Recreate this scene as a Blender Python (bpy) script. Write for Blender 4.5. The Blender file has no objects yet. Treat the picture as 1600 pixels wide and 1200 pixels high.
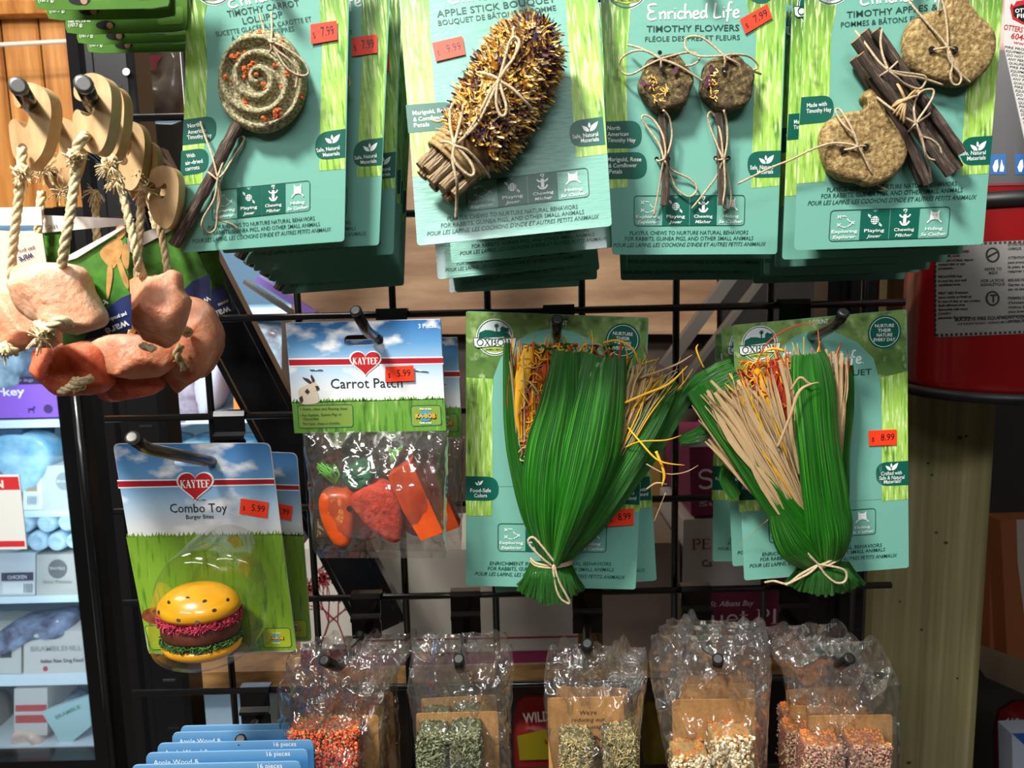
import bpy, math, random
from math import sin, cos, pi, radians, sqrt
from mathutils import Vector, Matrix, noise
random.seed(7)
SC = bpy.context.scene
COL = SC.collection

# ------------------------------------------------------------------ camera
PITCH, ROLL, FPX = radians(8.0), radians(1.35), 1200.0
CAM = Vector((0, 0, 1.45))
FWD = Vector((0, cos(PITCH), -sin(PITCH)))
_u0 = Vector((0, sin(PITCH), cos(PITCH))); _r0 = Vector((1, 0, 0))
UP = _u0 * cos(ROLL) + _r0 * sin(ROLL)
RT = _r0 * cos(ROLL) - _u0 * sin(ROLL)
cd = bpy.data.cameras.new('camera'); cam = bpy.data.objects.new('camera', cd); COL.objects.link(cam)
cd.sensor_width = 36; cd.lens = 36 * FPX / 1600; cd.clip_start = 0.01; cd.clip_end = 50
M = Matrix((RT, UP, -FWD)).transposed().to_4x4(); M.translation = CAM
cam.matrix_world = M
SC.camera = cam
cd.dof.use_dof = True; cd.dof.focus_distance = 0.47; cd.dof.aperture_fstop = 18.0

# ------------------------------------------------------------------ world, lights, exposure
SC.view_settings.view_transform = 'Standard'; SC.view_settings.look = 'None'
SC.view_settings.gamma = 1; SC.view_settings.use_curve_mapping = False
SC.view_settings.exposure = -0.08
SC.cycles.max_bounces = 8; SC.cycles.transparent_max_bounces = 40
w = bpy.data.worlds.new('shop_air'); SC.world = w; w.use_nodes = True
w.node_tree.nodes['Background'].inputs[0].default_value = (0.95, 0.97, 1.0, 1)
w.node_tree.nodes['Background'].inputs[1].default_value = 0.22
def area(name, loc, target, sx, sy, power, col=(1, 1, 1)):
    l = bpy.data.lights.new(name, 'AREA'); l.shape = 'RECTANGLE'; l.size = sx; l.size_y = sy
    l.energy = power; l.color = col
    o = bpy.data.objects.new(name, l); COL.objects.link(o); o.location = loc
    o.rotation_euler = (Vector(target) - Vector(loc)).to_track_quat('-Z', 'Y').to_euler()
    return o
area('ceiling_or_fill_lamp', (-0.55, -0.35, 2.55), (0.0, 0.5, 1.4), 0.24, 0.18, 50, (1.0, 0.965, 0.90))
area('ceiling_or_fill_lamp', (0.16, -1.62, 2.62), (0.1, 0.5, 1.3), 0.9, 0.25, 19, (0.95, 0.98, 1.0))
area('ceiling_or_fill_lamp', (-1.1, 0.7, 2.5), (-0.6, 1.2, 1.5), 0.6, 0.3, 10, (1.0, 0.93, 0.82))

area('ceiling_or_fill_lamp', (-1.2, -1.6, 2.6), (0.1, 0.5, 1.2), 1.2, 0.2, 16, (1.0, 0.97, 0.93))  # unseen soft fill lamp, added to brighten the front of the display
# ------------------------------------------------------------------ measuring helpers
def ray(px, py):
    return FWD + RT * ((px - 800) / FPX) + UP * ((600 - py) / FPX)
def P(px, py, y):                       # the point at world depth y seen at this place of the photograph
    d = ray(px, py); return CAM + d * ((y - CAM.y) / d.y)
def lin(c):
    return c / 12.92 if c <= 0.04045 else ((c + 0.055) / 1.055) ** 2.4
def C(h):
    h = h.lstrip('#'); return tuple(lin(int(h[i:i + 2], 16) / 255) for i in (0, 2, 4)) + (1.0,)
def catmull(p, k=4, closed=False):
    n = len(p)
    if n < 3 or k < 2: return list(p)
    out = []
    rng = n if closed else n - 1
    for i in range(rng):
        if closed: a, b, c, d = p[(i - 1) % n], p[i], p[(i + 1) % n], p[(i + 2) % n]
        else: a, b, c, d = p[max(i - 1, 0)], p[i], p[i + 1], p[min(i + 2, n - 1)]
        for j in range(k):
            t = j / k
            out.append(0.5 * ((2 * b) + (c - a) * t + (2 * a - 5 * b + 4 * c - d) * t * t + (3 * b - a - 3 * c + d) * t ** 3))
    if not closed: out.append(p[-1])
    return out
def c2(pts, k=4, closed=False):
    return [(v.x, v.y) for v in catmull([Vector((a, b, 0)) for a, b in pts], k, closed)]
def nz(v, s, seed=0):
    return noise.noise(Vector((v[0] * s + seed * 7.3, v[1] * s + seed * 3.1, v[2] * s + seed * 1.7)))

# ------------------------------------------------------------------ materials
MATS = {}
def new_mat(name):
    m = bpy.data.materials.new(name); m.use_nodes = True
    return m, m.node_tree, m.node_tree.nodes['Principled BSDF']
def mat(name, col, rough=0.5, metal=0.0, col2=None, nscale=50, stretch=(1, 1, 1), detail=4, ramp=(0.35, 0.65),
        bump=None, bscale=None, bstretch=None, coat=0.0, sss=0.0, sssr=0.01, emit=None, spec=0.5, uv=False, cols=None, trans=0.0):
    if name in MATS: return MATS[name]
    m, nt, b = new_mat(name)
    N, L = nt.nodes, nt.links
    b.inputs['Roughness'].default_value = rough; b.inputs['Metallic'].default_value = metal
    b.inputs['Specular IOR Level'].default_value = spec
    b.inputs['Base Color'].default_value = C(col)
    if coat: b.inputs['Coat Weight'].default_value = coat; b.inputs['Coat Roughness'].default_value = 0.08
    if sss:
        b.inputs['Subsurface Weight'].default_value = sss; b.inputs['Subsurface Radius'].default_value = (1, .55, .4)
        b.inputs['Subsurface Scale'].default_value = sssr
    if trans: b.inputs['Transmission Weight'].default_value = trans
    if emit: b.inputs['Emission Color'].default_value = C(emit[0]); b.inputs['Emission Strength'].default_value = emit[1]
    tc = N.new('ShaderNodeTexCoord'); src = tc.outputs['UV' if uv else 'Object']
    def tex(sc, st, det):
        mp = N.new('ShaderNodeMapping'); mp.inputs['Scale'].default_value = st; L.new(src, mp.inputs['Vector'])
        t = N.new('ShaderNodeTexNoise'); t.inputs['Scale'].default_value = sc; t.inputs['Detail'].default_value = det
        t.inputs['Roughness'].default_value = 0.6
        L.new(mp.outputs[0], t.inputs['Vector']); return t
    if col2 or cols:
        t = tex(nscale, stretch, detail)
        r = N.new('ShaderNodeValToRGB'); e = r.color_ramp.elements
        cl = cols or [(ramp[0], col), (ramp[1], col2)]
        e[0].position, e[0].color = cl[0][0], C(cl[0][1]); e[1].position, e[1].color = cl[-1][0], C(cl[-1][1])
        for p_, c_ in cl[1:-1]:
            q = e.new(p_); q.color = C(c_)
        L.new(t.outputs[0], r.inputs[0]); L.new(r.outputs[0], b.inputs['Base Color'])
    if bump:
        t = tex(bscale or nscale, bstretch or stretch, 5)
        bp = N.new('ShaderNodeBump'); bp.inputs['Strength'].default_value = bump; bp.inputs['Distance'].default_value = 0.001
        L.new(t.outputs[0], bp.inputs['Height']); L.new(bp.outputs[0], b.inputs['Normal'])
    MATS[name] = m
    return m
def film_mat(name, rough=0.07, edge=0.75, tint=(0.93, 0.93, 0.92, 1), bump=0.6, scale=160, base=0.06, gloss=1.0, haze=0.0):
    if name in MATS: return MATS[name]
    m = bpy.data.materials.new(name); m.use_nodes = True; nt = m.node_tree; N, L = nt.nodes, nt.links
    N.remove(N['Principled BSDF']); out = N['Material Output']
    tr = N.new('ShaderNodeBsdfTransparent'); tr.inputs[0].default_value = tint
    gl = N.new('ShaderNodeBsdfGlossy'); gl.inputs['Roughness'].default_value = rough; gl.inputs[0].default_value = (gloss, gloss, gloss, 1)
    lw = N.new('ShaderNodeLayerWeight'); lw.inputs['Blend'].default_value = 0.35
    mr = N.new('ShaderNodeMapRange'); mr.inputs['To Min'].default_value = base; mr.inputs['To Max'].default_value = edge
    mr.inputs['From Max'].default_value = 0.9
    mx = N.new('ShaderNodeMixShader')
    tc = N.new('ShaderNodeTexCoord'); t = N.new('ShaderNodeTexNoise'); t.inputs['Scale'].default_value = scale; t.inputs['Detail'].default_value = 2
    bp = N.new('ShaderNodeBump'); bp.inputs['Strength'].default_value = bump; bp.inputs['Distance'].default_value = 0.0015
    L.new(tc.outputs['Object'], t.inputs['Vector']); L.new(t.outputs[0], bp.inputs['Height'])
    L.new(bp.outputs[0], gl.inputs['Normal']); L.new(bp.outputs[0], lw.inputs['Normal'])
    L.new(lw.outputs['Facing'], mr.inputs['Value']); L.new(mr.outputs[0], mx.inputs[0])
    L.new(tr.outputs[0], mx.inputs[1]); L.new(gl.outputs[0], mx.inputs[2])
    if haze:
        df = N.new('ShaderNodeBsdfDiffuse'); df.inputs[0].default_value = (.8, .8, .8, 1); m2 = N.new('ShaderNodeMixShader'); m2.inputs[0].default_value = haze
        L.new(mx.outputs[0], m2.inputs[1]); L.new(df.outputs[0], m2.inputs[2]); L.new(m2.outputs[0], out.inputs[0])
    else: L.new(mx.outputs[0], out.inputs[0])
    MATS[name] = m; return m
def picture_mat(name, stops, noise_cols=None, zrange=0.1, nscale=60, stretch=(1, 1, 1), rough=0.4, amount=0.5, thr=(0.5, 0.65)):
    """a printed picture: colour bands down the card (object Z) with soft noise shapes over them"""
    if name in MATS: return MATS[name]
    m, nt, b = new_mat(name); N, L = nt.nodes, nt.links
    b.inputs['Roughness'].default_value = rough; b.inputs['Coat Weight'].default_value = 0.25; b.inputs['Coat Roughness'].default_value = 0.15
    tc = N.new('ShaderNodeTexCoord'); sp = N.new('ShaderNodeSeparateXYZ'); L.new(tc.outputs['Object'], sp.inputs[0])
    mr = N.new('ShaderNodeMapRange'); mr.inputs['From Min'].default_value = 0; mr.inputs['From Max'].default_value = -zrange
    L.new(sp.outputs[2], mr.inputs['Value'])
    r = N.new('ShaderNodeValToRGB'); e = r.color_ramp.elements
    e[0].position, e[0].color = stops[0][0], C(stops[0][1]); e[1].position, e[1].color = stops[-1][0], C(stops[-1][1])
    for p_, c_ in stops[1:-1]: e.new(p_).color = C(c_)
    L.new(mr.outputs[0], r.inputs[0])
    last = r.outputs[0]
    for k, (cc, ns, st, th) in enumerate(noise_cols or []):
        mp = N.new('ShaderNodeMapping'); mp.inputs['Scale'].default_value = st; mp.inputs['Location'].default_value = (k * 3.1, 0, k * 1.3)
        L.new(tc.outputs['Object'], mp.inputs['Vector'])
        t = N.new('ShaderNodeTexNoise'); t.inputs['Scale'].default_value = ns; t.inputs['Detail'].default_value = 4
        L.new(mp.outputs[0], t.inputs['Vector'])
        q = N.new('ShaderNodeMapRange'); q.inputs['From Min'].default_value = th[0]; q.inputs['From Max'].default_value = th[1]
        L.new(t.outputs[0], q.inputs['Value'])
        mx = N.new('ShaderNodeMix'); mx.data_type = 'RGBA'
        L.new(q.outputs[0], mx.inputs[0]); L.new(last, mx.inputs[6]); mx.inputs[7].default_value = C(cc); last = mx.outputs[2]
    L.new(last, b.inputs['Base Color'])
    MATS[name] = m; return m

TEAL = mat('teal_print', '#70ac9c', 0.38, bump=0.08, bscale=300, coat=0.15)
DTEAL = mat('dark_teal_ink', '#0c5a4b', 0.4)
INK = mat('green_black_ink', '#123f3a', 0.45)
BLACKINK = mat('black_ink', '#15171a', 0.45)
WHITE = mat('white_ink', '#eef2ee', 0.45)
GREYINK = mat('grey_ink', '#7d8284', 0.5)
PAPER = mat('white_paper', '#dcdcd8', 0.6)
GRASS = picture_mat('grass_picture', [(0, '#33502a'), (0.12, '#4f7a34'), (0.3, '#8fbf4e'), (0.6, '#a6d25c'), (1, '#8fbb4a')],
    [('#d6eca0', 560, (1, 1, .11), (.50, .68)), ('#5a9030', 480, (1, 1, .10), (.53, .68)), ('#e4f2bc', 900, (1, 1, .07), (.60, .68)), ('#2c4620', 60, (1, 1, 1), (.62, .80))], zrange=0.14)
FOLIAGE = picture_mat('foliage_picture', [(0, '#86a65c'), (0.25, '#55783a'), (0.5, '#6f9448'), (0.62, '#9cbf60'), (1, '#a2c564')],
    [('#34502a', 85, (1, 1, 1), (.48, .72)), ('#b9d394', 120, (1, 1, .8), (.55, .75)), ('#d0e4a8', 60, (1, 1, 1), (.62, .8))], zrange=0.13)
LEAFPIC = mat('leaf_detail_picture', '#8aa83a', 0.45, col2='#c4d96a', nscale=90)
TWINE = mat('cotton_twine', '#cbb798', 0.9, col2='#a48f70', nscale=900, bump=0.5)
JUTE = mat('jute_rope', '#b59a68', 0.95, col2='#8a6f42', nscale=700, bump=0.6)
SISAL = mat('sisal_rope', '#ecdcb4', 0.95, col2='#d2b888', nscale=600, bump=0.6)
STICKER = mat('fluorescent_sticker', '#ff3c1a', 0.5)
BLACK = mat('black_gloss_paint', '#0b0b0c', 0.22, coat=0.4)
BLACKM = mat('black_matt_paint', '#101011', 0.5)
CHROME = mat('steel', '#c8c8c8', 0.2, metal=1.0)
TIPM = mat('bare_wire_end', '#6f6f6c', 0.45, metal=.8)

# ------------------------------------------------------------------ mesh builder
class MB:
    def __init__(s, *mats):
        s.v, s.f, s.mi, s.sm, s.uv = [], [], [], [], []; s.mats = list(mats); s.cm = 0; s.br = []
    def use(s, m):
        if m not in s.mats: s.mats.append(m)
        s.cm = s.mats.index(m); return s
    def add(s, vs, fs, smooth=False, uvs=None, mi=None):
        o = len(s.v); s.v += [Vector(v) for v in vs]
        s.uv += uvs if uvs else [(0, 0)] * len(vs)
        for f in fs:
            s.f.append([i + o for i in f]); s.mi.append(s.cm if mi is None else mi); s.sm.append(smooth)
        return s
    def poly(s, vs): return s.add(vs, [list(range(len(vs)))])
    def prism(s, vs, d):                                # closed outline pushed along d
        n = len(vs); vs = [Vector(v) for v in vs]; d = Vector(d)
        fs = [list(range(n)), list(range(2 * n - 1, n - 1, -1))] + [[i, i + n, (i + 1) % n + n, (i + 1) % n] for i in range(n)]
        return s.add(vs + [v + d for v in vs], fs)
    def box(s, a, b):
        x0, y0, z0 = a; x1, y1, z1 = b
        return s.prism([(x0, y0, z0), (x1, y0, z0), (x1, y0, z1), (x0, y0, z1)], (0, y1 - y0, 0))
    def tube(s, pts, r, n=6, k=1, closed=False, cap=True, flat=1.0, rnd=0.0, vsc=1.0):
        p = [Vector(q) for q in pts]
        R = list(r) if isinstance(r, (list, tuple)) else None
        if k > 1:
            if R:
                q = catmull([Vector((x, 0, 0)) for x in R], k, closed); R = [x.x for x in q]
            p = catmull(p, k, closed)
        m = len(p); R = R or [r] * m
        t0 = (p[1] - p[0]).normalized(); a = t0.orthogonal().normalized()
        if flat != 1.0:
            a = Vector((0, 1, 0)) - t0 * t0.y
            a = a.normalized() if a.length > 1e-3 else t0.orthogonal().normalized()
        vs, uv = [], []; L_ = 0
        for i in range(m):
            if closed: t = p[(i + 1) % m] - p[i - 1]
            else: t = p[min(i + 1, m - 1)] - p[max(i - 1, 0)]
            t = t.normalized() if t.length > 1e-9 else t0
            a = a - t * a.dot(t); a = a.normalized() if a.length > 1e-6 else t.orthogonal().normalized()
            b = t.cross(a)
            if i: L_ += (p[i] - p[i - 1]).length
            for j in range(n):
                an = 2 * pi * j / n; rr = R[i] * (1 + (random.uniform(-rnd, rnd) if rnd else 0))
                vs.append(p[i] + a * (cos(an) * rr * flat) + b * (sin(an) * rr)); uv.append((j / n, L_ * vsc))
        fs = []
        for i in range(m if closed else m - 1):
            for j in range(n):
                fs.append([i * n + j, i * n + (j + 1) % n, ((i + 1) % m) * n + (j + 1) % n, ((i + 1) % m) * n + j])
        s.add(vs, fs, True, uv)
        if cap and not closed:
            o = len(s.v) - m * n
            s.f.append([o + j for j in range(n)][::-1]); s.mi.append(s.cm); s.sm.append(False)
            s.f.append([o + (m - 1) * n + j for j in range(n)]); s.mi.append(s.cm); s.sm.append(False)
        return s
    def rope(s, pts, r, k=6, strands=3, pitch=None, n=6):
        p = catmull([Vector(q) for q in pts], k); pitch = pitch or r * 7
        t0 = (p[1] - p[0]).normalized(); a = t0.orthogonal().normalized(); L_ = [0]
        q = []                                           # resample finely
        for i in range(len(p) - 1):
            d = (p[i + 1] - p[i]).length; nn = max(1, int(d / (pitch / 7)))
            for j in range(nn): q.append(p[i].lerp(p[i + 1], j / nn))
        q.append(p[-1]); S = [[] for _ in range(strands)]; L_ = 0
        for i in range(len(q)):
            t = (q[min(i + 1, len(q) - 1)] - q[max(i - 1, 0)]).normalized()
            a = (a - t * a.dot(t)).normalized(); b = t.cross(a)
            if i: L_ += (q[i] - q[i - 1]).length
            for z in range(strands):
                an = 2 * pi * (z / strands + L_ / pitch)
                S[z].append(q[i] + (a * cos(an) + b * sin(an)) * r * 0.52)
        for z in S: s.tube(z, r * 0.56, n)
        return s
    def rings(s, rows, center=None, smooth=True, back=False):   # list of equal-length loops, last one closed by a point
        n = len(rows[0]); vs = [v for r in rows for v in r]; fs = []
        for i in range(len(rows) - 1):
            for j in range(n): fs.append([i * n + j, i * n + (j + 1) % n, (i + 1) * n + (j + 1) % n, (i + 1) * n + j])
        if center is not None:
            vs.append(center); c = len(vs) - 1; o = (len(rows) - 1) * n
            for j in range(n): fs.append([o + j, o + (j + 1) % n, c])
        if back: fs.append(list(range(n))[::-1])
        return s.add(vs, fs, smooth)
    def grid(s, G, smooth=True, uvs=True):
        a, b = len(G), len(G[0]); vs = [v for r in G for v in r]
        uv = [(j / (b - 1), i / (a - 1)) for i in range(a) for j in range(b)]
        fs = [[i * b + j, i * b + j + 1, (i + 1) * b + j + 1, (i + 1) * b + j] for i in range(a - 1) for j in range(b - 1)]
        return s.add(vs, fs, smooth, uv)
    def build(s, name, parent=None, inv=None, origin=None):
        if len(s.br) > 1 and parent is not None:                  # printed blocks that lie apart become parts of their own
            br = sorted(set([0] + s.br)); rng = [(a, b) for a, b in zip(br, br[1:] + [len(s.v)]) if b > a]; groups = []
            for a, b in rng:
                vs = s.v[a:b]; bb = [min(v.x for v in vs) - .003, max(v.x for v in vs) + .003, min(v.z for v in vs) - .003, max(v.z for v in vs) + .003]
                hit = [g for g in groups if not (g[0][0] > bb[1] or g[0][1] < bb[0] or g[0][2] > bb[3] or g[0][3] < bb[2])]
                for g in hit:
                    groups.remove(g); bb = [min(bb[0], g[0][0]), max(bb[1], g[0][1]), min(bb[2], g[0][2]), max(bb[3], g[0][3])]
                groups.append((bb, sum([g[1] for g in hit], []) + [(a, b)]))
            if len(groups) > 1:
                out = []
                for bb, rr in groups:
                    m = MB(*s.mats); idx = {}
                    for a, b in rr:
                        for i in range(a, b): idx[i] = len(m.v); m.v.append(s.v[i]); m.uv.append(s.uv[i])
                    for f, mi, sm in zip(s.f, s.mi, s.sm):
                        if f[0] in idx: m.f.append([idx[i] for i in f]); m.mi.append(mi); m.sm.append(sm)
                    out.append(m.build(name, parent, inv, origin))
                return out[0]
        me = bpy.data.meshes.new(name)
        vs = s.v
        if inv is not None: vs = [inv @ v for v in vs]
        elif parent is not None and parent.name in OFF: vs = [v - OFF[parent.name] for v in vs]
        elif parent is None:
            if origin is None:
                xs = [v.x for v in vs]; ys = [v.y for v in vs]; zs = [v.z for v in vs]
                origin = Vector(((min(xs) + max(xs)) / 2, (min(ys) + max(ys)) / 2, min(zs)))
            vs = [v - origin for v in vs]
        me.from_pydata([tuple(v) for v in vs], [], s.f)
        me.polygons.foreach_set('material_index', s.mi); me.polygons.foreach_set('use_smooth', s.sm)
        for m in s.mats: me.materials.append(m)
        if any(u != (0, 0) for u in s.uv):
            lay = me.uv_layers.new(name='uv'); li = [0] * len(me.loops); me.loops.foreach_get('vertex_index', li)
            fl = []
            for i in li: fl += s.uv[i]
            lay.data.foreach_set('uv', fl)
        me.update()
        o = bpy.data.objects.new(name, me); COL.objects.link(o)
        if parent is not None:
            o.parent = parent
            if parent.name in OFF: OFF[o.name] = OFF[parent.name]
        else: o.location = origin; OFF[o.name] = Vector(origin)
        return o
OFF = {}                                                          # world origin of things built in world coordinates

def tag(o, label, cat, group=None):
    o['label'] = label; o['category'] = cat
    if group: o['group'] = group
    return o
def thing(name, label, cat, loc=None, mtx=None, group=None):
    o = bpy.data.objects.new(name, None); COL.objects.link(o); o.empty_display_size = 0.01
    if mtx is not None: o.matrix_world = mtx
    else: o.location = loc; OFF[o.name] = Vector(loc)
    return tag(o, label, cat, group)
def struct(o):
    o['kind'] = 'structure'; return o
def kids(o): return [c for c in bpy.data.objects if c.parent == o]
def dup(root, mtx, label, group=None, skip=()):
    r = root.copy(); COL.objects.link(r); r.matrix_world = mtx; r['label'] = label
    if group: r['group'] = group
    for ch in kids(root):
        if ch.name.split('.')[0] in skip: continue
        c = ch.copy(); COL.objects.link(c); c.parent = r
        for g in kids(ch):
            d = g.copy(); COL.objects.link(d); d.parent = c
    return r

# ------------------------------------------------------------------ a frame fitted to a flat card
class Frame:
    def __init__(s, tl, tr, bl, ytl, ytr=None, ybl=None):
        o = P(*tl, ytl); a = P(*tr, ytl if ytr is None else ytr) - o; b = P(*bl, ytl if ybl is None else ybl) - o
        ex = a.normalized(); n = ex.cross(-b).normalized()       # right x up = away... (x, y, z) with y away from the viewer
        ez = ex.cross(n) * -1
        if ez.z < 0: ez = -ez
        ey = ez.cross(ex)
        s.o, s.ex, s.ey, s.ez = o, ex, ey, ez
        s.m = Matrix((ex, ey, ez)).transposed().to_4x4(); s.m.translation = o
        s.im = s.m.inverted()
    def L(s, px, py, h=0.0):
        d = ray(px, py); p0 = s.o - s.ey * h
        t = (p0 - CAM).dot(s.ey) / d.dot(s.ey)
        return s.im @ (CAM + d * t)
    def path(s, pts, h=0.002):
        return [s.L(p[0], p[1], p[2] if len(p) > 2 else h) for p in pts]
    def mm(s, px, py, n=1.0):                                     # metres covered by n pixels here
        return (s.L(px + n, py) - s.L(px, py)).length
    def at(s, lp, px, py, y, roll=0.0, yaw=0.0, pitch=0.0):       # matrix moving local point lp to a pixel at depth y
        R = s.m.to_3x3().to_4x4() @ Matrix.Rotation(radians(roll), 4, 'Y') @ Matrix.Rotation(radians(yaw), 4, 'Z') @ Matrix.Rotation(radians(pitch), 4, 'X')
        return Matrix.Translation(P(px, py, y) - R @ Vector(lp)) @ R

def rcorner(pts, rad, seg=4):                                     # round the corners of a flat outline
    out = []; n = len(pts)
    rads = rad if isinstance(rad, (list, tuple)) else [rad] * n
    for i in range(n):
        p, a, b = Vector(pts[i]), Vector(pts[i - 1]), Vector(pts[(i + 1) % n]); r = rads[i]
        if r <= 0: out.append(p); continue
        ua, ub = (a - p), (b - p); ra = min(r, ua.length * .5); rb = min(r, ub.length * .5)
        pa, pb = p + ua.normalized() * ra, p + ub.normalized() * rb
        for j in range(seg + 1):
            t = j / seg; out.append(pa * (1 - t) ** 2 + p * 2 * t * (1 - t) + pb * t * t)
    return out
def quad(F, pts, h, rad=0.0): return rcorner([F.L(x, y, h) for x, y in pts], rad)
def disc(F, cx, cy, r, h, n=28, rx=None):
    c = F.L(cx, cy, h); k = F.mm(cx, cy); 
    return [c + Vector((cos(2 * pi * i / n) * (rx or r) * k, 0, sin(2 * pi * i / n) * r * k)) for i in range(n)]
def stroke(mb, pts, w, h=0.0, k=1):                               # flat line of width w in a local XZ plane
    p = catmull([Vector(q) for q in pts], k) if k > 1 else [Vector(q) for q in pts]
    n = len(p); l, r = [], []
    for i in range(n):
        t = p[min(i + 1, n - 1)] - p[max(i - 1, 0)]; t.y = 0
        t = t.normalized() if t.length > 1e-9 else Vector((1, 0, 0)); q = Vector((-t.z, 0, t.x)) * w / 2
        ww = 1.0; l.append(p[i] + q * ww); r.append(p[i] - q * ww)
    mb.add(l + r, [[i, i + 1, n + i + 1, n + i] for i in range(n - 1)])
_TC = {}
def glyphs(txt, bold=0.0, shear=0.0, font=None, space=1.0):
    key = (txt, bold, shear, space)
    if key in _TC: return _TC[key]
    cu = bpy.data.curves.new('t', 'FONT'); cu.body = txt; cu.size = 1; cu.resolution_u = 2; cu.offset = bold; cu.shear = shear; cu.space_character = space
    ob = bpy.data.objects.new('t', cu); COL.objects.link(ob)
    bpy.context.view_layer.update()
    me = bpy.data.meshes.new_from_object(ob)
    vs = [v.co.copy() for v in me.vertices]; fs = [list(p.vertices) for p in me.polygons]
    bpy.data.objects.remove(ob); bpy.data.meshes.remove(me); bpy.data.curves.remove(cu)
    x0 = min(v.x for v in vs); x1 = max(v.x for v in vs)
    _TC[key] = ([((v.x - x0) / (x1 - x0), v.y / 0.72) for v in vs], fs)
    return _TC[key]
def text(mb, F, txt, a, b, cap, h=0.0004, m=None, bold=0.012, shear=0.0):
    """lettering from baseline point a to baseline point b (photograph pixels), capitals cap pixels high"""
    if m: mb.use(m)
    mb.br.append(len(mb.v)); vs, fs = glyphs(txt, bold, shear)
    A, B = F.L(*a, h), F.L(*b, h); e = B - A; u = Vector((-e.z, 0, e.x)).normalized() * cap * F.mm(*a)
    mb.add([A + e * x + u * y for x, y in vs], fs)
def ctext(mb, F, txt, c, width, cap, slope=0.0, **kw):
    text(mb, F, txt, (c[0] - width / 2, c[1] - slope * width / 2), (c[0] + width / 2, c[1] + slope * width / 2), cap, **kw)
# hand-made serif capitals: strokes (x0,y0,x1,y1,weight) in a cell one unit high
SER = {'K': (.8, [(.15,0,.15,1,.17),(.2,.42,.62,1,.07),(.3,.55,.66,0,.15)], [.15,.62,.68]), 'A': (.8, [(.1,0,.4,1,.07),(.38,1,.68,0,.17),(.22,.33,.55,.33,.07)], [.1,.68]),
 'Y': (.8, [(.4,0,.4,.45,.17),(.12,1,.4,.45,.15),(.4,.45,.68,1,.07)], [.4]), 'T': (.7, [(.35,0,.35,1,.17),(.05,.96,.65,.96,.09),(.06,.78,.06,1,.06),(.64,.78,.64,1,.06)], [.35]),
 'E': (.7, [(.15,0,.15,1,.17),(.05,.96,.6,.96,.08),(.05,.04,.62,.04,.08),(.15,.52,.5,.52,.07),(.6,.78,.6,1,.06),(.62,0,.62,.24,.06)], []),
 'X': (.8, [(.14,1,.66,0,.17),(.66,1,.14,0,.07)], [.14,.66]), 'W': (1.1, [(.1,1,.32,0,.16),(.32,0,.52,.95,.07),(.52,.95,.74,0,.16),(.74,0,.96,1,.07)], []),
 'P': (.7, [(.15,0,.15,1,.17)], [.15]), 'B': (.75, [(.15,0,.15,1,.17)], []), 'O': (.85, [], []), 'S': (.65, [], []), 'l': (.4, [(.2,0,.2,1,.17)], [.2]), ' ': (.4, [], []),
 'u': (.8, [(.15,.1,.15,.65,.15),(.6,0,.6,.65,.15)], []), 'e': (.65, [(.1,.34,.55,.34,.07)], []), 't': (.5, [(.22,.08,.22,.9,.15),(.05,.63,.45,.63,.07)], [])}
ARC = {'P': [(.33,.74,.27,.24,-90,90,.13)], 'B': [(.35,.75,.22,.22,-90,90,.13),(.36,.27,.28,.25,-90,90,.14)], 'O': [(.42,.5,.35,.48,0,360,.13)],
 'S': [(.32,.74,.24,.22,20,270,.12),(.32,.27,.26,.24,90,-160,.14)], 'u': [(.37,.14,.22,.13,180,360,.1)], 'e': [(.33,.33,.25,.32,0,310,.11)], 't': [(.36,.12,.14,.11,180,300,.1)]}
def serif(mb, F, txt, a, b, cap, h, m):
    mb.br.append(len(mb.v)); mb.use(m); W = sum(SER[c][0] for c in txt); A, B = F.L(*a, h), F.L(*b, h); e = (B - A) / W
    u = Vector((-e.z, 0, e.x)).normalized() * cap * F.mm(*a); x = 0.0
    T = lambda p, q: A + e * p + u * q
    asp = u.length
    for c in txt:
        w_, st, fe = SER[c]
        for (x0, y0, x1, y1, wt) in st: stroke(mb, [T(x + x0, y0), T(x + x1, y1)], wt * asp)
        for fx in fe:
            stroke(mb, [T(x + fx - .17, .03), T(x + fx + .17, .03)], .06 * asp)
            if c in 'KPXY': stroke(mb, [T(x + fx - .15, .97), T(x + fx + .15, .97)], .06 * asp)
        for (cx, cy, rx, ry, a0, a1, wt) in ARC.get(c, []):
            stroke(mb, [T(x + cx + rx * cos(radians(a0 + (a1 - a0) * i / 16)), cy + ry * sin(radians(a0 + (a1 - a0) * i / 16))) for i in range(17)], wt * asp)
        x += w_
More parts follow.
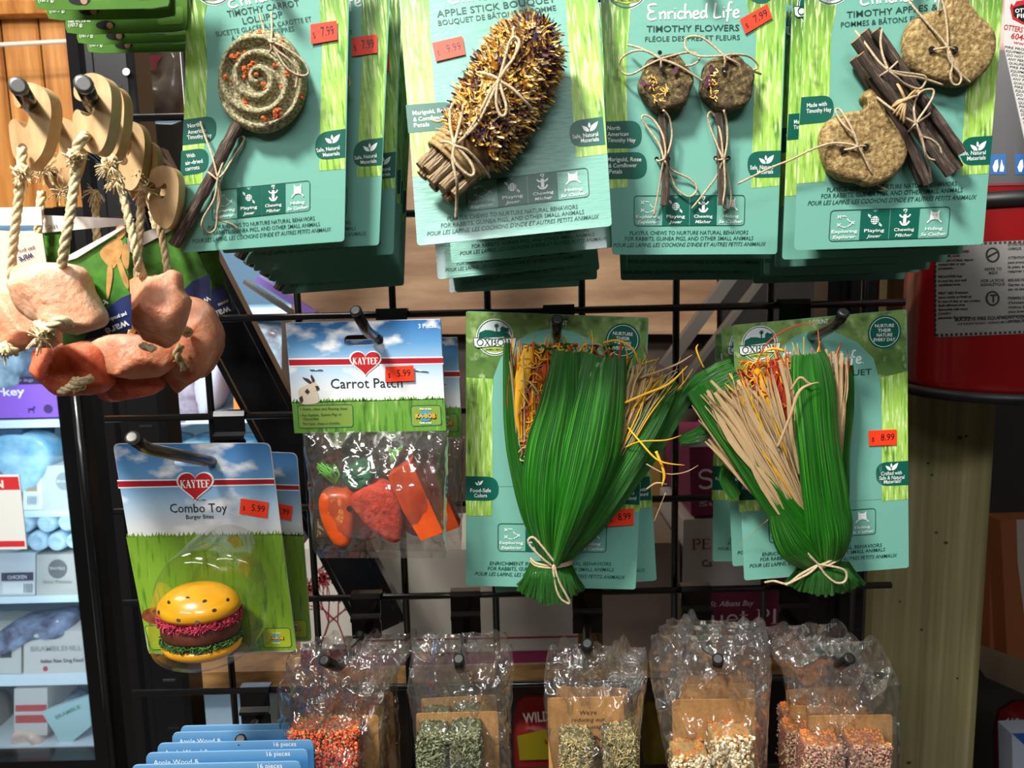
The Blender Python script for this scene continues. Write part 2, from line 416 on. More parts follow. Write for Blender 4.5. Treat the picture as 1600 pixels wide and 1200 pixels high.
# handwriting
HAND = {'E': (.75, [[(.6,1),(.3,1.02),(.12,.9),(.2,.6),(.45,.52),(.2,.48),(.08,.2),(.25,0),(.6,.08)]]), 'n': (.5, [[(.05,.5),(.1,.0)],[(.08,.3),(.28,.5),(.38,.35),(.4,0)]]),
 'r': (.38, [[(.05,.5),(.1,0)],[(.08,.3),(.2,.48),(.36,.45)]]), 'i': (.2, [[(.08,.45),(.1,0)],[(.1,.68),(.11,.72)]]), 'c': (.42, [[(.38,.42),(.2,.5),(.06,.25),(.18,.02),(.4,.08)]]),
 'h': (.5, [[(.1,1),(.06,.5),(.1,0)],[(.08,.28),(.28,.48),(.4,.3),(.42,0)]]), 'e': (.45, [[(.08,.22),(.36,.32),(.28,.5),(.1,.4),(.08,.12),(.22,0),(.42,.08)]]),
 'd': (.5, [[(.38,.4),(.2,.48),(.06,.22),(.18,.02),(.38,.2)],[(.42,1),(.38,.4),(.46,0)]]), 'L': (.55, [[(.15,1),(.1,.5),(.08,.05),(.3,.02),(.5,.08)]]),
 'f': (.42, [[(.42,.98),(.25,1),(.18,.7),(.16,.2),(.1,-.25)],[(.02,.45),(.38,.5)]]), ' ': (.3, []), '.': (.2, [[(.08,.0),(.1,.03)]])}
def hand(mb, F, txt, a, b, cap, h, m, wt=.11):
    mb.br.append(len(mb.v)); mb.use(m); W = sum(HAND[c][0] for c in txt); A, B = F.L(*a, h), F.L(*b, h); e = (B - A) / W
    u = Vector((-e.z, 0, e.x)).normalized() * cap * F.mm(*a); x = 0.0
    for c in txt:
        for st in HAND[c][1]: stroke(mb, [A + e * (x + p) + u * q for p, q in st], wt * u.length, k=4)
        x += HAND[c][0]
# ------------------------------------------------------------------ shared printing of the teal cards
E = 0.00013                                                       # thickness of one printed layer
def card_body(F, corners, parent, name='card', m=None, rad=0.002, thick=0.0007):
    mb = MB(m or TEAL); mb.prism(quad(F, corners, 0, rad), (0, thick, 0)); return mb.build(name, parent)
def pill(F, parent, pts, side, r=None, m=None):                    # badge with one rounded side; pts TL TR BR BL
    h = 2 * E; q = [F.L(x, y, h) for x, y in pts]; hgt = (q[0] - q[3]).length
    R = (r or 0.48) * hgt
    rr = [0, R, R, 0] if side == 'r' else [R, 0, 0, R] if side == 'l' else [R] * 4
    return MB(m or DTEAL).poly(rcorner(q, rr, 7)).build('badge', parent)
def sub(F, tl, tr, bl, h):
    o = F.L(*tl, h); a = F.L(*tr, h) - o; b = F.L(*bl, h) - o
    return lambda u, v, d=0.0: o + a * u + b * v - Vector((0, d, 0))
def leaf_logo(mb, F, cx, cy, s, slope, h, m=None):
    mb.br.append(len(mb.v)); mb.use(m or WHITE)
    def pt(a, b): return F.L(cx + s * (a + b * -slope * 0), cy + s * (b + a * slope), h)
    def lf(x0, y0, x1, y1, wd):
        n = 8; L1, L2 = [], []
        for i in range(n + 1):
            t = i / n; x = x0 + (x1 - x0) * t; y = y0 + (y1 - y0) * t; q = wd * sin(pi * t ** 0.8)
            dx, dy = (x1 - x0), (y1 - y0); l = sqrt(dx * dx + dy * dy); L1.append(pt(x - dy / l * q, y + dx / l * q)); L2.append(pt(x + dy / l * q, y - dx / l * q))
        mb.poly(L1 + L2[::-1][1:-1])
    lf(-.05, .45, -.85, -.25, .22); lf(.05, .45, .95, -.6, .28); lf(0, .05, -.05, -.6, .14)
def icon_panel(F, tl, tr, bl, parent, h=2 * E, active=(1, 2)):
    Q = sub(F, tl, tr, bl, h); mb = MB(INK); w_ = (Q(1, 0) - Q(0, 0)).length; 
    asp = (Q(0, 1) - Q(0, 0)).length / w_                          # height over width
    def ln(pts, m, w=0.006, k=1, d=E): mb.use(m); stroke(mb, [Q(u, v, d) for u, v in pts], w * w_, k=k)
    ro = rcorner([Q(0, 0), Q(1, 0), Q(1, 1), Q(0, 1)], w_ * .035); ro.append(ro[0])
    mb.use(INK); stroke(mb, ro, w_ * .006)
    mb.use(DTEAL)
    for i in active:
        a, b = i / 4, (i + 1) / 4
        mb.poly([Q(a + .003, 0), Q(a + .09, 0), Q(a + .125, .1), Q(a + .16, 0), Q(b - .003, 0), Q(b - .003, 1), Q(a + .003, 1)])
    # exploring: crosses and a dashed path
    for cx, cy in ((.075, .22), (.075, .48), (.19, .42)):
        ln([(cx - .014, cy - .045), (cx + .014, cy + .045)], WHITE, .007); ln([(cx - .014, cy + .045), (cx + .014, cy - .045)], WHITE, .007)
    for pa in ([(.095, .2), (.12, .19), (.135, .22)], [(.142, .27), (.15, .33), (.17, .39)], [(.095, .52), (.115, .56), (.135, .55)], [(.145, .54), (.165, .5), (.18, .46)]): ln(pa, WHITE, .006)
    # playing: wicker ball
    c = (.375, .36); mb.use(WHITE)
    mb.poly([Q(c[0] + .034 * cos(t), c[1] + .034 / asp * sin(t), E) for t in [2 * pi * i / 20 for i in range(20)]])
    mb.use(DTEAL)
    for q in (-.016, 0, .016):
        stroke(mb, [Q(c[0] + q * 1.0, c[1] - .03 / asp, 2 * E), Q(c[0] + q * 1.5, c[1], 2 * E), Q(c[0] + q, c[1] + .03 / asp, 2 * E)], .003 * w_)
        stroke(mb, [Q(c[0] - .034, c[1] + q / asp, 2 * E), Q(c[0] + .034, c[1] + q / asp, 2 * E)], .003 * w_)
    for sx in (-1, 1):
        for o_ in (0, .03): ln([(c[0] + sx * (.035 + .0), c[1] + sx * (.08 + o_ * 2)), (c[0] + sx * .06, c[1] + sx * (.17 + o_ * 1.2))], WHITE, .006)
    # chewing: anchor shaped toy
    c = 0.625
    ln([(c - .01, .1), (c - .013, .05), (c, .03), (c + .013, .05), (c + .008, .1), (c, .16)], WHITE, .006, 3)
    ln([(c - .045, .2), (c - .03, .27), (c, .29), (c + .03, .27), (c + .045, .2)], WHITE, .012, 3)
    ln([(c, .2), (c, .5)], WHITE, .026); ln([(c - .04, .42), (c - .02, .52), (c, .54), (c + .02, .52), (c + .04, .42)], WHITE, .014, 3)
    # hiding: small animal behind a hill
    c = .875
    mb.use(WHITE); mb.poly([Q(c - .04, .38, E), Q(c - .036, .2, E), Q(c - .04, .08, E), Q(c - .018, .16, E), Q(c + .018, .16, E), Q(c + .04, .08, E), Q(c + .036, .2, E), Q(c + .04, .38, E), Q(c, .34, E)])
    mb.use(TEAL)
    for sx in (-1, 1): mb.poly([Q(c + sx * .015 + .005 * cos(t), .24 + .015 * sin(t), 2 * E) for t in [0, 1, 2, 3, 4, 5]])
    ln([(c - .06, .5), (c - .035, .4), (c, .37), (c + .035, .4), (c + .06, .5)], WHITE, .01, 3)
    for i, (a_, b_) in enumerate((('Exploring', 'Explorer'), ('Playing', 'Jouer'), ('Chewing', 'Mâcher'), ('Hiding', 'Se Cacher'))):
        for t_, v_, sh in ((a_, .74, 0), (b_, .92, .25)):
            vs, fs = glyphs(t_, .008, sh); wd = .024 * len(t_); x0 = (i + .5) / 4 - wd / 2; ht = .105
            mb.use(WHITE); mb.add([Q(x0 + x * wd, v_ - y * ht, E * 1.5) for x, y in vs], fs)
    return mb.build('icon_panel', parent)
def sticker(F, q, price, parent, h=0.0011, drop=0.0, ta=None):
    """fluorescent price sticker; q = TL TR BR BL"""
    mb = MB(STICKER); mb.prism([F.L(x, y, h) for x, y in q], (0, .00015, 0)); o = mb.build('price_sticker', parent)
    tb = MB(BLACKINK); c = [sum(a[0] for a in q) / 4, sum(a[1] for a in q) / 4]
    tl, tr, br, bl = q; 
    def u(a, b): return (tl[0] + (tr[0] - tl[0]) * a + (bl[0] - tl[0]) * b, tl[1] + (tr[1] - tl[1]) * a + (bl[1] - tl[1]) * b)
    hg = sqrt((bl[0] - tl[0]) ** 2 + (bl[1] - tl[1]) ** 2)
    text(tb, F, price, u(.42, .68), u(.9, .68), hg * .46, h + E, BLACKINK, bold=.006)
    text(tb, F, '$', u(.1, .72), u(.19, .72), hg * .3, h + E, BLACKINK, bold=0.0)
    tb.build('price', o); return o
def oval_logo(mb, F, cx, cy, s, slope, h):
    """round farm emblem with a name banner, s = radius in pixels"""
    def D(r, hh, ax=0, ay=0): return disc(F, cx + ax, cy + ay, r, hh, 32)
    def p(a, b, d=0): return F.L(cx + s * a, cy + s * (b + a * slope), h + d)
    mb.use(WHITE); mb.poly(D(s, h)); mb.use(DTEAL)
    k = F.mm(cx, cy) * s; c = F.L(cx, cy, h + E)
    stroke(mb, [c + Vector((cos(t) * k * .93, 0, sin(t) * k * .93)) for t in [2 * pi * i / 32 for i in range(33)]], k * .05)
    mb.use(mat('pale_sky_ink', '#cfd8da', .5)); mb.poly([p(cos(t) * .88, -sin(t) * .88, E) for t in [pi * i / 16 for i in range(17)]])
    mb.use(DTEAL); mb.poly([p(x, y, 2 * E) for x, y in [(-.87, .02), (-.84, -.25), (-.5, -.4), (-.2, -.38), (.1, -.3), (.4, -.32), (.7, -.25), (.88, -.02), (.6, .0), (0, .05)]])
    mb.poly([p(x, y, 2 * E) for x, y in [(.3, -.32), (.3, -.5), (.42, -.6), (.55, -.52), (.75, -.5), (.75, -.28)]])
    stroke(mb, [p(.1, -.3, 2 * E), p(.1, -.62, 2 * E)], k * .07)
    for t in (0, pi / 4, pi / 2, 3 * pi / 4): stroke(mb, [p(.1 + .13 * cos(t), -.62 + .13 * sin(t), 2 * E), p(.1 - .13 * cos(t), -.62 - .13 * sin(t), 2 * E)], k * .05)
    mb.use(mat('field_green_ink', '#5f9a4d', .5))
    mb.poly([p(x, y, 2 * E) for x, y in [(-.88, .03), (0, .06), (.88, -.01), (.88, .12), (0, .2), (-.86, .2)]])
    mb.use(WHITE)
    for i in range(7): stroke(mb, [p(.5 - i * .06, -.02 + i * .01, 3 * E), p(.1 - i * .2, .08 + i * .0, 3 * E), p(-.2 - i * .13, .2, 3 * E)], k * .035, k=3)
    mb.use(mat('lime_ink', '#a9bd4a', .5)); mb.poly([p(x, y, 2 * E) for x, y in [(-.7, .55), (0, .5), (.7, .55), (.5, .72), (0, .82), (-.5, .72)]])
    mb.use(WHITE); mb.poly([p(x, y, 3 * E) for x, y in [(-1.15, .02), (0, .1), (1.15, .02), (1.1, .45), (.95, .56), (0, .48), (-.95, .56), (-1.1, .45)]])
    mb.use(INK); ol = [p(x, y, 4 * E) for x, y in [(-1.15, .02), (0, .1), (1.15, .02), (1.1, .45), (.95, .56), (0, .48), (-.95, .56), (-1.1, .45), (-1.15, .02)]]; stroke(mb, ol, k * .035)
    serif(mb, F, 'OXBOW', (cx - s * .98, cy + s * (.45 - slope)), (cx + s * 1.02, cy + s * (.45 + slope)), s * .36, h + 5 * E, INK)
    text(mb, F, 'ANIMAL HEALTH', (cx - s * .5, cy + s * (.71 - .5 * slope)), (cx + s * .5, cy + s * (.71 + .5 * slope)), s * .11, h + 4 * E, INK, bold=.006)
def bottom_lines(mb, F, rows, h=2 * E):
    for t, a, b, cap, sh in rows: text(mb, F, t, a, b, cap, h, INK, bold=.004, shear=sh)
PLAY = 'PLAYFUL CHEWS TO NURTURE NATURAL BEHAVIORS'; FORR = 'FOR RABBITS, GUINEA PIGS, AND OTHER SMALL ANIMALS'; POUR = "POUR LES LAPINS, LES COCHONS D'INDE ET AUTRES PETITS ANIMAUX"

# ------------------------------------------------------------------ small shapes
HAY = mat('pressed_hay', '#6f6040', 0.95, cols=[(.3, '#5a4728'), (.5, '#94794a'), (.72, '#c6b07c')], nscale=420, bump=1.0, bscale=500)
HAYG = mat('green_pressed_hay', '#6a6546', 0.95, cols=[(.34, '#544f34'), (.5, '#938b68'), (.64, '#cfc7a0')], nscale=700, bump=1.0, bscale=900)
HAYD = mat('dark_pressed_hay', '#5a4c36', 0.95, cols=[(.3, '#2c2318'), (.5, '#5c4c30'), (.72, '#94814f')], nscale=450, bump=1.0, bscale=500)
CARROT = mat('dried_carrot', '#a84420', 0.85, col2='#cf6a2c', nscale=300)
BARK = mat('apple_bark', '#3c2f2a', 0.85, cols=[(.36, '#2a201c'), (.52, '#54443b'), (.66, '#94826f')], nscale=3, stretch=(9, 1.6, 1), uv=True, bump=1.0, bscale=5, bstretch=(9, 2, 1))
BARKL = mat('pale_apple_bark', '#6b543c', 0.85, cols=[(.38, '#33261a'), (.5, '#7f6748'), (.62, '#d8c098')], nscale=3, stretch=(7, 1.4, 1), uv=True, bump=1.0, bscale=5, bstretch=(8, 2, 1))
CUT = mat('cut_wood_end', '#9b6a42', 0.8, col2='#c08a5a', nscale=400)
RAFFIA = mat('natural_raffia', '#cfb284', 0.75, col2='#b08c58', nscale=2, stretch=(18, 3, 1), uv=True)
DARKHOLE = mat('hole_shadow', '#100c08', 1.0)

def slab(F, outline, h0, h1, fn=None, bev=.25, shr=(1, .96, .86, .7, .5, .3, .14), m=None, mb=None, center=None, hp=None, back=True):
    """a thick soft-edged tablet: outline in pixels, from height h0 to h1"""
    mb = mb or MB(m or HAY); q = [F.L(x, y, h0 if hp is None else hp) for x, y in outline]; n = len(q)
    for v in q: v.y = -h0
    c = sum(q, Vector()) / n if center is None else F.L(*center, h0); d = h1 - h0
    rows = [[p.copy() for p in q]]
    hh = [d * .25, d * .62]
    rows = [[c + (p - c) * .95 for p in q], [c + (p - c) * .995 - Vector((0, d * .2, 0)) for p in q], [c + (p - c) * 1.0 - Vector((0, d * .5, 0)) for p in q]]
    for i, s_ in enumerate(shr[1:]):
        top = d * (.82 if i == 0 else .96 if i == 1 else 1.0)
        r = []
        for p in q:
            v = c + (p - c) * s_; r.append(v - Vector((0, top + (fn(v) if fn else 0), 0)))
        rows.append(r)
    mb.rings(rows, c - Vector((0, d + (fn(c) if fn else 0), 0)), back=back); return mb
def stick(mb, pts, r, seed=0, n=9, k=3, bark=None, cut=None, wob=.06):
    rnd = random.Random(seed); p = catmull([Vector(q) for q in pts], k)
    R = [r * (1 + rnd.uniform(-wob, wob)) for _ in p]
    mb.use(bark or BARK); mb.tube(p, R, n, cap=False, rnd=.07, vsc=20)
    mb.use(cut or CUT)
    for e, d in ((p[0], p[0] - p[1]), (p[-1], p[-1] - p[-2])):
        d = d.normalized(); a = d.orthogonal().normalized(); b = d.cross(a)
        mb.poly([e + d * 0.0002 + (a * cos(t) + b * sin(t)) * r * .93 for t in [2 * pi * i / n for i in range(n)]])
def twine(F, paths, parent, r=.0006, h=.003, name='twine', m=None, k=5):
    mb = MB(m or TWINE)
    for pa in paths: mb.tube(F.path(pa, h), r, 6, k=k)
    return mb.build(name, parent)
def stack(root, F, lp, items, label, group=None, skip=()):
    for i, it in enumerate(items):
        px, py, y, roll, yaw = it[:5]; lab = it[5] if len(it) > 5 else None
        dup(root, F.at(lp, px, py, y, roll, yaw), lab or label % ORD[i + 1], group, skip)
ORD = ['front', 'second from the front', 'third from the front', 'fourth from the front', 'fifth from the front', 'sixth from the front', 'seventh from the front', 'eighth and hindmost']
# ================================================================== 1. carrot lollipop cards
F = Frame((294, -70), (547, -90), (282, 395), .42, .425, .425)
R1 = thing('chew_toy_card', 'teal card with a spiral hay lollipop on a stick, front of the leftmost top hook', 'pet toy', mtx=F.m, group='carrot lollipop cards on one hook')
card_body(F, [(294, -70), (547, -90), (538, 377), (283, 395)], R1)
MB(GRASS).poly(quad(F, [(292, -60), (325, -62), (325, 0), (318, 30), (322, 60), (324, 100), (322, 180), (316, 287), (283, 290), (289, 140)], E)).build('grass_picture', R1)
MB(GRASS).poly(quad(F, [(500, -30), (545, -80), (541, 110), (539, 264), (499, 267), (501, 140), (504, 60), (500, 20)], E)).build('grass_picture', R1)
pill(F, R1, [(287, 187), (338, 180), (337, 221), (285, 227)], 'r'); pill(F, R1, [(283, 236), (326, 230), (325, 269), (282, 275)], 'r')
pill(F, R1, [(493, 208), (540, 201), (539, 246), (492, 251)], 'l'); mb = MB(WHITE)
for t, a, b in (('North', (294, 200), (313, 197)), ('American', (294, 210), (322, 206)), ('Timothy Hay', (293, 218), (331, 214)), ('With', (292, 247), (305, 245)), ('air-dried', (290, 258), (317, 254)), ('carrots', (290, 267), (312, 264))):
    text(mb, F, t, a, b, 6.5, 3 * E, WHITE, bold=.006)
for t, a, b in (('Safe, Natural', (495, 238), (531, 233)), ('Materials', (505, 245), (531, 242))): text(mb, F, t, a, b, 6, 3 * E, WHITE, bold=.006)
leaf_logo(mb, F, 519, 218, 13, -.08, 3 * E); mb.build('badge_lettering', R1)
mb = MB(INK)
text(mb, F, 'TIMOTHY CARROT', (356, 27), (468, 9), 10, 2 * E, INK, bold=.006)
text(mb, F, 'LOLLIPOP', (380, 38), (442, 27), 10, 2 * E, INK, bold=.006)
text(mb, F, 'SUCETTE GLACÉE À LA CAROTTE ET', (338, 57), (487, 33), 7.5, 2 * E, INK, bold=.003)
text(mb, F, 'À LA FLÉOLE DES PRÉS', (362, 64), (460, 48), 7.5, 2 * E, INK, bold=.003)
bottom_lines(mb, F, [(PLAY, (325, 359), (492, 344), 6.5, .1), (FORR, (318, 368), (500, 353), 6.5, .1), (POUR, (301, 380), (518, 361), 6.5, .3)])
hand(mb, F, 'Enriched Life', (357, 13), (500, -15), 22, 2 * E, WHITE, wt=.13)
mb.build('lettering', R1)
mb = MB(WHITE); oval_logo(mb, F, 332, -25, 32, -.08, E); mb.build('logo', R1)
icon_panel(F, (331, 298), (484, 282), (332, 345), R1)
sticker(F, [(485, 38), (526, 32), (527, 62), (486, 69)], '7.99', R1)
# the lollipop: a spiral disc of pressed hay with carrot bits
lc = F.L(411, 130, 0); LR = F.mm(411, 130) * 70
def spiral(v):
    dx, dz = v.x - lc.x, v.z - lc.z; r = sqrt(dx * dx + dz * dz) / LR; a = math.atan2(dz, dx)
    g = cos(2 * pi * (r * 3.1) + a + .6)
    return (g * .0026 if r < .99 else 0) - .002 * max(0, r - .8) + nz(v, 700) * .0004
q = [(411 + 68 * cos(t) * (1 + .02 * sin(3 * t)) + 2, 130 + 80 * sin(t)) for t in [2 * pi * i / 96 for i in range(96)]]
q = [(x, y) for x, y in q]
sh = (1, .97, .93, .89, .85, .81, .77, .73, .69, .65, .61, .57, .53, .49, .45, .41, .37, .33, .29, .25, .21, .17, .13, .09, .05)
mb = slab(F, q, .001, .0105, spiral, shr=sh, m=HAYG)
lol = mb.build('hay_lollipop', R1)
mb = MB(CARROT)
def chip(x, y, s, h, seed):
    rn = random.Random(seed); c = F.L(x, y, h); k = F.mm(x, y) * s; pts = []
    up = Vector((rn.uniform(-.4, .4), -1, rn.uniform(-.4, .4))).normalized()
    n = 6; base = [c + Vector((cos(t) * k * rn.uniform(.6, 1.2), rn.uniform(-.0005, .0005), sin(t) * k * rn.uniform(.6, 1.2))) for t in [2 * pi * i / n for i in range(n)]]
    mb.add(base + [c + up * k * .5], [[i, (i + 1) % n, n] for i in range(n)], False)
rn = random.Random(3)
for cx, cy, n_, sp in ((374, 97, 16, 10), (384, 112, 18, 9), (368, 125, 8, 8), (356, 88, 5, 6), (350, 122, 7, 5), (395, 98, 6, 6), (430, 102, 5, 4), (447, 116, 4, 4), (444, 133, 6, 5), (381, 162, 7, 6), (432, 175, 14, 10), (415, 192, 6, 6), (438, 68, 5, 5), (404, 53, 4, 5), (398, 117, 3, 3), (412, 132, 4, 6), (470, 150, 3, 4)):
    for i in range(n_):
        x, y = cx + rn.gauss(0, sp * .45), cy + rn.gauss(0, sp * .6); v = F.L(x, y, 0)
        chip(x, y, rn.uniform(2.2, 4.6), .0108 + spiral(v), rn.random())
o = mb.build('carrot_chips', lol); o['kind'] = 'stuff'
mb = MB(BARK); stick(mb, F.path([(388, 172, .003), (372, 196, .005), (353, 230, .006), (335, 268, .006), (312, 310, .006), (290, 350, .006), (272, 383, .006)], 0), F.mm(320, 290) * 9.5, 5, n=12, k=4, wob=.08)
mb.build('stick', R1)
twine(F, [[(406, 22, .004), (412, 45, .006), (422, 62, .012), (424, 68, .014)], [(424, 18, .004), (425, 40, .007), (424, 66, .014)], [(424, 66, .0145), (440, 72, .0145), (470, 92, .013), (482, 110, .012), (477, 118, .012), (462, 116, .013), (446, 104, .0145), (430, 78, .0145), (424, 67, .0145)],
 [(424, 66, .015), (432, 78, .0148), (450, 92, .0145), (465, 110, .0125), (464, 125, .012), (462, 137, .0115)], [(423, 67, .015), (424, 78, .0145), (420, 82, .011)], [(419, 62, .0145), (424, 66, .016), (429, 66, .0145)],
 ], R1, .00058)
twine(F, [[(313, 190, .002), (320, 212, .004), (332, 245, .009), (340, 277, .0105)], [(340, 277, .011), (350, 250, .007), (362, 222, .004), (370, 214, .003), (381, 214, .003), (379, 224, .003), (365, 245, .005), (350, 270, .009), (340, 279, .011)],
 [(325, 269, .009), (334, 276, .011), (342, 282, .0105), (345, 272, .006)], [(340, 278, .011), (335, 310, .012), (318, 340, .012), (316, 355, .010), (326, 364, .004), (337, 357, .003), (340, 330, .005), (342, 300, .009), (341, 279, .0105)],
 [(341, 279, .0105), (344, 310, .009), (340, 335, .006), (347, 345, .004), (362, 350, .003), (371, 357, .002)]], R1, .00058)
lp = F.L(538, 377)
stack(R1, F, lp, [(592, 383, .449, 1, 0), (615, 397, .469, 0, 0), (619, 404, .487, -1, 0), (623, 413, .505, 0, 0), (626, 424, .525, 0, 0), (629, 434, .545, 1, 0), (631, 446, .565, 0, 0)],
      'teal carrot lollipop card on the leftmost top hook, %s', 'carrot lollipop cards on one hook')

# ================================================================== 2. apple stick bouquet cards
F = Frame((621, -60), (929, -88), (652, 384), .438, .440, .398)
R2 = thing('chew_toy_card', 'glossy teal card with a yellow petal roll over apple sticks, front of its hook', 'pet toy', mtx=F.m, group='apple stick bouquet cards on one hook')
card_body(F, [(621, -60), (929, -88), (956, 353), (652, 384)], R2, m=mat('glossy_teal_print', '#70a899', .36, bump=.5, bscale=240, bstretch=(.4, 1, 2), coat=.45))
GRASS2 = GRASS
MB(GRASS).poly(quad(F, [(621, -50), (668, -56), (670, 0), (672, 60), (678, 130), (686, 270), (646, 277), (631, 100)], E)).build('grass_picture', R2)
MB(GRASS).poly(quad(F, [(880, -84), (927, -86), (936, 60), (949, 240), (900, 246), (893, 150), (884, 0)], E)).build('grass_picture', R2)
pill(F, R2, [(634, 164), (711, 158), (714, 201), (638, 208)], 'r'); pill(F, R2, [(888, 190), (942, 182), (946, 226), (892, 231)], 'l'); mb = MB(WHITE)
for t, a, b in (('Marigold, Rose', (645, 180), (702, 174)), ('& Cornflower', (646, 190), (696, 185)), ('Petals', (647, 199), (671, 197)), ('Safe, Natural', (895, 217), (935, 212)), ('Materials', (908, 223), (936, 220))):
    text(mb, F, t, a, b, 7, 3 * E, WHITE, bold=.006)
leaf_logo(mb, F, 921, 199, 14, -.08, 3 * E); mb.build('badge_lettering', R2)
mb = MB(INK)
text(mb, F, 'APPLE STICK BOUQUET', (683, 27), (868, 3), 11.5, 2 * E, INK, bold=.006)
text(mb, F, 'BOUQUET DE BÂTONS DE POMME', (685, 40), (869, 16), 9, 2 * E, INK, bold=.003)
hand(mb, F, 'Enriched Life', (700, 6), (860, -14), 25, 2 * E, WHITE, wt=.13)
bottom_lines(mb, F, [(PLAY, (699, 345), (903, 326), 7, .1), (FORR, (689, 356), (913, 334), 7, .1), (POUR, (667, 369), (937, 341), 7, .3)])
mb.build('lettering', R2)
mb = MB(WHITE); oval_logo(mb, F, 655, -35, 34, -.08, E); mb.build('logo', R2)
icon_panel(F, (728, 285), (918, 262), (730, 330), R2)
sticker(F, [(675, 67), (722, 56), (727, 85), (681, 96)], '9.99', R2)
# roll: core, petals, rope, sticks
ax0, ax1 = F.L(728, 252, .018), F.L(848, 40, .02); axd = (ax1 - ax0).normalized(); K = F.mm(780, 160)
side = axd.cross(Vector((0, -1, 0))).normalized(); upv = side.cross(axd).normalized()
if upv.y > 0: upv = -upv
CORE = mat('rolled_petal_core', '#6b4a1e', .95, col2='#3a2a1a', nscale=200)
roll = MB(CORE); RR = [K * 34, K * 45, K * 50, K * 52, K * 53, K * 53, K * 51, K * 43, K * 18]
cp = [ax0.lerp(ax1, i / 8) for i in range(9)]
roll.tube(cp, RR, 16, k=3, flat=.0 + 1); roll_o = roll.build('petal_roll', R2)
PET = [mat('marigold_petal', '#e6b04a', .7, col2='#f7dc90', nscale=200), mat('amber_petal', '#d89428', .7, col2='#f0ba4c', nscale=200), mat('straw_petal', '#ead6a4', .75, col2='#c8a468', nscale=200),
       mat('cornflower_petal', '#2c2348', .7), mat('rose_petal', '#4a1c2e', .7), mat('dry_brown_petal', '#6e4a26', .8)]
mb = MB(*PET); rn = random.Random(11); back = random.Random(5)
for i in range(3000):
    t = .07 + .93 * rn.random(); an = rn.uniform(-2.0, 2.0); f = t * 8; j = min(int(f), 7); r = RR[j] + (RR[j + 1] - RR[j]) * (f - j)
    c = ax0.lerp(ax1, t) + (side * sin(an) + upv * cos(an)) * (r * rn.uniform(.9, 1.12))
    patch = nz(c, 130, 2)
    wts = (5, 5, 6, 1, 1, 2) if patch < .12 else (1.5, 1.5, 2, 4 if patch < .3 else 1, 5, 2)
    m_ = rn.choices(range(6), wts)[0]
    o_ = (side * sin(an) + upv * cos(an)); T = Vector((rn.gauss(0, 1), rn.gauss(0, 1), rn.gauss(0, 1))); T = (T - o_ * T.dot(o_) * .85).normalized(); W = T.cross(o_).normalized()
    ln_ = K * rn.uniform(6, 20); wd = K * rn.uniform(0.6, 2.4); cu = rn.uniform(.3, 1.5) * ln_
    pts = []
    for s_ in range(5):
        u = s_ / 4; ctr = c + T * ln_ * (u - .5) + o_ * cu * (4 * (u - .5) ** 2 * .6); ww = wd * (.35 + sin(pi * min(u + .15, 1)) * .8)
        pts += [ctr - W * ww, ctr + W * ww + o_ * wd * .3]
    mb.add(pts, [[2 * a, 2 * a + 1, 2 * a + 3, 2 * a + 2] for a in range(4)], True, mi=m_)
o = mb.build('petals', roll_o); o['kind'] = 'stuff'
mb = MB(BARKL); sl = F.L(757, 215, .018); a_dir = (F.L(672, 285, .012) - F.L(722, 238, .012)).normalized()
sd = a_dir.cross(Vector((0, -1, 0))).normalized(); uu = sd.cross(a_dir).normalized(); uu = -uu if uu.y > 0 else uu
base = F.L(738, 232, .017); k_ = 0
for (sx, sy) in ((-32, 4), (-17, 12), (0, 14), (17, 12), (32, 4), (-25, -8), (-8, -4), (9, -4), (25, -8), (-15, -17), (3, -18), (18, -17)):
    b0 = base + sd * K * sx + uu * K * sy * .9; L_ = K * (74 + (k_ * 37 % 11) - abs(sx) * .1)
    sb = MB(BARKL); stick(sb, [b0, b0 + a_dir * L_ * .5 + sd * K * random.uniform(-1, 1), b0 + a_dir * L_], K * 9.2, 20 + k_, n=10, bark=BARKL)
    sb.build('apple_stick', R2); k_ += 1
mb = MB(JUTE)
for t in range(6):
    c = F.L(735 - t * 6.2, 228 + t * 5.4, .017); rx = K * (46 - t * .8); ry = K * 31
    mb.tube([c + sd * sin(a) * rx + uu * cos(a) * ry for a in [2 * pi * i / 28 for i in range(28)]], K * 4.6, 6, closed=True)
mb.build('jute_wrap', R2)
HB = .036
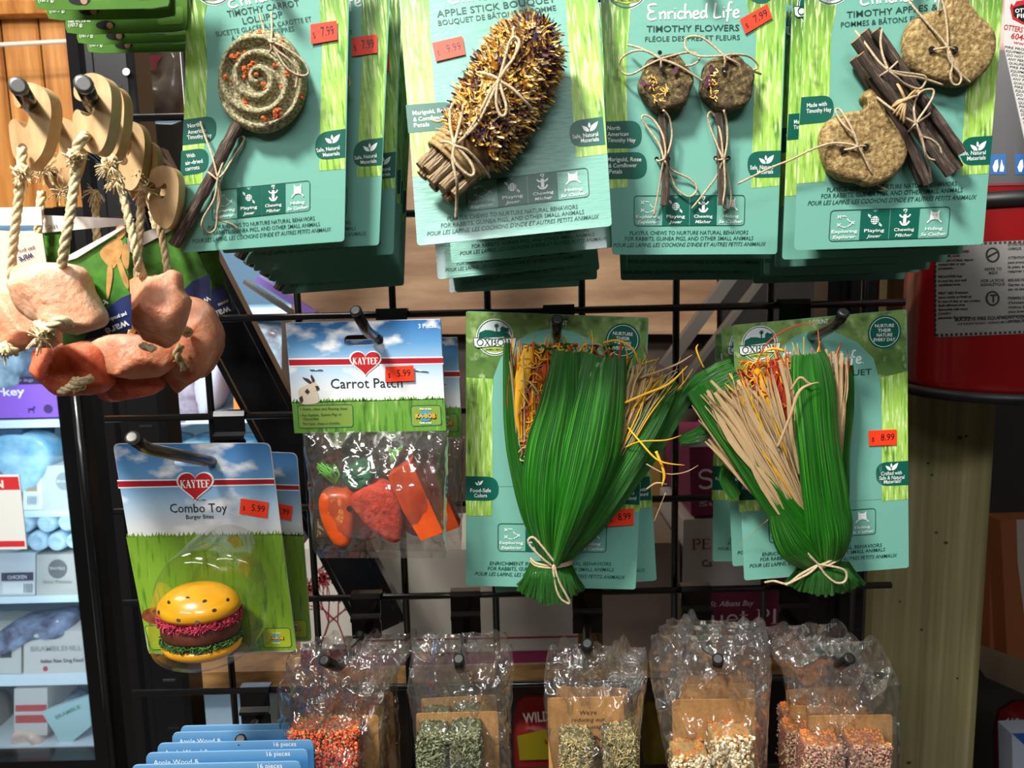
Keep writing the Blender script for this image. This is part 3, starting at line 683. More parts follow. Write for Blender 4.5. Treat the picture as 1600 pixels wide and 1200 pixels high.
twine(F, [[(803, 42, .04), (802, 60, .04), (808, 72, .041), (803, 90, .041), (790, 108, .041), (780, 124, .041)], [(780, 124, .041), (788, 95, .0415), (796, 66, .042), (804, 58, .042), (811, 64, .042), (810, 75, .042), (800, 95, .041), (786, 112, .041), (780, 124, .041)],
 [(749, 113, .037), (765, 117, .04), (780, 124, .0415)], [(780, 124, .042), (776, 140, .041), (776, 165, .04), (783, 181, .039), (790, 178, .039), (791, 165, .04), (785, 145, .041), (780, 126, .041)], [(780, 126, .041), (800, 138, .041), (820, 158, .038), (832, 172, .033)],
 [(780, 124, .041), (765, 145, .04), (745, 185, .037), (725, 215, .035), (710, 226, .036)], [(780, 125, .0405), (768, 150, .04), (748, 190, .037), (728, 212, .035), (710, 226, .036)],
 [(710, 226, .037), (704, 200, .034), (703, 175, .03), (710, 161, .03), (722, 162, .031), (722, 178, .034), (715, 205, .036), (710, 226, .037)], [(710, 226, .037), (708, 245, .037), (718, 262, .036), (735, 275, .034), (741, 268, .034), (734, 252, .035), (720, 236, .036), (710, 226, .037)],
 [(710, 226, .037), (707, 250, .036), (714, 285, .033), (714, 310, .02), (712, 342, .012)], [(690, 222, .03), (700, 222, .035), (712, 228, .037), (730, 235, .036), (750, 256, .03), (765, 277, .02)], [(674, 187, .008), (685, 190, .012), (702, 186, .022), (708, 190, .03)]], R2, .00075)
lp = F.L(956, 353)
stack(R2, F, lp, [(966, 385, .465, 0, 0), (926, 412, .499, 0, 0), (937, 421, .53, -3, 0), (933, 436, .56, 3, 0), (905, 447, .595, 3, 0)],
      'teal apple stick bouquet card behind the petal roll, %s', 'apple stick bouquet cards on one hook', skip=('petal_roll', 'jute_wrap', 'twine'))

# ================================================================== 3. timothy flower cards
F = Frame((938, -60), (1231, -72), (957, 397), .45, .45, .455)
R3 = thing('chew_toy_card', 'teal card with two hay flowers on thin sticks, front of its hook', 'pet toy', mtx=F.m, group='hay flower cards on one hook')
card_body(F, [(936, -60), (1232, -72), (1214, 397), (957, 398)], R3)
MB(GRASS).poly(quad(F, [(937, -55), (990, -57), (984, 30), (979, 90), (980, 180), (981, 292), (952, 295), (942, 60)], E)).build('grass_picture', R3)
MB(GRASS).poly(quad(F, [(1160, -60), (1231, -65), (1224, 90), (1217, 290), (1174, 294), (1178, 130), (1182, 60), (1168, 10)], E)).build('grass_picture', R3)
pill(F, R3, [(944, 190), (1002, 188), (1003, 231), (948, 232)], 'r'); pill(F, R3, [(946, 239), (1010, 237), (1011, 279), (950, 280)], 'r')
pill(F, R3, [(1168, 237), (1220, 235), (1218, 277), (1168, 278)], 'l'); mb = MB(WHITE)
for t, a, b in (('North', (949, 203), (969, 203)), ('American', (949, 213), (982, 212)), ('Timothy Hay', (949, 222), (993, 222)), ('Marigold, Rose', (949, 252), (1002, 252)), ('& Cornflower', (951, 262), (995, 261)), ('Petals', (952, 271), (972, 271)), ('Safe, Natural', (1172, 265), (1208, 264)), ('Materials', (1183, 272), (1208, 271))):
    text(mb, F, t, a, b, 6.5, 3 * E, WHITE, bold=.006)
leaf_logo(mb, F, 1197, 250, 13, -.02, 3 * E); mb.build('badge_lettering', R3)
mb = MB(INK); text(mb, F, 'TIMOTHY FLOWERS', (1010, 50), (1155, 48), 9.5, 2 * E, INK, bold=.010)
text(mb, F, 'FLÉOLE DES PRÉS ET FLEURS', (1008, 65), (1156, 62), 7.5, 2 * E, INK, bold=.003)
bottom_lines(mb, F, [(PLAY, (984, 367), (1169, 366), 6.2, .1), (FORR, (976, 376), (1177, 375), 6.2, .1), (POUR, (958, 386), (1197, 384), 6.2, .3)])
hand(mb, F, 'Enriched Life', (1010, 31), (1156, 27), 22, 2 * E, WHITE, wt=.13); mb.build('lettering', R3)
mb = MB(WHITE); oval_logo(mb, F, 980, -22, 34, -.02, E); mb.build('logo', R3); MB(DTEAL).poly(disc(F, 1190, -20, 24, 2 * E)).build('round_badge', R3)
icon_panel(F, (991, 306), (1164, 305), (991, 353), R3)
sticker(F, [(1156, 30), (1199, 6), (1207, 28), (1165, 53)], '7.99', R3)
def lump_fn(sc, am, seed=0): return lambda v: nz(v, sc, seed) * am + nz(v, sc * 3, seed) * am * .4
for (cx, cy, sx) in ((1037, 134, 1), (1131, 134, 2)):
    q = c2([(cx + (41 + 2 * cos(6 * t + sx)) * cos(t), cy + (45 + 2.2 * cos(6 * t + sx)) * sin(t)) for t in [2 * pi * i / 24 for i in range(24)]], 3, True)
    fl = slab(F, q, .0008, .0125, lump_fn(300, .0012, sx), m=HAYD, shr=(1, .96, .9, .8, .7, .6, .5, .4, .3, .2, .1)).build('hay_flower', R3)
    mb = MB(PET[0], PET[4], PET[1]); rn = random.Random(sx)
    spots = ((-20, -12), (-5, 5), (6, 5), (-14, 20), (-18, -5)) if sx == 1 else ((-12, -20), (-16, -2), (-22, -12), (-14, 14))
    for (a, b) in spots:
        for i in range(7):
            x0, y0 = cx + a + rn.gauss(0, 4), cy + b + rn.gauss(0, 5); t = rn.uniform(0, 3); l = rn.uniform(4, 8)
            stroke(mb.use(rn.choice([PET[0], PET[1]])), F.path([(x0, y0, .0138), (x0 + l * cos(t), y0 + l * sin(t), .0146)]), F.mm(x0, y0) * 1.3)
    for (a, b, s_) in (((-32, -5, 5), (-20, -1, 5), (18, -24, 5), (-24, 2, 4)) if sx == 1 else ((-24, -8, 9), (-20, -26, 6), (-15, 16, 4), (-28, 0, 5))):
        mb.use(PET[4]); c = F.L(cx + a, cy + b, .0142); k_ = F.mm(cx, cy) * s_; mb.add([c + Vector((cos(t) * k_ * rn.uniform(.6, 1), rn.uniform(-.0004, .0004), sin(t) * k_ * rn.uniform(.8, 1.5))) for t in [i * pi / 3 for i in range(6)]], [list(range(6))])
    mb.build('petal_flecks', fl)
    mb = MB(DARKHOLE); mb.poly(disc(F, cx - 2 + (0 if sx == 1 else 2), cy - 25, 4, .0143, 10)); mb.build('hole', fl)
    mb = MB(BARK); x = cx + 0; stick(mb, F.path([(x - 2, 176, .006), (x + 0, 210, .006), (x + 2, 245, .006), (x + 3, 290, .006), (x + 1, 321, .006)] if sx == 1 else [(x - 8, 176, .006), (x - 4, 210, .006), (x - 4, 245, .006), (x - 3, 290, .006), (x - 3, 320, .006)], 0), F.mm(1040, 250) * 6.6, sx, n=10, wob=.1)
    mb.build('stick', R3)
mb = MB(DARKHOLE)
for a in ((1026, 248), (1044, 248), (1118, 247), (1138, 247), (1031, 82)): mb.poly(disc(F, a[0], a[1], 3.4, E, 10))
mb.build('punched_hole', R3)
twine(F, [[(980, 70, .005), (1000, 75, .01), (1020, 85, .013), (1033, 92, .0145)], [(1033, 92, .0145), (1010, 80, .012), (990, 80, .01), (972, 90, .008), (968, 104, .006), (975, 115, .006), (990, 115, .009), (1012, 102, .012), (1033, 92, .0145)],
 [(1033, 92, .0145), (1055, 86, .012), (1075, 82, .01), (1090, 85, .01), (1092, 94, .01), (1080, 102, .011), (1062, 102, .012), (1045, 96, .014), (1033, 93, .0145)], [(1033, 93, .0145), (1060, 103, .014), (1080, 115, .0135), (1098, 127, .012)], [(1033, 92, .0148), (1033, 103, .014), (1036, 110, .012)],
 [(1131, 87, .0145), (1115, 72, .012), (1095, 58, .01), (1075, 58, .008), (1070, 68, .008), (1075, 80, .0105), (1095, 88, .0125), (1131, 87, .0148)], [(1131, 87, .0145), (1150, 85, .013), (1170, 88, .01), (1182, 98, .008), (1183, 107, .007), (1172, 109, .008), (1155, 103, .012), (1140, 92, .014), (1131, 87, .0145)],
 [(1131, 87, .0145), (1145, 95, .014), (1165, 106, .01), (1189, 116, .004)], [(1131, 87, .0148), (1133, 98, .0145), (1131, 108, .012)],
 [(1036, 172, .013), (1046, 185, .010), (1050, 210, .008), (1045, 235, .009), (1037, 249, .0105)], [(1037, 249, .0105), (1030, 225, .007), (1012, 200, .004), (1003, 185, .004), (1008, 180, .004), (1022, 188, .005), (1035, 210, .0095), (1040, 235, .0105), (1038, 249, .0108)],
 [(1026, 250, .001), (1030, 252, .006), (1037, 249, .0108), (1044, 248, .001)], [(1037, 249, .0105), (1032, 280, .006), (1027, 310, .004), (1021, 337, .003)], [(1038, 250, .0105), (1050, 266, .005), (1075, 278, .003), (1088, 290, .003), (1086, 302, .003), (1075, 307, .003), (1058, 296, .003), (1048, 275, .005), (1039, 251, .0105)],
 [(1131, 172, .013), (1136, 195, .009), (1136, 225, .009), (1131, 249, .0105)], [(1130, 249, .0105), (1120, 225, .006), (1110, 200, .004), (1106, 182, .004), (1111, 175, .004), (1119, 185, .005), (1127, 215, .0095), (1130, 249, .0106)],
 [(1118, 248, .001), (1122, 250, .006), (1130, 249, .0108), (1138, 248, .001)], [(1130, 249, .0105), (1120, 275, .005), (1100, 302, .003), (1081, 326, .002)], [(1131, 249, .0105), (1136, 270, .007), (1142, 300, .004), (1141, 320, .004), (1135, 326, .004), (1130, 318, .0098), (1133, 290, .0105), (1131, 250, .0106)]], R3, .0006)
lp = F.L(1214, 397)
stack(R3, F, lp, [(1225, 404, .49, 0, 0), (1200, 424, .53, 1, 0), (1180, 437, .555, 0, 0)], 'teal hay flower card behind the two flowers, %s', 'hay flower cards on one hook')

# ================================================================== 4. timothy apples and sticks cards
F = Frame((1260, -60), (1573, -75), (1241, 391), .43, .43, .435)
R4 = thing('chew_toy_card', 'teal card with two hay apples and dark sticks, front of its hook', 'pet toy', mtx=F.m, group='hay apple cards on one hook')
card_body(F, [(1260, -60), (1573, -75), (1536, 382), (1241, 391)], R4)
MB(GRASS).poly(quad(F, [(1260, -50), (1310, -54), (1306, 20), (1299, 50), (1295, 180), (1289, 284), (1245, 287), (1252, 120)], E)).build('grass_picture', R4)
MB(GRASS).poly(quad(F, [(1500, -60), (1572, -70), (1561, 90), (1544, 271), (1500, 274), (1510, 130), (1521, 20)], E)).build('grass_picture', R4)
pill(F, R4, [(1252, 152), (1303, 148), (1302, 190), (1249, 195)], 'r'); pill(F, R4, [(1502, 215), (1551, 212), (1547, 257), (1500, 259)], 'l'); mb = MB(WHITE)
for t, a, b in (('Made with', (1261, 168), (1292, 165)), ('Timothy Hay', (1260, 177), (1299, 174)), ('Safe, Natural', (1500, 243), (1540, 241)), ('Materials', (1511, 251), (1540, 249))): text(mb, F, t, a, b, 6.5, 3 * E, WHITE, bold=.006)
leaf_logo(mb, F, 1528, 229, 14, -.05, 3 * E); mb.build('badge_lettering', R4)
mb = MB(INK); text(mb, F, 'TIMOTHY APPLES & STIX', (1323, 28), (1503, 12), 9.5, 2 * E, INK, bold=.006)
text(mb, F, 'POMMES & BÂTONS FLÉOLE DES PRÉS', (1314, 43), (1510, 26), 8, 2 * E, INK, bold=.003)
bottom_lines(mb, F, [(PLAY, (1292, 300), (1495, 290), 7, .1), (FORR, (1283, 310), (1504, 300), 7, .1), (POUR, (1262, 321), (1526, 311), 7, .3)])
hand(mb, F, 'Enriched Life', (1343, 8), (1480, -4), 22, 2 * E, WHITE, wt=.13); mb.build('lettering', R4)
icon_panel(F, (1298, 329), (1485, 323), (1295, 377), R4)
mb = MB(WHITE); oval_logo(mb, F, 1300, -28, 34, -.04, E); mb.build('logo', R4)
def apple(outl, holes, seed):
    q = c2(outl, 3, True); a_ = slab(F, q, .001, .0115, lump_fn(160, .0008, seed), m=HAY, shr=(1, .97, .92, .8, .65, .5, .35, .2, .1)).build('hay_apple', R4)
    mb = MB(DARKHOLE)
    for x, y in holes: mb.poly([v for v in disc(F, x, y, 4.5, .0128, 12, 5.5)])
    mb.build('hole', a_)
apple([(1345, 147), (1354, 141), (1364, 143), (1369, 155), (1370, 172), (1375, 183), (1390, 193), (1402, 205), (1410, 222), (1407, 245), (1398, 265), (1382, 282), (1362, 291), (1345, 293), (1330, 287), (1312, 285), (1293, 275), (1281, 255), (1275, 232), (1277, 208), (1288, 192), (1305, 181), (1325, 177), (1342, 175), (1348, 165), (1341, 155)], [(1317, 234), (1353, 229)], 1)
apple([(1468, -22), (1480, -28), (1493, -22), (1498, 0), (1503, 15), (1515, 30), (1532, 45), (1541, 62), (1542, 80), (1535, 105), (1520, 125), (1500, 137), (1480, 139), (1455, 134), (1430, 125), (1412, 108), (1404, 85), (1405, 60), (1416, 38), (1435, 26), (1455, 22), (1470, 12)], [(1456, 77), (1492, 77)], 2)
for i, (a, b, r, h) in enumerate((((1350, 50), (1497, 262), 8.5, .005), ((1338, 62), (1485, 270), 9, .0125), ((1368, 48), (1502, 238), 7.5, .012), ((1334, 92), (1443, 285), 7.5, .005), ((1345, 85), (1484, 272), 7.5, .0195), ((1360, 120), (1450, 287), 7, .013))):
    m_ = ((a[0] + b[0]) / 2 + random.uniform(-3, 3), (a[1] + b[1]) / 2 + random.uniform(-2, 2)); h *= .8
    if i in (3, 5): m_ = (m_[0] + 4, m_[1] - 6)
    sb = MB(BARK); stick(sb, F.path([(a[0], a[1], h + .001), (m_[0], m_[1], h + .001), (b[0], b[1], h + .001)]), F.mm(1400, 150) * r, 60 + i, n=11, k=5, wob=.05); sb.build('apple_stick', R4)
mb = MB(RAFFIA)
for a, b in (((1415, 158), (1396, 178)), ((1415, 158), (1401, 182)), ((1415, 158), (1407, 188)), ((1415, 158), (1394, 168)), ((1415, 158), (1402, 131)), ((1415, 158), (1431, 141)), ((1415, 158), (1433, 150)), ((1415, 158), (1412, 193)), ((1415, 158), (1404, 133))):
    mb.tube(F.path([(a[0], a[1], .022), ((a[0] + b[0]) / 2, (a[1] + b[1]) / 2 - 2, .0235), (b[0], b[1], .021)]), F.mm(1400, 150) * 2.0, 6, k=3, flat=.5)
mb.tube(F.path([(1392, 172, .012), (1402, 160, .0205), (1415, 156, .023), (1430, 146, .019), (1440, 140, .008)]), F.mm(1400, 150) * 3, 6, k=3)
mb.build('raffia_tie', R4)
twine(F, [[(1336, 48, .008), (1352, 68, .014), (1372, 95, .019), (1388, 110, .0215)], [(1388, 110, .0215), (1379, 85, .02), (1376, 65, .019), (1378, 46, .018)], [(1356, 134, .004), (1372, 121, .017), (1388, 110, .0215), (1403, 96, .012), (1404, 93, .006)], [(1389, 110, .0215), (1405, 113, .019), (1430, 116, .017), (1446, 120, .016), (1445, 130, .015), (1436, 139, .015), (1415, 132, .018), (1400, 120, .021), (1389, 111, .0215)],
 [(1389, 111, .0215), (1410, 118, .019), (1440, 122, .016), (1473, 133, .014)], [(1359, 142, .004), (1380, 160, .016), (1405, 178, .0205), (1431, 193, .0215)], [(1414, 210, .009), (1425, 200, .019), (1431, 193, .0215), (1450, 180, .014), (1462, 170, .003)], [(1431, 193, .0215), (1428, 170, .021), (1432, 152, .019), (1441, 142, .017), (1457, 140, .0155), (1458, 150, .0155), (1450, 165, .016), (1436, 185, .02), (1431, 193, .0215)],
 [(1431, 193, .0215), (1440, 212, .02), (1455, 218, .019), (1468, 230, .018), (1470, 242, .0175), (1462, 250, .0175), (1449, 245, .018), (1442, 225, .019), (1432, 194, .0215)], [(1431, 193, .0215), (1440, 215, .02), (1446, 240, .019), (1452, 262, .013), (1455, 283, .009)],
 [(1341, 229, .0135), (1333, 210, .014), (1318, 195, .0135), (1307, 178, .01), (1306, 171, .009), (1313, 172, .009), (1325, 190, .013), (1335, 210, .0145), (1341, 229, .0145)], [(1317, 234, .012), (1328, 233, .0138), (1341, 229, .0146), (1353, 228, .012)], [(1341, 229, .0145), (1325, 225, .0138), (1300, 224, .013), (1270, 233, .012), (1235, 250, .01), (1205, 262, .008), (1153, 287, .004)], [(1341, 229, .0145), (1350, 245, .0135), (1362, 270, .012), (1372, 288, .005), (1387, 298, .003)],
 [(1456, 78, .012), (1468, 76, .0138), (1481, 74, .0146), (1492, 77, .012)], [(1481, 74, .0146), (1470, 60, .0138), (1445, 32, .0125), (1420, 2, .01)], [(1481, 74, .0146), (1480, 45, .0142), (1476, 15, .014), (1470, -5, .013)], [(1466, 18, .0125), (1467, 5, .013), (1470, -8, .013)], [(1481, 74, .0146), (1484, 95, .014), (1500, 115, .0135), (1516, 129, .012)], [(1481, 75, .0146), (1488, 100, .014), (1485, 118, .0135), (1489, 131, .013), (1498, 132, .013), (1502, 122, .0135), (1496, 108, .0138), (1483, 80, .0146)]], R4, .0006)
lp = F.L(1536, 382)
stack(R4, F, lp, [(1504, 397, .455, 0, 0), (1480, 409, .475, 0, 0), (1452, 421, .495, 0, 0), (1437, 425, .515, 0, 0), (1413, 436, .54, 0, 0)], 'teal hay apple card behind the sticks and apples, %s', 'hay apple cards on one hook', skip=('twine',))
# ================================================================== gridwall, uprights, hooks
GY = .62
def wpath(pts): return [P(*p) for p in pts]
grid = thing('wire_grid_panel', 'black wire grid panel that all the hooks clip onto', 'grid panel', loc=P(800, 1300, GY))
WX = [P(x, 450, GY + .004).x for x in (314, 463, 612, 761, 909, 1057, 1205, 1352)]
WZ = [P(800, y, GY).z for y in (-160, 8, 170, 330, 487, 640, 785, 928, 1069, 1205)]
for x in WX: MB(BLACK).tube([(x, GY + .005, WZ[-1] - .04), (x, GY + .005, WZ[0] + .03)], .0029, 8).build('wire', grid)
for z in WZ: MB(BLACK).tube([(WX[0] - .085, GY, z), (WX[-1] + .03, GY, z)], .0029, 8).build('wire', grid)
def hook(clip, pts, label, r=.0033, cap=BLACKM):
    """clip: pixel centre of the folded clip on its wire; pts: prong from the clip to the tip (px, py, depth)"""
    cx, cy = clip; b = P(cx, cy, GY - .003); z = min(WZ, key=lambda q: abs(q - b.z)); x = b.x; y = GY
    t = thing('display_hook', label, 'hook', loc=(x, y - .003, z), group='black prong hooks on the wire grid')
    pr = [(y + .006, z + .002), (y + .004, z + .005), (y - .004, z + .005), (y - .0055, z + .001), (y - .0055, z - .012), (y - .010, z - .0145), (y - .010, z - .0175), (y - .006, z - .020), (y - .006, z - .034), (y - .0045, z - .034), (y - .0045, z - .0195), (y - .0085, z - .017), (y - .0085, z - .015), (y - .004, z - .0125), (y - .004, z + .001), (y - .003, z + .0035), (y + .003, z + .0035), (y + .0045, z + .002)]
    MB(BLACK).prism([(x - .0125, a, c) for a, c in pr], (.025, 0, 0)).build('clip', t)
    pp = [Vector((x, y - .006, z - .027))] + wpath(pts)
    mb = MB(BLACK); 
    q = [pp[0]]
    for i in range(1, len(pp) - 1):                                   # tight round bends
        a = (pp[i - 1] - pp[i]); c = (pp[i + 1] - pp[i]); d = min(.006, a.length * .4, c.length * .4)
        A, Cc = pp[i] + a.normalized() * d, pp[i] + c.normalized() * d
        for k in range(5): u = k / 4; q.append(A * (1 - u) ** 2 + pp[i] * 2 * u * (1 - u) + Cc * u * u)
    q.append(pp[-1]); mb.tube(q, r, 12); mb.build('prong', t)
    d = (q[-1] - q[-2]).normalized(); MB(cap).tube([q[-1] - d * .001, q[-1] + d * .0008, q[-1] + d * .0014], [r * 1.06, r * 1.06, r * .7], 12).build('tip', t)
    return t
hook((358, 640), [(332, 722, .44), (228, 701, .385), (207, 684, .372)], 'black prong hook reaching left through the burger toy card', cap=TIPM)
hook((612, 487), [(612, 528, .52), (600, 534, .49), (574, 519, .455), (556, 486, .44)], 'black prong hook with upturned tip through the carrot toy header')
hook((873, 487), [(872, 530, .50), (869, 523, .478), (871, 500, .465)], 'black prong hook tip above the left corn husk bouquet')
hook((1241, 478), [(1262, 525, .51), (1277, 524, .487), (1309, 506, .465), (1318, 489, .458)], 'black prong hook over the right corn husk bouquet')
hook((571, 928), [(568, 1000, .56), (528, 1043, .447), (507, 1032, .436)], 'black prong hook with bent tip holding the carrot block bags')
hook((727, 928), [(724, 1000, .56), (719, 1046, .447), (717, 1030, .436)], 'black prong hook holding the grey-green herb block bags')
hook((917, 928), [(917, 985, .56), (919, 1024, .465), (918, 1006, .455)], 'black prong hook holding the small stack of hay block bags')
hook((1087, 922), [(1090, 985, .56), (1121, 1044, .437), (1122, 1030, .427)], 'black prong hook holding the white oat block bags')
hook((1239, 922), [(1255, 990, .56), (1310, 1040, .447), (1327, 1029, .436)], 'black prong hook holding the pink flake block bags')
hook((398, 1075), [(398, 1130, .56), (382, 1166, .45), (376, 1156, .44)], 'black prong hook behind the blue header cards at lower left')
hook((395, 170), [(400, -40, .56), (400, -70, .40)], 'black prong hook carrying the carrot lollipop cards')
hook((790, 170), [(790, -50, .56), (780, -80, .38)], 'black prong hook carrying the apple stick bouquet cards')
hook((1085, 170), [(1085, -50, .56), (1085, -80, .43)], 'black prong hook carrying the hay flower cards')
hook((1400, 160), [(1405, -50, .56), (1415, -80, .41)], 'black prong hook carrying the hay apple cards')
hook((250, 300), [(215, 290, .56), (120, 215, .43), (50, 168, .375), (29, 135, .34)], 'left black prong hook carrying salt chews, round bare tip', r=.0036, cap=TIPM)
hook((312, 300), [(290, 290, .56), (195, 200, .43), (146, 166, .358), (131, 132, .328)], 'right black prong hook carrying salt chews, round bare tip', r=.0036, cap=TIPM)

# ================================================================== uprights and brace
UM = mat('black_upright_paint', '#0d0d0f', .35, coat=.3)
def upright(px0, px1, py, y, d, label, z0=.45, z1=2.1, slots=True):
    a, b = P(px0, py, y).x, P(px1, py, y).x
    t = thing('shelf_upright', label, 'upright', loc=((a + b) / 2, y, z0))
    w_ = b - a
    pr = [(a, y), (a + w_ * .2, y - .004), (a + w_ * .26, y), (a + w_ * .36, y), (a + w_ * .42, y - .004), (b - w_ * .1, y - .004), (b, y), (b, y + d), (a, y + d)]
    MB(UM).prism([(p, q, z0) for p, q in pr], (0, 0, z1 - z0)).build('post', t)
    if slots:
        z = z0 + .02; k = 0
        while z < z1 - .03:
            mb = MB(CHROME if k % 2 == 0 else BLACKM); cx = a + w_ * .7
            mb.prism([(cx - .006, y - .0045, z), (cx + .006, y - .0045, z), (cx + .006, y - .0045, z + .002), (cx - .006, y - .0045, z + .002)], (0, .001, 0)); mb.build('slot', t); z += .05; k += 1
    return t
u1 = upright(108, 212, 110, .70, .03, 'black slotted steel upright behind the salt chews and burger card')
q = [P(197 + 6 * cos(t), 112 + 6 * sin(t), .694) for t in [2 * pi * i / 16 for i in range(16)]]
MB(mat('pale_hole_view', '#c9bfb6', .8)).prism(q, (0, .001, 0)).build('bolt_hole', u1)
upright(1292, 1372, 500, .67, .03, 'black slotted steel upright beside the wooden post')
br = thing('diagonal_brace', 'black diagonal steel brace running down behind the carrot toy pack', 'brace', loc=P(450, 700, .70))
a, b = P(214, 249, .70), P(600, 985, .70); d = (b - a).normalized(); n_ = d.cross(Vector((0, 1, 0))).normalized()
for o_, w_, nm in ((0, .017, 'bar'), (-.021, .0022, 'flange'), (.021, .003, 'flange')):
    MB(BLACK).prism([a + n_ * (o_ - w_), b + n_ * (o_ - w_), b + n_ * (o_ + w_), a + n_ * (o_ + w_)], (0, .006 if nm == 'bar' else .014, 0)).build(nm, br)

# ================================================================== 5. corn husk bouquets
HUSK = mat('green_corn_husk', '#12661c', .42, cols=[(.38, '#083406'), (.47, '#0f5408'), (.56, '#1b7410'), (.66, '#5aa634')], nscale=3, stretch=(22, .5, 1), uv=True, bump=.9, bscale=3, bstretch=(34, .5, 1), coat=.08)
HUSKN = mat('natural_corn_husk', '#d0b48c', .7, cols=[(.3, '#a4804e'), (.55, '#cfb084'), (.75, '#e6d2ac')], nscale=3, stretch=(20, 1, 1), uv=True, bump=.6, bscale=3, bstretch=(24, 1, 1))
HY = mat('yellow_dyed_husk', '#e3a916', .6, cols=[(.3, '#b87d0c'), (.6, '#ecb520')], nscale=3, stretch=(20, 1, 1), uv=True)
HO = mat('orange_dyed_husk', '#d2501c', .6, cols=[(.3, '#8c2a10'), (.6, '#e0601f')], nscale=3, stretch=(20, 1, 1), uv=True)
HR = mat('red_dyed_husk', '#a82f1c', .6)
def leaf(mb, F, sp, hw, arch=.004, nu=18, k=6, rib=.00006, seed=0, jag=0.0, curl=0.0, m=None):
    if m: mb.use(m)
    c = catmull([F.L(x, y, h) for x, y, h in sp], k); W = [v.x for v in catmull([Vector((F.mm(*sp[0][:2]) * x, 0, 0)) for x in hw], k)]
    rn = random.Random(seed); G = []; n = len(c); ph = rn.uniform(0, 9)
    jg = [rn.uniform(0, jag) for _ in range(nu + 1)]; rb = [rib * rn.gauss(0, 1.3) for _ in range(nu + 1)]
    for i in range(n):
        t = c[min(i + 1, n - 1)] - c[max(i - 1, 0)]; t.y = 0; t.normalize(); s_ = Vector((-t.z, 0, t.x)); row = []
        for j in range(nu + 1):
            u = 2 * j / nu - 1; fold = abs(((j * 1.7 + ph) % 2) - 1)
            hh = arch * (1 - u * u) + rb[j] + curl * u + nz((u * 3 + seed, i * .12, 0), 1.2) * .0014
            v = c[i] - s_ * u * W[i] * (1 + .04 * nz((i * .3, seed, 0), 1)) - Vector((0, hh, 0))
            if i == 0 and jag: v += t * -jg[j] * 0 + t * jg[j]
            row.append(v)
        G.append(row)
    mb.grid(G); return mb
def strands(mb, F, n, a0, a1, b0, b1, h, ms, w=(.8, 2.0), seed=0, bend=8, hs=.006):
    rn = random.Random(seed)
    for i in range(n):
        u = rn.random(); v = min(max(u + rn.gauss(0, .12), 0), 1)
        a = (a0[0] + (a1[0] - a0[0]) * u, a0[1] + (a1[1] - a0[1]) * u); b = (b0[0] + (b1[0] - b0[0]) * v + rn.gauss(0, 4), b0[1] + (b1[1] - b0[1]) * v + rn.gauss(0, 14))
        hh = h + rn.uniform(-hs, hs); bx, by = rn.gauss(0, bend), rn.gauss(0, bend); wd = rn.uniform(*w); k = F.mm(*a)
        pts = F.path([(a[0], a[1], hh * .8), (a[0] * .6 + b[0] * .4 + bx * .4, a[1] * .6 + b[1] * .4 + by * .4, hh), (a[0] * .3 + b[0] * .7 + bx, a[1] * .3 + b[1] * .7 + by, hh + .001), (b[0], b[1], hh + rn.uniform(-.002, .004))])
        mb.use(rn.choices(ms[0], ms[1])[0]); mb.tube(pts, [wd * k, wd * k * 1.1, wd * k, wd * k * .35], 4, k=3, flat=.3)
def ribbons(mb, F, n, a0, a1, b0, b1, h, ms, w=(1.5, 4), seed=0, bend=8, hs=.004):
    rn = random.Random(seed)
    for i in range(n):
        u = (i + rn.random()) / n; v = min(max(u + rn.gauss(0, .05), 0), 1)
        a = (a0[0] + (a1[0] - a0[0]) * u, a0[1] + (a1[1] - a0[1]) * u); b = (b0[0] + (b1[0] - b0[0]) * v + rn.gauss(0, 4), b0[1] + (b1[1] - b0[1]) * v + rn.gauss(0, 10))
        hh = h + rn.uniform(-hs, hs); bx, by = rn.gauss(0, bend), rn.gauss(0, bend * .6); wd = rn.uniform(*w)
        leaf(mb, F, [(b[0], b[1], hh + rn.uniform(-.001, .004)), (a[0] * .3 + b[0] * .7 + bx, a[1] * .3 + b[1] * .7 + by, hh + .001), (a[0] * .62 + b[0] * .38 - bx * .3, a[1] * .62 + b[1] * .38, hh), (a[0], a[1], hh * .85)],
             [wd * rn.uniform(.2, .7), wd, wd * .9, wd * .5], arch=wd * .0001, nu=4, k=4, rib=.0002, seed=rn.random() * 9, curl=rn.uniform(-.0012, .0012), m=rn.choices(ms[0], ms[1])[0])
def tangle(mb, F, n, cx, cy, rx, ry, h, ms, seed=0, w=(.8, 1.5), ln=16, hs=.005):
    rn = random.Random(seed)
    for i in range(n):
        x, y = cx + rn.uniform(-rx, rx), cy + rn.uniform(-ry, ry); an = rn.uniform(0, 2 * pi); pts = []; hh = h + rn.uniform(-hs, hs)
        for s_ in range(5):
            pts.append((x, y, hh)); an += rn.uniform(-1.1, 1.1); x += cos(an) * ln * .5; y += sin(an) * ln * .6; hh += rn.uniform(-.002, .002)
            x = min(max(x, cx - rx), cx + rx); y = min(max(y, cy - ry), cy + ry)
        mb.use(rn.choice(ms)); mb.tube(F.path(pts), rn.uniform(*w) * F.mm(cx, cy), 4, k=3, flat=.6)
def husk_card_print(F, R, front, dx=0, dy=0):
    pass
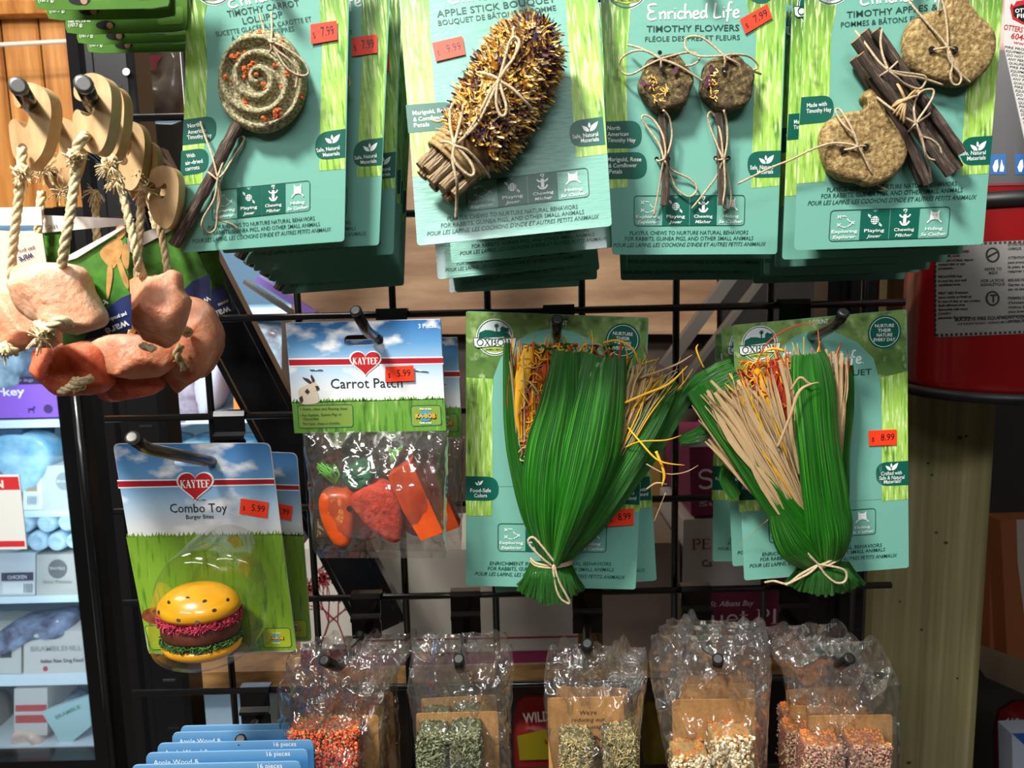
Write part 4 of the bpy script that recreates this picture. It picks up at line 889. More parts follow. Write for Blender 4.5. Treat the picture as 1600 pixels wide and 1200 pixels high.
def husk_card(F, cor, R, foliage, arch, grassl, grassr, logo, nurture, badges, panel, lines, count, extra=None):
    card_body(F, cor, R)
    MB(FOLIAGE).poly(quad(F, foliage, E)).build('foliage_picture', R)
    MB(GRASS).poly(quad(F, grassl, 1.5 * E)).build('grass_picture', R); MB(GRASS).poly(quad(F, grassr, 1.5 * E)).build('grass_picture', R)
    MB(TEAL).poly(quad(F, arch, 2 * E)).build('arch_panel', R)
    mb = MB(WHITE); oval_logo(mb, F, *logo, 3 * E); mb.build('logo', R)
    cx, cy, r, sl = nurture; mb = MB(DTEAL); mb.poly(disc(F, cx, cy, r, 2 * E, 36)); mb.use(WHITE)
    k = F.mm(cx, cy) * r; c = F.L(cx, cy, 3 * E); ring = lambda q: [c + Vector((cos(t) * k * q, 0, sin(t) * k * q)) for t in [2 * pi * i / 36 for i in range(37)]]
    stroke(mb, ring(.88), k * .03); mb.build('round_badge', R); mb = MB(WHITE)
    for i, t_ in enumerate(('NURTURE', 'THEIR', 'NATURE', 'EVERY DAY')): ctext(mb, F, t_, (cx, cy - r * .3 + i * r * .28), r * (1.15, .8, .95, 1.3)[i], r * .2, slope=sl, h=3 * E, m=WHITE, bold=.010)
    text(mb, F, '1 COUNT', *count, 7, 3 * E, WHITE, bold=.006)
    for pts, side, rows, lg in badges:
        pill(F, R, pts, side)
        for t_, a, b in rows: text(mb, F, t_, a, b, 6.2, 4 * E, WHITE, bold=.006)
        if lg: leaf_logo(mb, F, lg[0], lg[1], lg[2], -.04, 4 * E)
    for t_, a, b, cap, sh in lines: text(mb, F, t_, a, b, cap, 3 * E, INK, bold=.004, shear=sh)
    if extra: extra(mb)
    mb.build('lettering', R)
    icon_panel(F, *panel, R, h=3 * E)
ENR = 'ENRICHMENT INSPIRED BY NATURAL BEHAVIORS'
# left bouquet
F = Frame((728, 486), (1014, 496), (728, 915), .505, .505, .51)
R5 = thing('chew_toy_card', 'teal card with wide green corn husk bouquet, left of the two bouquets, front', 'pet toy', mtx=F.m, group='corn husk bouquet cards')
husk_card(F, [(728, 486), (1014, 496), (993, 921), (728, 915)], R5,
    [(728, 487), (1013, 497), (1006, 600), (1000, 640), (728, 620)], [(768, 900)] and [(769, 620), (771, 590), (782, 560), (803, 534), (835, 518), (865, 513), (895, 518), (925, 532), (946, 556), (958, 590), (962, 640), (960, 760), (769, 760)],
    [(728, 590), (770, 592), (769, 806), (728, 806)], [(962, 600), (1006, 604), (999, 800), (960, 800)],
    (773, 527, 29, .0), (973, 532, 27, .06),
    [([(728, 744), (779, 745), (779, 783), (728, 782)], 'r', [('Food-Safe', (735, 769), (767, 769)), ('Colors', (741, 777), (761, 777))], (748, 755, 7)),
     ([(962, 748), (1000, 750), (999, 789), (960, 787)], 'l', [('Crafted with', (963, 772), (991, 773)), ('Safe & Natural', (960, 780), (994, 781))], None)],
    ((778, 818), (948, 820), (778, 861)),
    [(ENR, (765, 883), (955, 884), 6.2, .1), (FORR, (762, 891), (959, 893), 6.2, .1), (POUR, (742, 899), (977, 905), 6.2, .3)], ((855, 507), (886, 508)))
sticker(F, [(949, 798), (990, 794), (990, 820), (949, 823)], '8.99', R5, h=.002)
def skirt(mb, F, cx, cy, w0, w1, hgt, seed, n=46, m=HUSK, tilt=0.0):
    rn = random.Random(seed)
    for ring_, hh in ((0, .010), (1, .024), (2, .030)):
        for i in range(n):
            u = -1 + 2 * (i + rn.random()) / n; x0 = cx + u * w0 * (1 - ring_ * .1); x1 = cx + u * w1 * (1 - ring_ * .12) + tilt * hgt + rn.gauss(0, 2); y1 = cy + hgt * (1 - .28 * u * u) + rn.uniform(-7, 5) - (6 - ring_ * 3)
            bul = hh + .006 * (1 - u * u); mb.use(m if rn.random() < .96 or ring_ else HUSKN)
            leaf(mb, F, [(x0, cy - 3, bul * .75), (x0 * .55 + x1 * .45, cy + hgt * .35, bul), (x1, y1, bul * .95)], [2.2, 3.6, 3.2], arch=.0008, nu=4, k=3, rib=.0002, seed=i)
B = thing  # noqa
def bouquet(name, R): 
    o = MB(HUSK); return o
mb = MB(HUSK)
# hidden body behind the leaves so that nothing shows through
leaf(mb, F, [(850, 560, .012), (850, 650, .012), (858, 760, .014), (862, 870, .016)], [45, 48, 38, 20], arch=.002, seed=9, m=HO)
bq = mb.build('husk_bouquet', R5)
def lf(F, sp, hw, parent, seed, **kw): return leaf(MB(kw.pop('m', HUSK)), F, sp, hw, seed=seed, **kw).build('husk_leaf', parent)
lf(F, [(792, 534, .018), (797, 610, .019), (806, 700, .02), (828, 800, .022), (855, 872, .02)], [5, 11, 15, 15, 10], bq, 1, arch=.003, nu=10, jag=.001)
lf(F, [(888, 545, .026), (882, 620, .031), (866, 710, .034), (858, 800, .033), (862, 872, .024)], [22, 34, 44, 36, 14], bq, 2, arch=.009, nu=40, jag=.0014)
lf(F, [(944, 552, .027), (935, 620, .034), (918, 710, .038), (892, 800, .036), (868, 872, .025)], [33, 42, 46, 33, 13], bq, 3, arch=.012, nu=46, jag=.0014)
lf(F, [(1052, 592, .026), (1015, 660, .029), (965, 740, .031), (918, 820, .030), (878, 872, .024)], [13, 24, 27, 20, 9], bq, 4, arch=.004, nu=26, jag=.0014)
lf(F, [(1074, 610, .020), (1040, 655, .022), (985, 735, .025), (925, 820, .025), (882, 874, .022)], [14, 21, 24, 18, 9], bq, 5, arch=.003, nu=14, jag=.0014)
lf(F, [(880, 552, .014), (875, 600, .014), (870, 700, .016)], [26, 30, 30], bq, 6, arch=.003, nu=14, jag=.004)
lf(F, [(830, 541, .021), (816, 590, .022), (808, 640, .022), (812, 690, .020)], [10, 11, 8, 3], bq, 7, arch=.002, nu=8, jag=.001, m=HY)
lf(F, [(851, 548, .018), (840, 600, .019), (830, 660, .02), (824, 730, .02)], [10, 10, 8, 4], bq, 8, arch=.002, nu=8, jag=.001, m=HO)
mb = MB(HO); strands(mb, F, 80, (810, 760), (835, 770), (800, 550), (868, 545), .017, ([HO, HY, HR, HUSKN], [4, 4, 3, 2]), (.9, 2.6), 3, 6)
tangle(mb, F, 90, 830, 640, 20, 80, .022, [HY, HY, HO, HUSKN], 4, (.6, 1.3), 18, .003)
tangle(mb, F, 60, 890, 550, 75, 12, .020, [HR, HO, HY, HUSK, HUSKN], 5, (.8, 2.0), 14, .006)
strands(mb, F, 26, (850, 600), (990, 600), (840, 535), (1000, 545), .020, ([HO, HY, HR, HUSK], [3, 3, 2, 3]), (1, 2.4), 6, 5)
o = mb.build('shredded_husk_filling', bq); o['kind'] = 'stuff'
mb = MB(HUSKN); ribbons(mb, F, 34, (960, 735), (925, 800), (985, 570), (1050, 598), .026, ([HUSKN, RAFFIA], [3, 1]), (1.2, 3.6), 7, 5, .005)
strands(mb, F, 20, (925, 800), (960, 735), (985, 575), (1060, 590), .03, ([HUSKN, HY], [3, 1]), (.6, 1.5), 23, 6, .005)
strands(mb, F, 18, (975, 660), (990, 640), (1000, 575), (1080, 590), .030, ([HUSKN, HY], [2, 2]), (.8, 1.8), 8, 10, .005)
ribbons(mb, F, 3, (815, 780), (820, 780), (795, 540), (801, 560), .022, ([HUSKN], [1]), (1.2, 2.2), 9, 2, .002)
for pa, m_, w_ in (([(942, 536, .03), (965, 532, .034), (988, 545, .036), (998, 568, .036)], HY, 1.8), ([(975, 660, .03), (1000, 690, .04), (1030, 720, .045), (1070, 727, .046)], HY, 1.5), ([(975, 700, .034), (1000, 690, .04), (1040, 688, .044), (1065, 680, .044)], HY, 1.2),
    ([(1025, 705, .04), (1035, 730, .042), (1038, 745, .042), (1034, 760, .042)], HY, 2.4), ([(1010, 725, .036), (1040, 740, .04), (1070, 738, .042), (1091, 727, .042)], HUSKN, .9), ([(1010, 765, .036), (1025, 755, .04), (1042, 757, .04)], HUSKN, 1.6), ([(975, 630, .035), (1010, 615, .038), (1045, 600, .04), (1074, 572, .042)], HY, 2.0),
    ([(1040, 770, .03), (1032, 790, .03), (1022, 815, .028)], HUSKN, .6), ([(1000, 590, .034), (1030, 580, .036), (1060, 568, .036), (1082, 554, .036)], HUSKN, 1.5)):
    mb.use(m_); mb.tube(F.path(pa), [w_ * F.mm(900, 700)] * 3 + [w_ * .3 * F.mm(900, 700)], 5, k=5, flat=.5)
o = mb.build('raffia_strands', bq); o['kind'] = 'stuff'
mb = MB(HUSK); skirt(mb, F, 860, 880, 30, 52, 62, 5); o = mb.build('trimmed_husk_ends', bq); o['kind'] = 'stuff'
twine(F, [[(829, 872, .018), (838, 880, .028), (862, 884, .033), (885, 880, .03), (894, 876, .018)], [(829, 876, .018), (838, 884, .028), (862, 887, .033), (887, 883, .03), (895, 879, .018)], [(862, 884, .034), (845, 870, .035), (828, 852, .034), (826, 843, .034), (834, 840, .034), (848, 855, .035), (866, 878, .035)], [(866, 880, .035), (875, 860, .037), (880, 845, .037), (876, 825, .037)],
 [(866, 880, .035), (872, 905, .036), (885, 930, .036), (890, 940, .035), (888, 943, .035), (876, 935, .036), (868, 915, .036), (864, 884, .035)]], R5, .0008)
dup(R5, F.at(F.L(993, 921), 1026, 907, .535, -6, 0), 'teal card with a husk bouquet, directly behind the left bouquet card', None, skip=('husk_bouquet', 'twine', 'price_sticker'))
# right bouquet
F = Frame((1145, 509), (1417, 483), (1163, 907), .50, .50, .505)
R6 = thing('chew_toy_card', 'teal card with slanting husk and raffia bouquet, right of the two bouquets, front', 'pet toy', mtx=F.m, group='corn husk bouquet cards')
husk_card(F, [(1145, 508), (1417, 483), (1420, 887), (1163, 907)], R6,
    [(1146, 508), (1416, 484), (1417, 600), (1417, 640), (1150, 640)], [(1197, 650), (1192, 610), (1200, 575), (1218, 545), (1242, 525), (1270, 516), (1305, 519), (1340, 535), (1365, 560), (1376, 600), (1378, 660), (1378, 780), (1200, 790)],
    [(1151, 600), (1195, 596), (1204, 796), (1155, 800)], [(1377, 590), (1418, 580), (1419, 780), (1378, 783)],
    (1187, 537, 28, -.09), (1382, 519, 26, -.03),
    [([(1368, 723), (1419, 720), (1419, 758), (1369, 760)], 'l', [('Crafted with', (1377, 743), (1409, 741)), ('Safe & Natural', (1374, 750), (1413, 748)), ('Materials!', (1381, 756), (1408, 754))], (1393, 730, 11)),
     ([(1153, 740), (1200, 738), (1202, 780), (1155, 782)], 'r', [('Food-Safe', (1160, 765), (1190, 763))], None)],
    ((1201, 808), (1368, 794), (1202, 848)),
    [(ENR, (1191, 869), (1378, 854), 6, .1), (FORR, (1188, 877), (1383, 861), 6, .1), (POUR, (1171, 887), (1402, 870), 6, .3)], ((1265, 507), (1294, 505)),
    lambda mb: (hand(mb, F, 'Enriched Life.', (1222, 572), (1351, 567), 20, 4 * E, WHITE, wt=.13), text(mb, F, 'FORAGE BOUQUET', (1215, 594), (1362, 585), 9.5, 4 * E, INK, bold=.006)))
sticker(F, [(1357, 673), (1401, 671), (1401, 695), (1358, 697)], '8.99', R6)
mb = MB(HUSK); leaf(mb, F, [(1210, 620, .010), (1240, 700, .012), (1270, 790, .014), (1290, 880, .014)], [36, 36, 30, 20], arch=.004, seed=9); bq = mb.build('husk_bouquet', R6)
lf(F, [(1262, 549, .030), (1270, 600, .033), (1278, 690, .036), (1290, 780, .036), (1298, 840, .034), (1293, 885, .026)], [24, 33, 32, 34, 34, 18], bq, 12, arch=.006, nu=40, jag=.0014)
lf(F, [(1092, 600, .026), (1118, 645, .028), (1160, 705, .03), (1215, 785, .03), (1262, 845, .028), (1285, 880, .024)], [22, 22, 22, 24, 22, 10], bq, 13, arch=.004, nu=26, jag=.0014)
lf(F, [(1150, 577, .026), (1125, 590, .026), (1098, 606, .025), (1078, 622, .022)], [20, 23, 22, 16], bq, 14, arch=.0005, nu=20, jag=.0014)
lf(F, [(1326, 570, .012), (1324, 640, .014), (1318, 720, .016), (1312, 860, .016)], [7, 10, 10, 14], bq, 15, arch=.002, nu=8)
lf(F, [(1215, 800, .036), (1240, 850, .036), (1272, 882, .03)], [14, 26, 14], bq, 16, arch=.004, nu=12)
lf(F, [(1180, 575, .024), (1200, 625, .024), (1215, 690, .022)], [7, 9, 5], bq, 17, arch=.002, nu=6, m=HY)
lf(F, [(1210, 560, .022), (1222, 620, .022), (1235, 700, .022)], [8, 10, 7], bq, 18, arch=.002, nu=6, m=HR)
lf(F, [(1148, 712, .014), (1135, 745, .012), (1150, 775, .012)], [9, 12, 10], bq, 19, arch=.002, nu=8)
lf(F, [(1060, 690, .010), (1085, 683, .012), (1110, 668, .012)], [9, 12, 12], bq, 20, arch=.002, nu=10, jag=.001)
mb = MB(HO); strands(mb, F, 120, (1225, 760), (1262, 740), (1135, 600), (1238, 560), .020, ([HO, HR, HY, HUSKN], [4, 5, 4, 1.5]), (.8, 2.4), 13, 7, .004)
tangle(mb, F, 120, 1195, 610, 42, 45, .022, [HR, HO, HY, HR], 14, (.7, 1.6), 16, .005)
tangle(mb, F, 50, 1243, 690, 12, 50, .024, [HR, HO, HY], 15, (.6, 1.3), 14, .003)
strands(mb, F, 24, (1235, 640), (1320, 640), (1210, 548), (1325, 550), .020, ([HO, HY, HR, HUSKN], [2, 2, 2, 3]), (1, 2.2), 16, 5)
o = mb.build('shredded_husk_filling', bq); o['kind'] = 'stuff'
mb = MB(HUSKN); ribbons(mb, F, 46, (1250, 850), (1266, 790), (1100, 622), (1172, 600), .030, ([HUSKN, RAFFIA], [3, 1]), (1.6, 5.5), 17, 7, .005)
strands(mb, F, 26, (1255, 850), (1265, 800), (1100, 620), (1190, 600), .033, ([HUSKN, HY], [3, 1]), (.7, 1.8), 22, 8, .004)
ribbons(mb, F, 9, (1238, 760), (1256, 730), (1185, 600), (1236, 560), .033, ([HUSKN], [1]), (1.5, 3.5), 18, 4, .003)
ribbons(mb, F, 16, (1306, 700), (1316, 720), (1294, 555), (1328, 562), .024, ([HUSKN], [1]), (1.4, 3.4), 19, 3, .003)
ribbons(mb, F, 8, (1195, 790), (1218, 815), (1086, 640), (1112, 690), .024, ([HUSKN], [1]), (1.8, 4.0), 21, 4, .003)
for pa, m_, w_ in (([(1180, 575, .03), (1200, 535, .03), (1240, 510, .024), (1278, 505, .02)], HR, 1.0), ([(1236, 610, .038), (1250, 590, .042), (1265, 600, .042), (1280, 598, .042)], HUSKN, 2.0), ([(1215, 700, .04), (1235, 650, .044), (1250, 610, .045), (1278, 597, .044)], HUSKN, 2.4), ([(1100, 575, .03), (1093, 560, .032), (1088, 545, .032), (1091, 538, .032)], HY, 1.4),
    ([(1200, 812, .03), (1180, 830, .012), (1155, 850, .005)], HUSKN, .7), ([(1225, 548, .03), (1205, 545, .03), (1185, 555, .03)], HY, 2.2)):
    mb.use(m_); mb.tube(F.path(pa), [w_ * F.mm(1250, 700)] * (len(pa) - 1) + [w_ * .3 * F.mm(1250, 700)], 5, k=5, flat=.5)
o = mb.build('raffia_strands', bq); o['kind'] = 'stuff'
mb = MB(HUSK); skirt(mb, F, 1288, 880, 36, 62, 48, 8); o = mb.build('trimmed_husk_ends', bq); o['kind'] = 'stuff'
twine(F, [[(1250, 878, .02), (1270, 884, .03), (1290, 880, .035), (1310, 868, .032), (1321, 858, .02)], [(1250, 883, .02), (1270, 889, .03), (1290, 885, .035), (1312, 873, .032), (1322, 863, .02)], [(1279, 882, .036), (1265, 868, .037), (1245, 845, .036), (1228, 817, .034)], [(1279, 882, .036), (1250, 898, .034), (1230, 912, .03), (1210, 908, .026), (1195, 910, .02)],
 [(1279, 882, .036), (1265, 895, .036), (1240, 908, .035), (1227, 914, .034)], [(1279, 882, .037), (1300, 885, .037), (1318, 890, .036), (1323, 900, .036), (1318, 910, .036), (1305, 910, .037), (1290, 898, .037), (1280, 884, .037)]], R6, .0008)
lp = F.L(1145, 508)
dup(R6, F.at(lp, 1127, 511, .535, 0, 0), 'teal husk bouquet card second from the front on the right hook', None, skip=('husk_bouquet', 'twine', 'price_sticker'))
dup(R6, F.at(lp, 1118, 522, .565, 3.5, 0), 'teal husk bouquet card third and hindmost on the right hook', None, skip=('husk_bouquet', 'twine', 'price_sticker'))
# ================================================================== 6. small-animal toys on sky and grass cards
SKY = picture_mat('sky_picture', [(0, '#3f79b4'), (.3, '#6fa3cf'), (.45, '#a9c4d8'), (.6, '#c9cfd2'), (1, '#d3d3cf')], [('#e9ecee', 38, (.7, 1, 1.3), (.52, .62))], zrange=.085, rough=.35)
SKY2 = picture_mat('sky_header_picture', [(0, '#2f6cab'), (.25, '#5f97c9'), (.5, '#a3c6df'), (.75, '#dfe4e6'), (1, '#e6e6e3')], [('#eef1f3', 45, (.7, 1, 1.3), (.50, .6))], zrange=.055, rough=.35)
LAWN = picture_mat('lawn_picture', [(0, '#6a964a'), (.3, '#688f2e'), (.7, '#84a82e'), (1, '#90b434')], [('#3f6f1c', 380, (1, 1, .12), (.54, .7)), ('#8fbb4a', 300, (1, 1, .1), (.6, .72))], zrange=.19, rough=.35)
LAWN2 = picture_mat('lawn_header_picture', [(0, '#7a9a54'), (1, '#5f9a34')], [('#416f26', 420, (1, 1, .15), (.5, .68)), ('#9dbf6a', 380, (1, 1, .12), (.58, .72))], zrange=.08, rough=.35)
REDINK = mat('red_ink', '#a8202c', .35, coat=.3); HEART = mat('heart_red_ink', '#b5262c', .35, coat=.4)
def lawn_edge(mb, F, a, b, c, d, h, n=90, amp=5, seed=0):
    """lawn from the ragged top edge a-b down to c-d"""
    rn = random.Random(seed)
    top = [(a[0] + (b[0] - a[0]) * i / n, a[1] + (b[1] - a[1]) * i / n) for i in range(n + 1)]
    for i in range(n):
        x0, y0 = top[i]; x1, y1 = top[i + 1]; l = rn.uniform(0, amp); dx = rn.uniform(-amp, amp) * .6
        mb.add([F.L(x0 - 1, y0 + 2, h), F.L(x1 + 1, y1 + 2, h), F.L((x0 + x1) / 2 + dx, y0 - l, h)], [[0, 1, 2]])
    mb.poly([F.L(a[0], a[1] + 1, h), F.L(b[0], b[1] + 1, h), F.L(*c, h), F.L(*d, h)])
def heart_logo(F, cx, cy, s, sl, parent, h):
    mb = MB(WHITE)
    def hp(k): return [F.L(cx + s * k * 1.02 * x, cy - s * k * .85 * z - sl * s * x * -1 * 0 + sl * s * k * x, h) for x, z in [(16 * sin(t) ** 3 / 16, (13 * cos(t) - 5 * cos(2 * t) - 2 * cos(3 * t) - cos(4 * t)) / 15) for t in [2 * pi * i / 40 for i in range(40)]]]
    mb.poly(hp(1)); o = mb.build('heart_logo', parent)
    q = MB(HEART); q.poly([v - Vector((0, E, 0)) for v in hp(.9)]); serif(q, F, 'KAYTEE', (cx - s * .78, cy + s * (.18 - .78 * sl)), (cx + s * .82, cy + s * (.18 + .78 * sl)), s * .44, h + 2 * E, WHITE); q.build('logo_lettering', o)
def kabob(F, cx, cy, s, parent, h):
    mb = MB(mat('round_blue_ink', '#3e9bc0', .4)); mb.poly(disc(F, cx, cy, s * .6, h, 20, s * .75)); mb.use(WHITE)
    for q, t_ in ((-.7, 'Part of the'), (.85, 'Family of Fun!')): ctext(mb, F, t_, (cx, cy + s * q), s * 1.3, s * .2, h=h + E, m=WHITE, bold=.03)
    ctext(mb, F, 'KA-BOB', (cx + .7, cy + s * .25), s * 2.3, s * .55, h=h + E, m=mat('brown_ink', '#5a3a10', .5), bold=.07)
    ctext(mb, F, 'KA-BOB', (cx, cy + s * .2), s * 2.2, s * .5, h=h + 2 * E, m=mat('orange_ink', '#f0b030', .5), bold=.035); mb.build('family_emblem', parent)
LIME = mat('lime_box_ink', '#86ad3c', .4)
def box_outline(mb, F, q, h, fill=LIME, line=DTEAL, w=1.0):
    mb.br.append(len(mb.v)); v = quad(F, q, h, .002); mb.use(fill); mb.poly(v); mb.use(line); v = [p - Vector((0, E, 0)) for p in v]; stroke(mb, v + [v[0]], F.mm(*q[0]) * w)
FILM = film_mat('clear_film', .09, bump=.5, scale=80, base=.07, haze=.025)
FILMB = film_mat('crinkled_cellophane', .06, edge=.6, tint=(.965, .96, .95, 1), bump=.6, scale=70, base=.06, haze=.015)
# burger toy
F = Frame((176, 693), (422, 692), (232, 1022), .44, .44, .445)
R7 = thing('blister_toy', 'sky and grass card with a wooden burger in a clear blister, front', 'pet toy', mtx=F.m, group='burger toys on one hook')
def slot_card(F, cor, hole, parent, name='card', m=WHITE, rad=.004, thick=.0006):
    """card with a long hang hole: the outline is joined to the hole by a thin bridge"""
    o = quad(F, cor, 0, rad); hx0, hx1, hy0, hy1 = hole; k = F.mm(hx0, hy0)
    ho = rcorner([F.L(x, y, 0) for x, y in [(hx0, hy0), (hx1, hy0), (hx1, hy1), (hx0, hy1)]], (hy1 - hy0) * k * .48)
    return o, ho
def holed(mb, o, ho):
    """annulus between an outline o and a hole ho (both closed loops), built by angular pairing"""
    c = sum(ho, Vector()) / len(ho)
    def ang(v): return math.atan2(v.z - c.z, v.x - c.x)
    def at(loop, a):
        d = Vector((cos(a), 0, sin(a))); best = None
        for i in range(len(loop)):
            p, q = loop[i], loop[(i + 1) % len(loop)]; e = q - p; den = d.x * e.z - d.z * e.x
            if abs(den) < 1e-12: continue
            w_ = p - c; t = (w_.x * e.z - w_.z * e.x) / den; u = (w_.x * d.z - w_.z * d.x) / den
            if t > 0 and -1e-6 <= u <= 1 + 1e-6 and (best is None or t > best): best = t
        return c + d * best + Vector((0, 0, 0))
    A = sorted(set([round(ang(v), 6) for v in o + ho])); n = len(A)
    O = [at(o, a) for a in A]; H = [at(ho, a) for a in A]
    mb.add(O + H, [[i, (i + 1) % n, n + (i + 1) % n, n + i] for i in range(n)])
    return mb
def clipz(F, cor_top, cor_bot): pass
cor = [(176, 693), (422, 692), (464, 1018), (232, 1022)]
o_, ho_ = slot_card(F, cor, (271, 331, 712, 728), R7)
mb = MB(mat('card_back_white', '#c8c9c6', .5)); holed(mb, o_, ho_); holed(mb, [v + Vector((0, .0006, 0)) for v in o_], [v + Vector((0, .0006, 0)) for v in ho_])
n = len(o_); mb.add(o_ + [v + Vector((0, .0006, 0)) for v in o_], [[i, (i + 1) % n, n + (i + 1) % n, n + i] for i in range(n)]); mb.build('card', R7)
top = quad(F, [(177, 694), (421, 693), (441, 850), (203, 852)], E, [.004, .004, 0, 0]); mb = MB(SKY); holed(mb, top, [v - Vector((0, E, 0)) for v in ho_]); mb.build('sky_picture', R7)
mb = MB(LAWN); lawn_edge(mb, F, (197, 838), (440, 834), (463, 1016), (233, 1021), 2 * E, 110, 7, 1); mb.build('lawn_picture', R7)
mb = MB(WHITE); mb.poly(quad(F, [(183, 750), (428, 747), (429, 758), (185, 763)], 2 * E)); mb.use(REDINK); mb.poly(quad(F, [(183, 752), (428, 749), (429, 756), (185, 761)], 3 * E)); mb.build('red_band', R7)
heart_logo(F, 305, 757, 29, -.02, R7, 5 * E)
mb = MB(BLACKINK); text(mb, F, 'Combo Toy', (266, 801), (355, 800), 15, 3 * E, mat('charcoal_ink', '#2c3236', .5), bold=.006); text(mb, F, 'Burger Bites', (291, 811), (334, 810), 7, 3 * E, MATS['charcoal_ink'], bold=.012); mb.build('lettering', R7)
mb = MB(CHROME); mb.tube(F.path([(302, 780, .0005), (321, 781, .0005)]), .0003, 5); mb.build('staple', R7)
mb = MB(mat('patty_picture', '#8a4a26', .5, col2='#5f2f18', nscale=200)); mb.poly([v for v in disc(F, 245, 962, 14, 3 * E, 24, 24)]); mb.build('burger_picture', R7)
mb = MB(LIME); box_outline(mb, F, [(409, 982), (453, 981), (456, 1011), (412, 1012)], 3 * E, fill=mat('lime_field_ink', '#a6b52a', .4)); box_outline(mb, F, [(226, 978), (300, 976), (306, 1013), (236, 1015)], 3 * E, fill=MATS['lime_field_ink']); mb.build('info_box', R7)
kabob(F, 432, 997, 10, R7, 5 * E)
sticker(F, [(376, 779), (419, 785), (417, 810), (374, 803)], '5.99', R7)
# the burger, turned solid
BUN = mat('yellow_bun_wood', '#e0a31c', .3, col2='#c9870f', nscale=30, stretch=(1, 1, 4), coat=.6); PATTY = mat('brown_patty_wood', '#6b3320', .6, col2='#4e2216', nscale=120, bump=.3)
LOOFR = mat('red_loofah', '#a31c3c', .7); LOOFG = mat('green_loofah', '#2e5a22', .7, col2='#16380f', nscale=200); SEED = mat('dark_seed_paint', '#3a3020', .4)
bc = F.L(313, 968, .024); kk = F.mm(309, 968)
def lathe(mb, prof, n=40, c=bc, fy=1.0, tilt=.22):
    rows = []
    for r, z in prof: rows.append([c + Vector((cos(t) * r * kk, -sin(t) * r * kk * .82 - z * kk * 0 , z * kk * .84 - sin(t) * r * kk * .0)) for t in [2 * pi * i / n for i in range(n)]])
    mb.rings(rows)
lathe(MBt := MB(BUN), [(.5, 64), (20, 62), (38, 56), (50, 46), (58, 34), (60, 24), (57, 17), (.5, 16)]); bun = MBt.build('top_bun', R7)
mb = MB(SEED)
for a_, r_, z_ in ((-60, 42, 52), (-95, 34, 57), (-130, 46, 50), (-50, 55, 38), (-100, 58, 28), (-75, 59, 24), (-140, 58, 33), (-20, 50, 45)):
    t = radians(-a_); p = bc + Vector((cos(t) * (r_ + .8) * kk, -sin(t) * (r_ + .8) * kk * .82, z_ * kk * .84 - sin(t) * (r_) * kk * .0))
    nrm = Vector((cos(t), -sin(t), .5)).normalized(); s1 = nrm.cross(Vector((0, 0, 1))).normalized(); s2 = nrm.cross(s1)
    mb.poly([p + nrm * .0003 + s1 * cos(q) * 3.3 * kk + s2 * sin(q) * 2.4 * kk for q in [2 * pi * i / 10 for i in range(10)]])
mb.build('seeds', bun)
lathe(MBt := MB(PATTY), [(.5, 6), (54, 5), (57, 0), (57, -19), (54, -24), (.5, -24)]); MBt.build('patty', R7)
lathe(MBt := MB(BUN), [(.5, -36), (54, -36), (58, -41), (56, -50), (48, -57), (.5, -60)]); bb = MBt.build('bottom_bun', R7)
def fluff(mats_, r0, r1, z0, z1, n, name, seed):
    rn = random.Random(seed); mb = MB(*mats_)
    for i in range(n):
        t = rn.uniform(0, 2 * pi); pts = []
        for s_ in range(4):
            r = rn.uniform(r0, r1); z = rn.uniform(z0, z1); pts.append(bc + Vector((cos(t) * r * kk, -sin(t) * r * kk * .82, z * kk * .84 - sin(t) * r * kk * .0))); t += rn.uniform(-.15, .15)
        mb.cm = rn.randrange(len(mats_)); mb.tube(pts, .00035, 4, k=2, cap=False)
    o = mb.build(name, R7); o['kind'] = 'stuff'
fluff([LOOFR, mat('pink_loofah', '#c83a58', .7)], 46, 62, 0, 18, 520, 'red_loofah_shreds', 1); fluff([LOOFG, mat('leaf_green_loofah', '#4c7a2e', .7)], 46, 60, -36, -23, 420, 'green_loofah_shreds', 2)
q = c2([(x + 5, y) for x, y in [(240, 985), (243, 940), (252, 890), (275, 860), (312, 848), (350, 856), (382, 885), (398, 930), (403, 975), (398, 1000), (375, 1018), (340, 1031), (300, 1034), (265, 1026), (247, 1010)]], 4, True)
slab(F, q, .0006, .050, None, shr=(1, .985, .95, .8, .6, .4, .2, .1), hp=.034, back=False, m=film_mat('blister_plastic', .06, edge=.35, bump=.08, scale=40, base=.03, tint=(.97, .97, .97, 1))).build('blister', R7)
dup(R7, F.at(F.L(464, 1018), 487, 1003, .492, 2.5, 0), 'darker burger toy card showing only its right edge behind the first', None)

# carrot toy pack
F = Frame((446, 505), (688, 499), (460, 677), .47, .47, .473)
R8 = thing('bagged_toy', 'sky blue header card over a clear bag of carrot shaped chews, front', 'pet toy', mtx=F.m, group='carrot toy bags on one hook')
o_ = quad(F, [(446, 505), (688, 499), (697, 673), (460, 677)], .0008, .001); ho_ = rcorner([F.L(x, y, .0008) for x, y in [(538, 524), (599, 522), (599, 539), (538, 541)]], F.mm(540, 530) * 8)
mb = MB(MATS['card_back_white']); holed(mb, o_, ho_); b_ = [v + Vector((0, .0045, 0)) for v in o_]; hb = [v + Vector((0, .0045, 0)) for v in ho_]; holed(mb, b_, hb)
n = len(o_); mb.add(o_ + b_, [[i, (i + 1) % n, n + (i + 1) % n, n + i] for i in range(n)]); mb.build('header_card', R8)
mb = MB(SKY2); holed(mb, quad(F, [(446, 505), (688, 499), (694, 625), (456, 632)], .0008 + E), [v - Vector((0, E, 0)) for v in ho_]); mb.build('sky_picture', R8)
